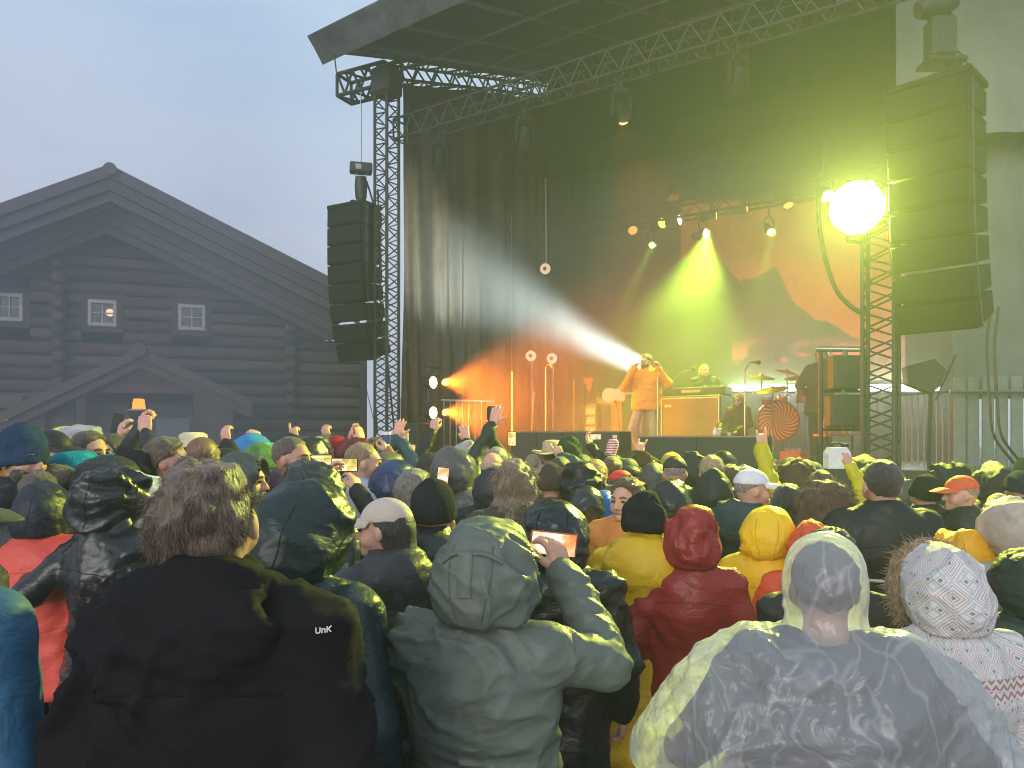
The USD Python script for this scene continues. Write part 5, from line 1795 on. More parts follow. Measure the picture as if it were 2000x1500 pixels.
for (px, py, rr, tl_, b_) in ((1487, 736, 26, .10, 2.7), (1508, 760, 30, -.18, 2.3), (1537, 726, 22, .22, 3.3), (1556, 738, 24, -.05, 3.4)):
    q = SP(px, py, b_) - np.array([dp[0], dp[1], FLOOR])
    q = np.array([q[0] * math.cos(th_) + q[1] * math.sin(th_), -q[0] * math.sin(th_) + q[1] * math.cos(th_), q[2]])
    R_ = rr * kd
    cy = part(t, 'cymbal', lathe([(0, .045), (.03, .04), (.05, .018), (R_ * .6, .008), (R_, -.012), (R_, -.016), (0, .03)], 26).apply_transform(rot(tl_, (0, 1, 0)) @ rot(.22, (1, 0, 0))).apply_translation(q), M_BRASS, 40)
    part(cy, 'wing_nut', trimesh.creation.cylinder(.012, .07).apply_translation(q + (0, 0, .05)), M_STEEL)
    part(t, 'cymbal_stand', tube([q, (q[0] + .03, q[1] + .1, q[2] * .45), (q[0] + .03, q[1] + .1, 0)], .014), M_STEEL)
# orange-lit bottles crate and cups at the stage edge
t, w, h, k = gear('bottle_crate', 'orange lit crate of bottles at the stage edge below the drums', 'crate', 1524, 880, 1560, 905, 0.1, .3, M_RED)
part(t, 'crate', cat([box((0, 0, h / 2), (w, .02, h * .9)), box((0, .3, h / 2), (w, .02, h * .9)), box((-w / 2, .15, h / 2), (.02, .28, h * .9)), box((w / 2, .15, h / 2), (.02, .28, h * .9))]), plain((.7, .12, .03), .4))
for i in range(6):
    part(t, 'bottle', lathe([(0, h * 1.1), (.012, h * 1.1), (.014, h * .9), (.03, h * .75), (.032, .02), (0, .02)], 10).apply_translation((-w / 2 + w * (i % 3 + .6) / 3.2, .09 + .12 * (i // 3), 0)), plain((.45, .16, .05), .15, coat=.6), True)
for px, py, lab, c in ((1397, 835, 'clear water bottle on the black riser', (.6, .65, .6)), (1404, 842, 'small cup beside the bottle on the riser', (.7, .55, .3)), (1424, 848, 'low pale cup at the right end of the riser', (.7, .6, .45))):
    q = SP(px, py, .35)
    zt_ = CAMZ - (851 - HY) / F * q[1]
    t = thing('bottle' if px == 1397 else 'cup', lab, 'bottle' if px == 1397 else 'cup', (q[0], q[1], zt_ + .002))
    hh_ = max(.04, q[2] - zt_)
    part(t, 'vessel', lathe([(.024, 0), (.028, hh_ * .6), (.012, hh_ * .85), (.012, hh_)] if px == 1397 else [(.024, 0), (.032, hh_)], 12), plain(c, .15, coat=.6), True)
    part(t, 'cap' if px == 1397 else 'rim', lathe([(.013, hh_), (.013, hh_ + .018), (0, hh_ + .018)] if px == 1397 else [(.032, hh_), (.034, hh_ + .004), (.030, hh_)], 12), plain((.2, .3, .6) if px == 1397 else c, .4))

# frame stand with two black boxes in front of the right tower
b_ = 0.35
q0, q1 = SP(1603, 682, b_), SP(1690, 682, b_)
t = thing('fixture_frame', 'black tube frame holding two square fixtures left of the right tower', 'lighting stand')
part(t, 'post', tube([(q0[0], q0[1], FLOOR), (q0[0], q0[1], q0[2])], .03, 8), M_BLK, True)
part(t, 'post', tube([(q1[0], q1[1], FLOOR), (q1[0], q1[1], q1[2])], .03, 8), M_BLK, True)
part(t, 'top_bar', tube([q0 - (.05, 0, 0), q1 + (.05, 0, 0)], .034, 8), M_STEEL, True)
for py0, py1, x0, x1 in ((697, 760, 1618, 1684), (772, 835, 1612, 1684)):
    a, c = SP(x0, py0, b_), SP(x1, py1, b_)
    m = box(((a + c) / 2), (abs(c[0] - a[0]) * 1.15, .22, a[2] - c[2]), None, .02)
    fx = part(t, 'fixture', m, M_BLK2)
    part(fx, 'face', box((a + c) / 2 - (0, .115, 0), (abs(c[0] - a[0]) * 1.0, .012, (a[2] - c[2]) * .86)), M_GRILLE)
    part(fx, 'hanger', box(((a + c) / 2)[:2].tolist() + [a[2] + .03], (.06, .05, .07), None, .01), M_STEEL)
    part(t, 'shelf_bar', tube([SP(1603, py1 + 4, b_), SP(1690, py1 + 4, b_)], .018, 8), M_BLK)
# side table with orange-lit clutter
q = SP(1640, 850, .9)
t = thing('gear_table', 'low table of orange lit bottles and cables behind the fixture frame', 'table', (q[0], q[1], FLOOR))
tz = max(.3, q[2] - FLOOR)
part(t, 'table_top', box((0, 0, tz), (.55, .4, .03)), plain((.5, .2, .08), .4))
for sx in (-1, 1):
    for sy in (-1, 1):
        part(t, 'leg', tube([(sx * .24, sy * .16, 0), (sx * .24, sy * .16, tz)], .014), M_BLK)
for i in range(5):
    part(t, 'bottle', lathe([(.028, 0), (.03, .14), (.011, .19), (.011, .23), (0, .23)], 10).apply_translation((-.2 + .1 * i, .05 * (i % 2), tz + .016)), plain((.6, .25, .1), .15, coat=.6), True)
# the musicians
ST = dict(base=FLOOR, res=(.022, .014, .010))
def onstage(px, b):
    q = SP(px, 800, b)
    return (q[0], q[1])


qs = onstage(1262, 1.9)
TOC = math.atan2(-qs[1], -qs[0]) - math.pi / 2                         # facing the crowd
s_h = 1.80
o = person(0, 0, 0, 'singer in pale sweatshirt and light trousers gripping the microphone stand', pos=qs, H=CAMZ - (692 - HY) / F * qs[1] - FLOOR, jacket=(.72, .29, .05), head='none', hair='short', hc=(.10, .06, .03), vol=1.08,
           facing=TOC - .35, look=-.35, face=True, beard=(.08, .05, .03), legs_c=(.40, .29, .20), rough=.8, hem=.82, bulk=1.08, cat='person',
           arms={'r': {'e': (.34, .12, 1.18), 'w': (.10, .24, 1.50), 'hand': 'grip', 'palm': (-1, .2, 0), 'dir': (-.6, .1, .8)}, 'l': {'e': (-.40, .06, 1.22), 'w': (-.27, .20, 1.46), 'hand': 'grip', 'palm': (.4, .9, 0), 'dir': (0, .2, 1)}},
           legs={-1: ((-.088, 0, .92), (-.12, .03, .50), (-.12, -.015, .09)), 1: ((.088, 0, .92), (.17, .16, .53), (.10, .02, .12))}, **ST)
mc = lathe([(0, -.12), (.014, -.12), (.019, .02), (.026, .03), (.028, .06), (.015, .082), (0, .085)], 12).apply_transform(frame_to((.55, -.75, .25)))
mq = to_world(o, (.035, .17, 1.585))
t = thing('microphone', 'black microphone held to the singer\'s mouth', 'microphone', mq)
part(t, 'handle', mc, M_BLK, True)
part(t, 'grille_ball', trimesh.creation.icosphere(2, .027).apply_translation(tuple(np.array((.55, -.75, .25)) / .963 * .06)), M_STEEL, True)

qk = onstage(1376, 3.35)
person(0, 0, 0, 'keyboard player with long pale hair and dark shirt behind the organ', pos=qk, H=CAMZ - (711 - HY) / F * qk[1] - FLOOR, jacket=(.025, .022, .02), head='none', hair='long', hc=(.30, .20, .12), facing=math.atan2(-qk[1], -qk[0]) - math.pi / 2 + .2, face=True, look=.3,
       arms={'r': {'e': (.30, .05, 1.16), 'w': (.18, .28, 1.10), 'hand': 'relax', 'palm': (0, 0, -1)}, 'l': {'e': (-.30, .05, 1.16), 'w': (-.18, .28, 1.10), 'hand': 'relax', 'palm': (0, 0, -1)}}, **ST)
qc = onstage(1441, 2.2)
KN = {s: ((s * .09, .0, .92), (s * .16, .40, .90), (s * .17, .34, .48)) for s in (-1, 1)}
person(0, 0, 0, 'curly haired musician in dark vest sitting low left of the bass drum', pos=qc, H=CAMZ - (771 - HY) / F * qc[1] - FLOOR, dz=.39, legs=KN, jacket=(.06, .03, .02), head='none', hair='curly', hc=(.28, .14, .06), facing=math.atan2(-qc[1], -qc[0]) - math.pi / 2 - .5, face=True, look=.2, skin='tan', hem=.86,
       arms={'r': {'e': (.32, .08, 1.12), 'w': (.20, .34, 1.05), 'hand': 'grip', 'palm': (0, 0, -1)}, 'l': {'e': (-.32, .08, 1.12), 'w': (-.2, .34, 1.0), 'hand': 'grip', 'palm': (0, 0, -1)}}, **ST)
st = thing('drum_stool', 'low round stool under the seated musician', 'stool', (qc[0], qc[1], FLOOR))
part(st, 'seat', lathe([(0, .40), (.17, .40), (.18, .37), (.17, .33), (0, .33)], 18), M_BLK2, 40)
for k3 in range(3):
    part(st, 'leg', tube([(0, 0, .33), (.22 * math.cos(k3 * 2.09), .22 * math.sin(k3 * 2.09), 0)], .014), M_STEEL)
qb = onstage(1603, 2.4)
person(0, 0, 0, 'musician in dark shirt with bare arms half hidden behind the fixture frame', pos=qb, H=1.76, jacket=(.03, .028, .03), head='none', hair='long', hc=(.07, .05, .03), facing=math.atan2(-qb[1], -qb[0]) - math.pi / 2 - .4, face=True, skin='tan',
       arms={'r': {'e': (.30, .04, 1.16), 'w': (.16, .26, 1.06), 'hand': 'relax', 'palm': (0, -1, 0)}, 'l': {'e': (-.32, .06, 1.18), 'w': (-.36, .26, 1.26), 'hand': 'grip', 'palm': (0, -1, 0)}}, **ST)
# ------------------------------------------------------------------ the crowd, from the camera towards the stage
BLK, BLK3, NAVY, DKG, OLV, CHAR = (.012, .013, .014), (.018, .019, .020), (.013, .020, .045), (.014, .026, .023), (.036, .036, .022), (.030, .031, .033)
BRN, DBR, LBR, GRY, BLO, GBL = (.060, .036, .022), (.028, .018, .012), (.13, .080, .045), (.22, .19, .165), (.36, .25, .13), (.24, .19, .13)
YELR, REDR, ORGR = (.62, .40, .012), (.25, .020, .020), (.60, .085, .035)
G = 'spectators seen from behind in the middle of the crowd'

# ---- front row
H1 = person(470, 893, 1.6, 'man with thick wavy brown hair and black softshell jacket, nearest of all', jacket=(.0085, .0085, .0105), head='none', hair='short', hc=(.115, .074, .046), vol=1.05, look=.26, pitch=.06, roll=-.10, bulk=1.13, hood_down=1.15,
            rough=.9, big=.009, sharp=.012, strand=15000, collar=1.53, fold=.2, res=(.012, .008, .007), turn=.06, lean=-.026, hairv=(.030, 21))


def on_back(o, lx, lz, out=.004):
    """World point and outward direction on the back of a person's jacket."""
    V, Fc, _ = o['jacket']
    near_ = np.hypot(V[:, 0] - lx, V[:, 2] - lz) + np.where(V[:, 1] > -.02, 9, 0)
    i = np.argmin(near_)
    n = vnormals(V, Fc)[i]
    return V[i] + n * out, n


pq, nq = on_back(H1, .235, 1.425, .003)
M4 = np.eye(4)
zax = nq / np.linalg.norm(nq)
xax = np.cross((0, 0, 1.0), zax)
xax /= np.linalg.norm(xax)
M4[:3, 0], M4[:3, 1], M4[:3, 2], M4[:3, 3] = xax, np.cross(zax, xax), zax, pq
logo = meshkit.text_mesh('UnK', .0105, .0015, True).apply_transform(M4)
part(H1['path'], 'logo', (H1['fin'](logo.vertices), logo.faces), plain((.75, .75, .75), .5, var=.0))

H3 = person(945, 1022, 2.1, 'person in grey green hooded rain jacket filming with a phone', hoodf=.9, jacket=(.105, .128, .104), head='hood', hoodw=1.14, hoodh=.97, drape=1.0, rough=.55, res=(.009, .0065, .007), big=.010, sharp=.013, sleeve=1.08, seams=False, bulk=1.02, hem=.70, turn=.05, fold=.35,
            arms={'r': {'e': (.335, .07, 1.345), 'w': (.195, .27, 1.555), 'hand': 'phone', 'palm': (-.8, .5, -.1), 'dir': (-.35, .25, .9)}, 'l': {'e': (-.27, .10, 1.16), 'w': (-.10, .34, 1.40), 'hand': 'grip', 'palm': (1, .2, 0)}})
hv_, hf_ = H3['hood']
rv_, rf_ = ribbon(hv_, [(-.016, 1.685), (-.013, 1.65), (-.011, 1.61), (-.010, 1.575)], .042, .011)     # strap stitched down the back of the hood
part(H3['path'], 'hood_strap', (H3['fin'](rv_), rf_), fabric((.112, .136, .110), .55, .3), True)
rv_, rf_ = ribbon(hv_, [(-.085, 1.656), (-.045, 1.680), (.0, 1.684), (.045, 1.680), (.085, 1.660)], .012, .007)
part(H3['path'], 'hood_seam', (H3['fin'](rv_), rf_), fabric((.095, .118, .094), .55, .3), True)
hp3 = to_world(H3, (.150, .33, 1.645))
phone(hp3, .150, .074, 'phone with orange rim held up by the person in grey green', H3['th'] * .0 + .1, .12, M_SCREEN2, (.35, .08, .04))

PONCHO = usdkit.material(stage, '/World/Looks/clear_poncho', {
    'g': ('geometry', {}), 'dn': ('noise_texture', {'scale': 5.0, 'detail': 2.0}), 'dm': ('mix', {'mix_type': 'linear_light', 'fac': .10}), 'm': ('mapping', {'scale': (1.2, 1.2, .7)}),
    'v1': ('voronoi_texture', {'scale': 10.0, 'feature': 'f1'}), 'v2': ('voronoi_texture', {'scale': 25.0, 'feature': 'f1'}), 'n': ('noise_texture', {'scale': 7.0, 'detail': 4.0, 'distortion': 1.4}),
    'v3': ('voronoi_texture', {'scale': 8.0, 'feature': 'distance_to_edge'}), 'ln': ('map_range', {'from_min': .0, 'from_max': .055, 'to_min': .56, 'to_max': .36, 'clamp': True}), 'm3': ('mapping', {'scale': (1.0, 1.0, .45)}),
    'ad': ('math', {'math_type': 'multiply_add', 'value2': .40}), 'ae': ('math', {'math_type': 'multiply_add', 'value2': .9}), 'b': ('bump', {'strength': .55, 'distance': .03}),
    'tr': ('transparent_bsdf', {'color': (.95, .96, .97)}), 'tl': ('translucent_bsdf', {'color': (.92, .93, .90)}), 'df': ('diffuse_bsdf', {'color': (.86, .88, .90)}), 'gl': ('glossy_bsdf', {'roughness': .20, 'color': (.95, .95, .95)}),
    'a': ('mix_closure', {'fac': .55}), 'c': ('mix_closure', {'fac': .36}), 'f': ('fresnel', {'IOR': 1.7}), 'e': ('mix_closure', {'fac': .35}), 'd': ('mix_closure', {})},
    [('dm.color', 'm3.vector'), ('m3.vector', 'v3.vector'), ('v3.distance', 'ln.value'), ('ln.result', 'c.fac'), ('g.position', 'dn.vector'), ('g.position', 'dm.color1'), ('dn.color', 'dm.color2'), ('dm.color', 'm.vector'), ('m.vector', 'v1.vector'), ('m.vector', 'v2.vector'), ('m.vector', 'n.vector'), ('v2.distance', 'ad.value1'), ('v1.distance', 'ad.value3'), ('n.fac', 'ae.value1'), ('ad.value', 'ae.value3'), ('ae.value', 'b.height'),
     ('b.normal', 'tl.normal'), ('b.normal', 'df.normal'), ('b.normal', 'gl.normal'), ('b.normal', 'f.normal'),
     ('df.BSDF', 'a.closure1'), ('tl.BSDF', 'a.closure2'), ('tr.BSDF', 'c.closure1'), ('a.closure', 'c.closure2'), ('f.fac', 'd.fac'), ('c.closure', 'd.closure1'), ('a.closure', 'e.closure1'), ('gl.BSDF', 'e.closure2'), ('e.closure', 'd.closure2')], surface='d.closure')
H4 = person(1608, 1058, 2.0, 'person in crumpled translucent white plastic rain poncho with hood up', jacket=(.030, .035, .052), head='none', hair='short', hc=(.03, .024, .02), bulk=.97, hem=.8, res=(.02, .010, .008), turn=.0,
            arms={'l': {'e': (-.36, -.02, 1.16), 'w': (-.22, .22, 1.15), 'hand': 'relax', 'palm': (1, 0, 0)}, 'r': {'e': (.36, -.02, 1.16), 'w': (.22, .22, 1.12), 'hand': 'relax', 'palm': (-1, 0, 0)}}, collar=1.455)


def poncho_fn(p):
    d = smax(torso_fn(p, (.43, .42, .40, .36, .30, .215, .125, .095), (.24, .23, .22, .21, .19, .165, .13, .10), (.6, .85, 1.06, 1.20, 1.34, 1.43, 1.48, 1.54)), p[:, 2] - 1.50, .02)
    hd_ = smin(ell(p, (0, -.015, 1.655), (.103, .130, .122)), rc(p, (0, -.02, 1.6), (0, -.03, 1.47), .098, .100), .03)
    for sd in (-1, 1):
        d = smin(d, rc(p, (sd * .17, -.03, 1.42), (sd * .40, .02, 1.13), .098, .10), .06)
    d = smin(d, hd_, .03)
    shell = np.abs(d) - .0
    d = smax(d, .72 - p[:, 2], .01)
    cav = ell(p, (0, .115, 1.635), (.080, .12, .105))
    return smax(d, -cav, .01)


pv_, pf_ = surface(poncho_fn, (-.56, -.34, .70), (.56, .36, 1.82), .010)
mask = np.clip((1.60 - pv_[:, 2]) / .2, .16, 1)
pv_ = crease(pv_, pf_, 91, .030, .026, .6, mask, True)
pv_ = crease(pv_, pf_, 37, .002, .010, 1.3, np.maximum(mask, .35), True)
pv_[:, 2] -= .024 * np.clip((pv_[:, 2] - 1.44) / .10, 0, 1)
part(H4['path'], 'poncho', (H4['fin'](pv_), pf_), PONCHO, True)

# fair-isle jacket with fur-edged hood
def isle_pattern():
    """Printed knit-like pattern from a vertex coordinate (u across, v up, metres): diamonds in diamonds, zigzag bands, small dots."""
    base_, red_, tl_, gry_ = (.56, .54, .53), (.36, .16, .15), (.20, .29, .30), (.23, .20, .20)
    N = {'a': ('attribute', {'attribute': 'print'}), 's': ('separate_xyz', {}), 'g': ('geometry', {}), 'n': ('noise_texture', {'scale': 9.0, 'detail': 3.0}), 'b': ('bump', {'strength': .5, 'distance': .02}), 'p': ('principled_bsdf', {'roughness': .7})}
    K = [('a.vector', 's.vector'), ('g.position', 'n.vector'), ('n.fac', 'b.height'), ('b.normal', 'p.normal')]

    def op(name, kind, a, b=None, c=None):
        N[name] = ('math', {'math_type': kind, **{f'value{i + 1}': x for i, x in enumerate((a, b, c)) if isinstance(x, (int, float))}})
        K.extend((x, f'{name}.value{i + 1}') for i, x in enumerate((a, b, c)) if isinstance(x, str))
        return name + '.value'

    def tri(name, src, period, shift=0.0):
        x = op(name + '1', 'multiply_add', src, 1 / period, 50.0 + shift)
        x = op(name + '2', 'fraction', x)
        x = op(name + '3', 'subtract', x, .5)
        x = op(name + '4', 'absolute', x)
        return op(name + '5', 'multiply', x, 2.0)

    def ramp(name, src, stops):
        N[name] = ('rgb_ramp', {'ramp': stops, 'interpolate': False})
        K.append((src, name + '.fac'))
        return name + '.color'

    big_ = op('dd', 'add', tri('u', 's.x', .082), tri('v', 's.y', .098))
    big_ = op('dh', 'multiply', big_, .5)
    c1 = ramp('r1', big_, [(0, gry_), (.07, base_), (.13, tl_), (.165, base_), (.235, red_), (.265, base_), (.36, gry_), (.385, base_), (.46, red_), (.485, base_), (.60, tl_), (.625, base_)])
    sm_ = op('sd', 'multiply', op('se', 'add', tri('x', 's.x', .030), tri('y', 's.y', .030)), .5)
    c2 = ramp('r2', sm_, [(0, gry_), (.22, base_), (.42, tl_), (.52, base_)])
    mk = op('mk', 'greater_than', big_, .66)
    N['m1'] = ('mix', {'mix_type': 'mix'})
    K.extend([(mk, 'm1.fac'), (c1, 'm1.color1'), (c2, 'm1.color2')])
    zz = op('zz', 'multiply_add', tri('z', 's.x', .034), .018, 's.y')
    zc = ramp('r3', tri('w', zz, .026), [(0, base_), (.58, red_)])
    band = op('bm', 'greater_than', tri('q', 's.y', .46, .1), .84)
    N['m2'] = ('mix', {'mix_type': 'mix'})
    K.extend([(band, 'm2.fac'), ('m1.color', 'm2.color1'), (zc, 'm2.color2'), ('m2.color', 'p.base_color')])
    return usdkit.material(stage, '/World/Looks/patterned_cloth', N, K, surface='p.BSDF')


ISLE_M = isle_pattern()
H5 = person(1842, 1072, 2.3, 'person in white jacket with red and grey knit pattern and fur hood', head='hood', jm=ISLE_M, hm=ISLE_M, hoodw=1.02, res=(.0095, .0065, .008), sharp=.007, big=.012, bulk=1.05, hem=.66, turn=.1)
for pth, (v_, f_) in ((H5['jacket'][2], H5['jacket'][:2]), (H5['hoodp'], H5['hood'])):
    ang = np.arctan2(v_[:, 0], -v_[:, 1] - .0)
    rad = .20 if pth == H5['jacket'][2] else .12
    uu_ = ang * rad
    cc_ = np.stack([uu_ + 5, v_[:, 2], 0 * uu_], 1)
    UsdGeom.PrimvarsAPI(UsdGeom.Mesh(stage.GetPrimAtPath(pth))).CreatePrimvar('print', Sdf.ValueTypeNames.Vector3fArray, 'vertex').Set(Vt.Vec3fArray.FromNumpy(cc_.astype(np.float32)))
ring = curve_pts([(.105 * math.sin(a) * 1.12, .075 + .02 * math.cos(a), 1.645 + .135 * math.cos(a)) for a in np.linspace(-2.5, 2.5, 14)], 4)
rm = tube(ring, .026, 10)
rv = H5['fin'](H5['hd'](rough_up(np.array(rm.vertices), rm.faces, 3, .01, 60)))
fur_m = hair_mat((.30, .21, .12))
fp_ = part(H5['path'], 'fur_trim', (rv, rm.faces), fur_m, True)
strands(H5['path'], rv, rm.faces, vnormals(rv, rm.faces), 6500, .080, fur_m, 77, fall=.12, lift=1.3, width=.0011, curl=.004, name='fur_hair')

H2 = person(588, 948, 2.2, 'person in dark green rain jacket with big wet hood, behind the brown haired man', jacket=(.020, .042, .046), hc=(.013, .026, .024), hoodw=1.06, hoodh=1.02, drape=1.05, rough=.45, coat=.2, bulk=1.10, res=(.012, .008, .01), turn=-.1, sharp=.006, big=.010)
H6 = person(-128, 1085, 1.75, 'person in blue jacket cut off by the left edge of the photo', jacket=(.030, .11, .20), head='none', hair='short', hc=DBR, rough=.6, bulk=1.16, res=(.014, .010, .012), H=1.88, sharp=.006)
person(-84, 930, 2.2, 'blond person in olive green cap at the left edge of the crowd', jacket=(.03, .03, .03), head='cap', hc=(.075, .075, .035), hair='bob', head2=(.30, .21, .08), turn=-.9, look=-.5, res=(.02, .010, .008), hood_down=True)
person(226, 917, 3.4, 'person in glossy black rain jacket with hood up, left of the brown haired man', jacket=(.012, .014, .016), rough=.32, coat=.5, hoodw=.95, bulk=1.08, res=(.018, .011, .011), sharp=.013, arms={'l': {'at': (72, 1085, .22), 'hand': 'open', 'palm': (0, 1, 0), 'pole': (-.6, -.5, -.6)}}, turn=-.1)
person(100, 941, 3.65, 'person in coral red jacket with dark navy hood, left of the glossy black jacket', jacket=(.66, .085, .060), hc=(.014, .018, .032), rough=.6, bulk=1.18, turn=.35, lean=-.03, look=.3, sharp=.007)
person(848, 936, 3.3, 'man in black beanie and black jacket left of the grey green hood', jacket=(.024, .028, .030), head='beanie', hc=(.020, .022, .025), hood_down=1.2, collar=1.56, rough=.5, coat=.15, bulk=1.08, tall=1.15, hair='short', head2=DBR, sharp=.009)
person(752, 970, 3.0, 'dark haired woman in beige cap looking left', jacket=(.045, .046, .052), head='cap', hc=(.50, .42, .35), hair='long', head2=(.020, .014, .011), turn=1.15, look=.5, face=True, hood_down=True, bulk=.95)
person(790, 1040, 3.35, 'small person in bright blue jacket between the beige cap and the black beanie', jacket=(.01, .22, .50), hc=(.015, .016, .02), hoodw=.85, H=1.50)
person(1090, 975, 2.95, 'person in long black rain jacket with glossy hood beside the held-up phone', jacket=(.011, .014, .014), rough=.36, coat=.45, hoodw=1.02, bulk=.94, hem=.60, sharp=.010, res=(.018, .011, .012))
person(1008, 905, 4.0, 'woman with long wavy dirty blond hair and brown jacket', jacket=(.060, .052, .040), head='none', hair='long', hc=(.21, .15, .09), vol=1.16, strand=2600, hairv=(.03, 22), rough=.75, hood_down=True, bulk=1.02)
person(1258, 966, 3.55, 'person in long yellow raincoat and black beanie', jacket=YELR, head='beanie', hc=(.016, .018, .022), hood_down=1.25, collar=1.56, rough=.5, hem=.48, flare=1.12, bulk=1.04, tall=1.0, hair='short', head2=DBR, sharp=.012, big=.016)
person(1224, 935, 4.3, 'smiling woman with short brown hair and orange jacket facing the camera', jacket=(.60, .23, .05), head='none', hair='short', hc=(.085, .050, .025), vol=1.12, facing=math.pi - .45, look=-.25, face=True, skin='fair', strand=700)
person(1352, 998, 3.4, 'person in dark red raincoat with hood up', jacket=REDR, hoodw=.98, rough=.5, hem=.60, flare=1.08, bulk=.98, sharp=.009, turn=-.08)
person(1502, 992, 3.8, 'person in bright yellow raincoat with hood up', jacket=(.70, .46, .014), rough=.48, hoodw=1.05, bulk=1.02, turn=-.25, sharp=.012, big=.016)
person(1470, 914, 4.6, 'man in white cap and teal dark jacket', jacket=(.030, .055, .060), head='cap', hc=(.62, .64, .68), hood_down=1.3, turn=-1.0, look=-.3, hair='short', head2=GRY, bulk=1.05)
person(1612, 948, 4.1, 'woman with big curly brown hair glowing at the edges', jacket=(.05, .04, .04), head='none', hair='curly', hc=(.11, .065, .030), vol=1.28, strand=2200, hood_down=False)
person(1583, 1020, 3.6, 'person in orange red rain jacket with hood up, behind the clear poncho', jacket=ORGR, rough=.5, hoodw=.95, bulk=1.02, turn=-.2)
person(1622, 1032, 2.75, 'dark haired person just in front of the orange red hood', jacket=(.03, .03, .03), head='none', hair='short', hc=(.022, .017, .014), vol=1.08, strand=600)
o = person(1722, 898, 3.9, 'tall broad man in black jacket with pale stripe before the lattice tower', jacket=(.016, .020, .018), head='none', hair='short', hc=(.03, .028, .02), bulk=1.22, hood_down=True, rough=.6)
pqs = [on_back(o, x_, 1.175, .006)[0] for x_ in np.linspace(-.20, .20, 9)]
m = tube(pqs, .008, 6)
part(o['path'], 'reflective_stripe', (o['fin'](m.vertices), m.faces), plain((.5, .52, .5), .4), True)
person(1806, 927, 5.2, 'person with dark cap lit yellow along its top at the right', jacket=(.02, .028, .024), head='beanie', hc=(.02, .026, .022), bulk=1.1)
person(1875, 927, 5.0, 'man in orange red cap with white patch at the right', jacket=(.022, .032, .028), head='cap', hc=(.55, .10, .04), turn=1.1, look=.3, hair='short', head2=GBL, bulk=1.05)
person(1950, 962, 4.8, 'blond person with ponytail and red collar near the right edge', jacket=(.50, .06, .045), head='none', hair='long', hc=(.40, .30, .16), vol=.95, strand=500, turn=-.3)
person(1990, 978, 3.2, 'person in beige rain jacket with hood up at the right edge', jacket=(.40, .34, .27), rough=.6, hoodw=1.12, bulk=1.1, turn=.3)
person(1880, 1036, 3.3, 'person in orange yellow raincoat with hood up behind the patterned jacket', jacket=(.68, .34, .012), rough=.48, hoodw=1.05, bulk=1.0, sharp=.010)
person(2010, 1075, 2.75, 'person in dark green jacket cut off by the right edge', jacket=(.022, .040, .030), hoodw=1.0, bulk=1.05)
person(1310, 940, 4.55, 'person in black hood right of the smiling woman', jacket=(.018, .022, .024), rough=.4, coat=.3, hoodw=1.0)
person(1537, 944, 4.4, 'person with neat round black hair right of the white cap', jacket=(.05, .035, .03), head='none', hair='bob', hc=(.012, .012, .012), vol=1.03, hood_down=False)
person(1145, 950, 4.7, 'person in shiny black hood with yellow lit rim left of the smiling woman', jacket=(.02, .024, .024), rough=.3, coat=.5, hoodw=.95)
person(1180, 958, 5.0, 'small person in bright blue rain hood', jacket=(.012, .13, .50), rough=.5, hoodw=.8)
person(812, 917, 4.4, 'woman with long grey hair left of the black beanie', jacket=(.05, .05, .05), head='none', hair='long', hc=(.16, .14, .12), vol=1.12, strand=900, rough=.4)
phone(pt(865, 930, 4.9), .075, .12, 'phone with orange screen right of the grey long hair', .1, .1, M_SCREEN2)
person(965, 910, 4.8, 'person in dark navy hood left of the wavy blond hair', jacket=(.020, .024, .036), hoodw=.92, bulk=1.0)
person(770, 897, 4.9, 'person in navy blue rain hood with wet yellow rim', jacket=(.014, .030, .11), rough=.35, coat=.4, hoodw=1.15)
person(748, 884, 5.4, 'person in grey brown hood right behind the navy blue hood', jacket=(.10, .09, .075), hoodw=1.15)
o = person(712, 863, 5.0, 'man with cropped fair hair and pale blue collar, face lit yellow', jacket=(.40, .45, .60), head='none', hair='short', hc=(.24, .16, .085), vol=.98, turn=-.5, look=-.4, face=True)
o = person(646, 958, 4.0, 'person with grey blond hair filming with both hands on a phone', jacket=BLK, head='none', hair='short', hc=(.22, .17, .12), vol=1.1, strand=500,
           arms={'r': {'at': (698, 925, .35), 'hand': 'phone', 'palm': (-1, .3, 0), 'wofs': (.03, -.05, -.10)}, 'l': {'at': (648, 905, .35), 'hand': 'phone', 'palm': (1, .3, 0), 'wofs': (-.02, -.05, -.10)}})
phone(pt(673, 908, 4.42), .155, .078, 'phone held sideways showing the bright stage, in two hands', 0.05, 0.0, M_SCREEN)
phone(pt(628, 900, 4.9), .14, .075, 'second smaller phone with pale screen left of the sideways phone', 0.05, 0.0, M_SCREEN)
person(606, 901, 3.7, 'person in black green hood right behind the big wet green hood', jacket=(.020, .030, .027), rough=.35, coat=.4, hoodw=1.08)
person(550, 916, 4.3, 'person in plum purple hood', jacket=(.085, .030, .055), hoodw=.9, turn=.4)
person(588, 886, 4.7, 'person in grey purple knitted hat', jacket=CHAR, head='beanie', hc=(.11, .095, .12), hair='bob', head2=(.20, .14, .09))
person(573, 851, 4.6, 'balding man in black quilted jacket looking right', jacket=(.026, .028, .028), head='none', hair='short', vol=.955, hc=(.075, .052, .035), turn=-1.1, look=-.3, face=True, skin='tan', sharp=.016)
person(478, 882, 4.0, 'bearded man in grey green hood, face lit yellow', jacket=(.055, .065, .060), turn=-.75, look=-.4, face=True, beard=(.07, .045, .025), skin='fair', hoodw=.9)
person(512, 868, 5.2, 'person in bright lime safety jacket', jacket=(.50, .75, .03), head='beanie', hc=(.10, .22, .07), turn=-.4)
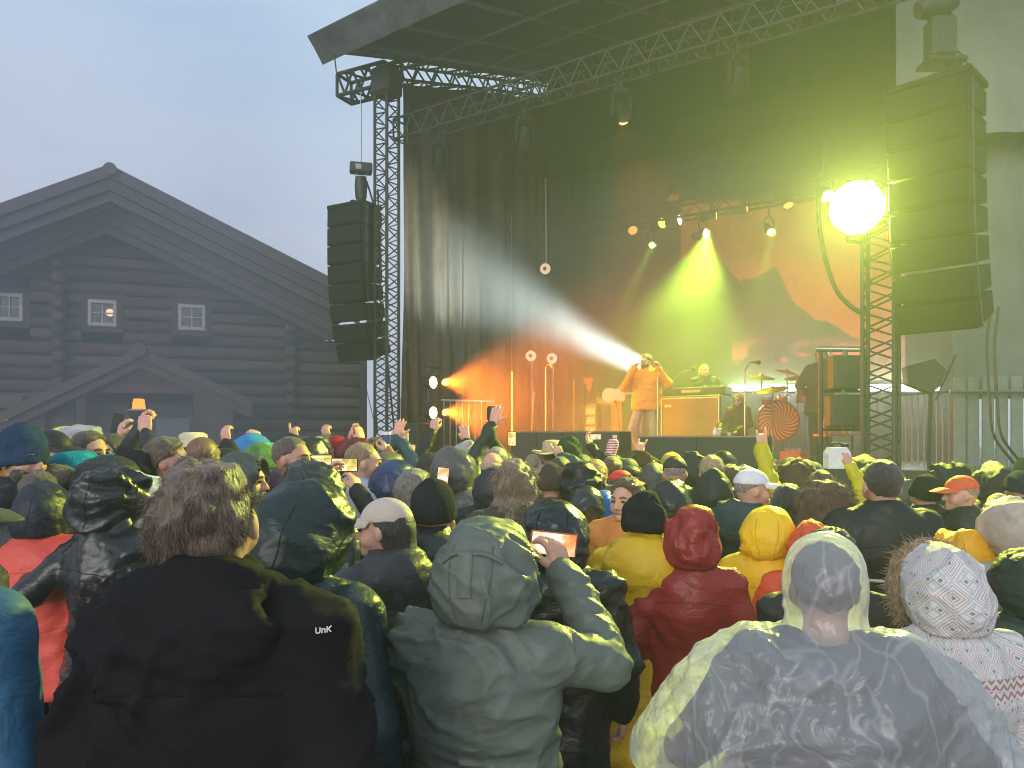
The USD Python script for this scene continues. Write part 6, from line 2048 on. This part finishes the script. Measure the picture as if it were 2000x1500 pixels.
person(440, 850, 5.2, 'person in black hood with arm raised in the left of the crowd', jacket=BLK, hoodw=.95, arms={'r': {'at': (441, 838, .3), 'hand': 'phone', 'palm': (0, 1, 0)}}, H=1.86)
person(398, 853, 5.0, 'bald dark skinned person facing the stage', jacket=(.20, .28, .36), head='none', skin='brown', bulk=1.0)
person(380, 845, 6.2, 'person in pale straw hat behind the bald person', jacket=CHAR, head='hat', hc=(.60, .52, .36), hair='short')
person(330, 855, 4.4, 'man with curly brown hair, red jacket and yellow lit cheek', jacket=(.55, .06, .05), head='none', hair='short', hc=(.085, .060, .036), vol=1.10, strand=900, turn=-.55, look=-.35, face=True, hood_down=True)
person(265, 882, 4.3, 'person in black beanie turned to the right with pale face', jacket=BLK, head='beanie', hc=(.020, .020, .022), turn=-1.0, look=-.3, face=True)
person(222, 847, 5.4, 'young man with dark quiff looking back towards the camera', jacket=(.30, .32, .34), head='none', hair='short', hc=(.040, .026, .018), vol=1.02, facing=math.pi - .5, face=True, pitch=-.1)
person(178, 842, 4.9, 'man with brown side-parted hair in dark jacket, seen half from the side', jacket=NAVY, head='none', hair='short', hc=(.060, .036, .020), vol=1.06, turn=-1.05, look=-.25, face=True)
person(45, 829, 3.9, 'bearded man in navy blue beanie at the left', jacket=(.020, .024, .036), head='beanie', hc=(.022, .045, .095), tall=1.25, turn=-1.0, look=-.35, face=True, beard=(.035, .022, .014), hood_down=True, skin='tan')
person(104, 838, 4.6, 'man in black cap with shaved neck behind the navy beanie', jacket=BLK3, head='cap', hc=(.016, .016, .017), turn=-.95, look=-.3, hair='bald', head2=(.05, .04, .03))
person(152, 881, 4.2, 'person in turquoise hat with long fair hair', jacket=(.05, .05, .05), head='beanie', hc=(.010, .25, .34), hair='long', head2=(.20, .14, .075), tall=.9)
person(222, 886, 4.4, 'person in turquoise hat behind the round black hood', jacket=(.02, .02, .022), head='beanie', hc=(.012, .24, .32), tall=.95)
person(206, 893, 4.0, 'person in round black hood directly above the glossy black hood', jacket=(.016, .017, .018), hoodw=1.2, hoodh=.95)
person(75, 919, 3.75, 'man with thin brown hair and high forehead, left of the coral jacket', jacket=(.03, .03, .03), head='none', hair='short', hc=(.07, .045, .03), turn=.9, look=.5, face=True)
person(120, 908, 4.0, 'person with short brown hair and warm lit ear behind the thin haired man', jacket=(.04, .035, .03), head='none', hair='short', hc=(.09, .06, .035), vol=1.05, turn=-.4)
person(272, 927, 3.5, 'person in white hood right of the glossy black hood', jacket=(.62, .62, .64), hoodw=.85, turn=-.4)
person(8, 851, 5.0, 'white haired person in pale plastic hood at the left edge', jacket=(.45, .45, .47), head='none', hair='bob', hc=(.55, .53, .53))
person(-6, 905, 3.9, 'person in yellow hood at the left edge', jacket=(.65, .40, .015), hoodw=.9)
person(131, 839, 6.4, 'person in neon yellow hood far at the left', jacket=(.50, .72, .03), hoodw=.9)
person(157, 834, 6.0, 'person in light grey hood beside the neon yellow hood', jacket=(.32, .32, .36), hoodw=1.05)
o = person(262, 868, 4.9, 'person in dark jacket reaching both arms high at the left', jacket=(.020, .024, .028), head='cap', hc=(.02, .02, .02), hair='short', H=1.84, bulk=1.05, arms={'r': {'at': (284, 806, .25), 'hand': 'phone', 'palm': (-.6, .8, 0)}, 'l': {'at': (275, 815, .3), 'hand': 'grip', 'palm': (.6, .8, 0)}})
o = person(237, 858, 5.4, 'person raising a dark phone beside the porch lamp', jacket=BLK, head='none', hair='short', hc=DBR, arms={'l': {'at': (232, 835, .25), 'hand': 'phone', 'palm': (.3, 1, 0)}}, H=1.84)
phone(pt(229, 827, 5.72), .075, .15, 'dark phone held upright below the lodge porch', .3, .15, plain((.02, .02, .02), .2))
person(312, 862, 5.6, 'person in dark cap in front of the raised arms', jacket=BLK, head='cap', hc=(.022, .024, .026), turn=-.9, hair='short', face=True)
person(492, 846, 6.0, 'person in sky blue hood with a hand near the face', jacket=(.03, .20, .45), hoodw=.95, arms={'r': {'at': (506, 850, .2), 'hand': 'grip', 'palm': (-1, 0, 0)}})
person(628, 852, 6.2, 'grey haired person in the crowd left of the red beanie', jacket=CHAR, head='none', hair='short', hc=(.24, .21, .20))
person(606, 852, 5.8, 'person in black hood with pale rim', jacket=BLK, hoodw=.9, rough=.3, coat=.5)
person(662, 852, 6.4, 'person in dark red beanie', jacket=BLK, head='beanie', hc=(.32, .018, .03), tall=.95)
o = person(700, 872, 6.0, 'person clapping hands high above the red beanie', jacket=(.14, .02, .03), head='none', hair='short', hc=DBR, H=1.82, arms={'l': {'at': (684, 850, .3), 'hand': 'clap', 'palm': (1, 0, 0)}, 'r': {'at': (704, 841, .3), 'hand': 'clap', 'palm': (-1, .2, 0)}})
person(737, 853, 6.4, 'dark haired person below the left lattice tower', jacket=CHAR, head='none', hair='short', hc=(.02, .016, .013))
o = person(776, 876, 5.8, 'person in teal sleeves raising both hands below the left tower', jacket=(.030, .075, .090), head='none', hair='short', hc=DBR, H=1.76, arms={'l': {'at': (773, 842, .25), 'hand': 'open', 'palm': (0, 1, 0)}, 'r': {'at': (789, 846, .25), 'hand': 'grip', 'palm': (-.4, 1, 0)}})
o = person(752, 880, 5.6, 'person holding up a beer cup', jacket=(.3, .12, .08), head='none', hair='bob', hc=LBR, H=1.74, arms={'r': {'at': (757, 868, .25), 'hand': 'grip', 'palm': (-1, 0, 0)}})
cq = pt(755, 857, 5.88)
t = thing('beer_cup', 'white plastic beer cup held up in the crowd below the left tower', 'cup', cq)
part(t, 'cup_wall', lathe([(0, -.055), (.026, -.055), (.036, .055), (.033, .055), (.024, -.05)], 16), plain((.72, .74, .78), .4), 40)
part(t, 'printed_band', lathe([(.0285, -.04), (.0345, .03)], 16), plain((.05, .08, .25), .4), 40)
for px, hy, ang_, lab, cc, hp_ in ((846, 826, 0, 'person in black sleeve raising a cupped hand before the barrier', BLK, 'grip'), (907, 836, .0, 'person waving an open hand before the barrier', DKG, 'open'), (948, 815, .1, 'person with thin raised arm at the end of the barrier', BLK, 'grip')):
    person(px + 6, 880, 6.6 if px < 940 else 6.3, lab, jacket=cc, head='none', hair='short', hc=DBR, H=1.80, arms={'r' if px > 860 else 'l': {'at': (px, hy, .3), 'hand': hp_, 'palm': (0, 1, 0)}})
o = person(972, 872, 6.0, 'person holding a black square bag up high', jacket=(.018, .030, .022), head='none', hair='short', hc=GRY, H=1.86, arms={'l': {'at': (963, 815, .3), 'hand': 'open', 'palm': (0, 1, 0)}})
bq = pt(963, 808, 6.42)
t = thing('bag', 'black square cloth bag held up before the stage barrier', 'bag', bq, .2)
part(t, 'pouch', box((0, 0, 0), (.10, .04, .125), None, .012), plain((.016, .016, .017), .7))
part(t, 'flap', box((0, -.022, .03), (.095, .006, .055), None, .002), plain((.022, .022, .023), .7))
person(963, 884, 5.9, 'bald fair man in the middle of the crowd', jacket=(.16, .15, .12), head='none', hair='bald', hc=(.46, .32, .22), arms={'r': {'at': (1003, 893, .2), 'hand': 'relax', 'palm': (0, 1, 0)}})
phone(pt(1000, 857, 6.6), .07, .13, 'small phone held upright left of the mic stands', .0, .05, M_SCREEN)
person(842, 882, 5.8, 'person in charcoal knitted beanie with yellow rim', jacket=CHAR, head='beanie', hc=(.060, .058, .055), tall=1.05)
person(888, 879, 5.2, 'person in large grey rain hood behind the black beanie', jacket=(.090, .088, .085), hoodw=1.1, rough=.4, coat=.2)
person(914, 862, 6.6, 'person in black and white striped beanie with reflective collar', jacket=BLK, head='beanie', hc=(.35, .35, .33), tall=.9)
person(790, 868, 5.9, 'person filming with an orange lit phone left of the charcoal beanie', jacket=BLK, head='none', hair='short', hc=DBR, H=1.62)
phone(pt(802, 885, 6.1), .075, .15, 'upright phone with orange picture below the barrier', .0, .05, M_SCREEN2)
person(1078, 905, 5.2, 'person in brown knitted beanie with pale lit rim', jacket=(.08, .065, .045), head='beanie', hc=(.070, .048, .045), tall=1.1)
person(1137, 907, 5.2, 'person in bulky black hood in the middle, before the red cap', jacket=BLK, hoodw=1.15, rough=.4)
person(1215, 917, 6.0, 'person in bright red cap', jacket=(.05, .04, .04), head='cap', hc=(.60, .03, .02), turn=-1.2, hair='short')
person(1165, 896, 6.4, 'person with tousled blond hair and red jacket', jacket=(.45, .07, .04), head='none', hair='bob', hc=(.40, .27, .09), strand=400)
person(1197, 891, 6.8, 'person with brown hair and blue jacket behind the red cap', jacket=(.02, .07, .35), head='none', hair='short', hc=(.085, .050, .028), vol=1.05)
person(1229, 894, 7.0, 'person in grey cap behind the red cap', jacket=CHAR, head='cap', hc=(.05, .055, .055), turn=-.4)
person(1233, 908, 6.4, 'person in black and white cap above the red cap', jacket=BLK, head='cap', hc=(.03, .032, .03), turn=-.9)
person(1275, 905, 6.2, 'person in slate grey hood right of the red cap', jacket=(.05, .06, .065), hoodw=.95)
person(1318, 889, 5.6, 'man in flat dark cap with yellow lit shoulder', jacket=(.04, .045, .05), head='cap', hc=(.032, .030, .026), hair='short', head2=GRY, turn=.0, bulk=1.1)
person(1312, 884, 7.2, 'person in pale yellow beanie behind the flat cap', jacket=CHAR, head='beanie', hc=(.45, .38, .10))
person(1355, 882, 6.3, 'person in tall dark hood right of the flat cap', jacket=(.022, .028, .026), hoodw=.95, peak=.6)
person(1390, 889, 5.6, 'man with spiky fair hair', jacket=(.03, .035, .035), head='none', hair='spiky', hc=(.34, .26, .13), strand=700)
person(1393, 910, 4.9, 'person in black pointed hood in front of the spiky hair', jacket=(.020, .026, .022), peak=.5, hoodw=1.0, bulk=1.1)
person(1412, 881, 7.0, 'person in dark hood with bright rim right of the spiky hair', jacket=BLK, rough=.3, coat=.5)
person(1449, 899, 6.2, 'person in pale grey pointed hood above the white cap', jacket=(.30, .29, .25), peak=1.1, hoodw=.85)
person(1427, 906, 6.0, 'person with brown hair left of the pale pointed hood', jacket=CHAR, head='none', hair='short', hc=(.055, .040, .020))
o = person(1603, 918, 5.6, 'dark haired man in yellow green jacket with both arms raised', jacket=(.45, .42, .015), head='none', hair='short', hc=(.018, .016, .012), vol=1.03, rough=.5, bulk=.98,
           arms={'l': {'at': (1489, 858, .15), 'hand': 'horns', 'palm': (0, 1, 0), 'pole': (-.5, 0, -.8)}, 'r': {'at': (1660, 893, .15), 'hand': 'grip', 'palm': (-.6, .8, 0), 'pole': (.7, 0, -.7)}})
jq = pt(1640, 893, 5.75)
t = thing('canister', 'white plastic canister with black handle held up by the yellow green sleeve', 'canister', jq)
part(t, 'tank', prism([(-.085, -.085), (.085, -.085), (.085, .03), (.055, .075), (-.055, .075), (-.085, .03)], .10), plain((.62, .64, .64), .35), 30)
part(t, 'handle', tube(curve_pts([(-.04, .05, .078), (-.03, .05, .10), (.03, .05, .10), (.04, .05, .078)], 5), .010), M_BLK, True)
part(t, 'screw_cap', trimesh.creation.cylinder(.022, .03).apply_translation((.065, .05, .085)), M_BLK)
person(1571, 897, 6.6, 'dark haired person left of the yellow green jacket', jacket=BLK, head='none', hair='short', hc=(.02, .018, .013))
phone(pt(1590, 950, 5.2), .10, .07, 'phone held low beside the curly hair', .1, 0, plain((.03, .03, .03), .2))
o = person(1257, 882, 7.2, 'person in brown beanie pointing two fingers up before the riser', jacket=(.05, .035, .02), head='beanie', hc=(.070, .045, .022), H=1.80, arms={'l': {'at': (1243, 872, .2), 'hand': 'horns', 'palm': (0, 1, 0)}})
person(1080, 860, 7.2, 'person in straw hat near the stage', jacket=(.45, .40, .30), head='hat', hc=(.50, .38, .22), hair='short')
person(1113, 853, 7.0, 'person in dark green patterned helmet-like hat', jacket=DKG, head='beanie', hc=(.030, .055, .022), tall=1.1)
person(1096, 893, 6.6, 'person with pointing finger and dark round hair', jacket=(.03, .06, .07), head='none', hair='short', hc=(.022, .018, .010), vol=1.08, arms={'r': {'at': (1097, 880, .15), 'hand': 'point', 'palm': (0, 1, 0)}})
o = person(1140, 882, 6.9, 'person in black sleeve filming sideways over the crowd', jacket=BLK, head='none', hair='short', hc=(.03, .028, .014), H=1.78, arms={'r': {'at': (1152, 856, .25), 'hand': 'phone', 'palm': (1, 0, 0)}})
phone(pt(1163, 853, 7.1), .105, .055, 'phone held sideways with dark orange picture before the amplifiers', 0, 0, M_SCREEN2)
o = person(1192, 893, 7.0, 'person holding up a pink and white striped bottle', jacket=(.06, .16, .05), head='none', hair='short', hc=(.06, .04, .02), H=1.74, arms={'r': {'at': (1203, 885, .2), 'hand': 'grip', 'palm': (-1, 0, 0)}})
bq = pt(1196, 872, 7.12)
t = thing('striped_bottle', 'pink and white striped soft bottle held up before the stage', 'bottle', bq, .2)
part(t, 'bottle_body', lathe([(0, -.08), (.05, -.08), (.055, .02), (.045, .06), (.02, .075), (.02, .09), (0, .09)], 14).apply_transform(rot(.25, (0, 1, 0))), usdkit.material(stage, '/World/Looks/striped_print', {
    'g': ('geometry', {}), 'w': ('wave_texture', {'bands_direction': 'z', 'scale': 14.0}), 'r': ('rgb_ramp', {'ramp': [(.45, (.70, .55, .58)), (.55, (.35, .05, .06))]}), 'p': ('principled_bsdf', {'roughness': .5})},
    [('g.position', 'w.vector'), ('w.fac', 'r.fac'), ('r.color', 'p.base_color')], surface='p.BSDF'), 40)
part(t, 'cap', trimesh.creation.cylinder(.02, .025).apply_translation((.022, 0, .095)), plain((.6, .5, .5), .4))
o = person(547, 852, 6.2, 'person with dark hair raising a small hand before the lodge corner', jacket=BLK, head='none', hair='short', hc=(.022, .018, .014), arms={'r': {'at': (577, 843, .2), 'hand': 'point', 'palm': (0, 1, 0)}}, H=1.84)
person(638, 848, 6.8, 'person waving one hand between the grey hair and the red beanie', jacket=CHAR, head='none', hair='short', hc=DBR, arms={'r': {'at': (641, 842, .2), 'hand': 'grip', 'palm': (0, 1, 0)}})

# ---- gaps between them filled by further dark hoods and heads, back to the stage edge
rf = np.random.default_rng(21)
FILL = []
placed = [tuple(UsdGeom.Xformable(p).ComputeLocalToWorldTransform(Usd.TimeCode.Default()).ExtractTranslation())[:2] for p in stage.GetPseudoRoot().GetChildren()[0].GetChildren() if p.GetName().startswith('person')]
cols = [BLK, BLK3, NAVY, DKG, OLV, CHAR, (.05, .03, .03), (.03, .05, .07), (.09, .09, .095), (.018, .02, .03)]
hairs = [BRN, DBR, LBR, GRY, (.02, .016, .012), GBL]
for tries in range(2600):
    if len(FILL) >= 72:
        break
    Y = rf.uniform(3.4, 9.6) if rf.random() < .25 else rf.uniform(5.6, 10.2)
    px = rf.uniform(-40, 2040)
    x = (px - CX) / F * Y
    # stays clear of the stage skirt and the barrier cloth
    q = np.array([x, Y]) - SL
    if q @ SV > -.75 or (x > 2.0 and Y > 8.0):
        continue
    if any((x - a) ** 2 + (Y - b) ** 2 < (.40 if Y < 6 else .36) ** 2 for a, b in placed):
        continue
    if Y < 5.6 and 1700 < px < 1900:
        continue
    placed.append((x, Y))
    FILL.append((px, x, Y))
LAND = [(395, 'wavy brown haired man'), (590, 'big wet green hood'), (945, 'grey green rain jacket'), (1342, 'dark red raincoat'), (1500, 'bright yellow hood'), (1608, 'clear plastic poncho'), (1842, 'patterned white jacket'), (1477, 'white cap'), (1612, 'curly brown hair'),
        (1722, 'tall broad man'), (1875, 'orange red cap'), (1215, 'bright red cap'), (1222, 'smiling woman'), (1010, 'wavy blond hair'), (848, 'black beanie'), (740, 'beige cap'), (768, 'navy blue hood'), (672, 'sideways phone'), (585, 'balding quilted man'), (330, 'curly man in red'),
        (215, 'glossy black hood'), (43, 'navy beanie'), (152, 'turquoise hat'), (662, 'dark red beanie'), (1080, 'straw hat'), (1390, 'spiky fair hair'), (1318, 'flat dark cap'), (493, 'sky blue hood'), (965, 'bald fair man'), (1450, 'pale pointed hood'), (1165, 'tousled blond hair'), (1950, 'blond ponytail'), (398, 'bald dark skinned person')]
CNAME = ['black', 'charcoal', 'navy', 'dark green', 'olive', 'grey', 'dark maroon', 'dark teal', 'mid grey', 'slate']
HNAME = ['brown', 'dark brown', 'light brown', 'grey', 'black', 'sandy']
said = set()
for i, (px, x, Y) in enumerate(FILL):
    kind = rf.choice(['hood', 'hood', 'none', 'beanie', 'cap', 'hood', 'hood', 'none'])
    H = float(np.clip(rf.normal(1.70, .06), 1.58, 1.80))
    if Y < 5.6:
        H = min(H, 1.62)
    ji, ci, hi = rf.integers(len(cols)), rf.integers(len(cols)), rf.integers(len(hairs))
    hr = str(rf.choice(['short', 'short', 'bob', 'long']))
    what = {'hood': f'person in {CNAME[ji]} hood', 'none': f'person with {hr if hr != "bob" else "bobbed"} {HNAME[hi]} hair', 'beanie': f'person in {CNAME[ci]} knitted hat', 'cap': f'person in {CNAME[ci]} cap'}[kind]
    for lx, ln in sorted(LAND, key=lambda q: abs(q[0] - px)):
        lab = f'{what} {"near the stage" if Y > 8 else "deep in the crowd"}, {"left of" if px < lx else "right of"} the {ln}'
        if len(lab.split()) > 16:
            lab = lab.replace(' deep in the crowd', '').replace(' near the stage', '')
        if lab not in said and len(lab.split()) <= 16:
            break
    said.add(lab)
    person(px, 0, Y, lab, pos=(x, Y), H=H, jacket=cols[ji], head=kind, hc=hairs[hi] if kind == 'none' else cols[ci] if kind != 'hood' else cols[ji], hair=None if kind == 'hood' else hr, head2=hairs[hi] if kind != 'none' else None,
           turn=rf.uniform(-.4, .4), look=rf.uniform(-.4, .4), lean=rf.uniform(-.04, .04), rough=.5 if rf.random() < .3 else .7, peak=float(rf.choice([0, 0, .4])), hoodw=float(rf.uniform(.88, 1.08)), sharp=.011, big=.016, group='further spectators filling the packed crowd')
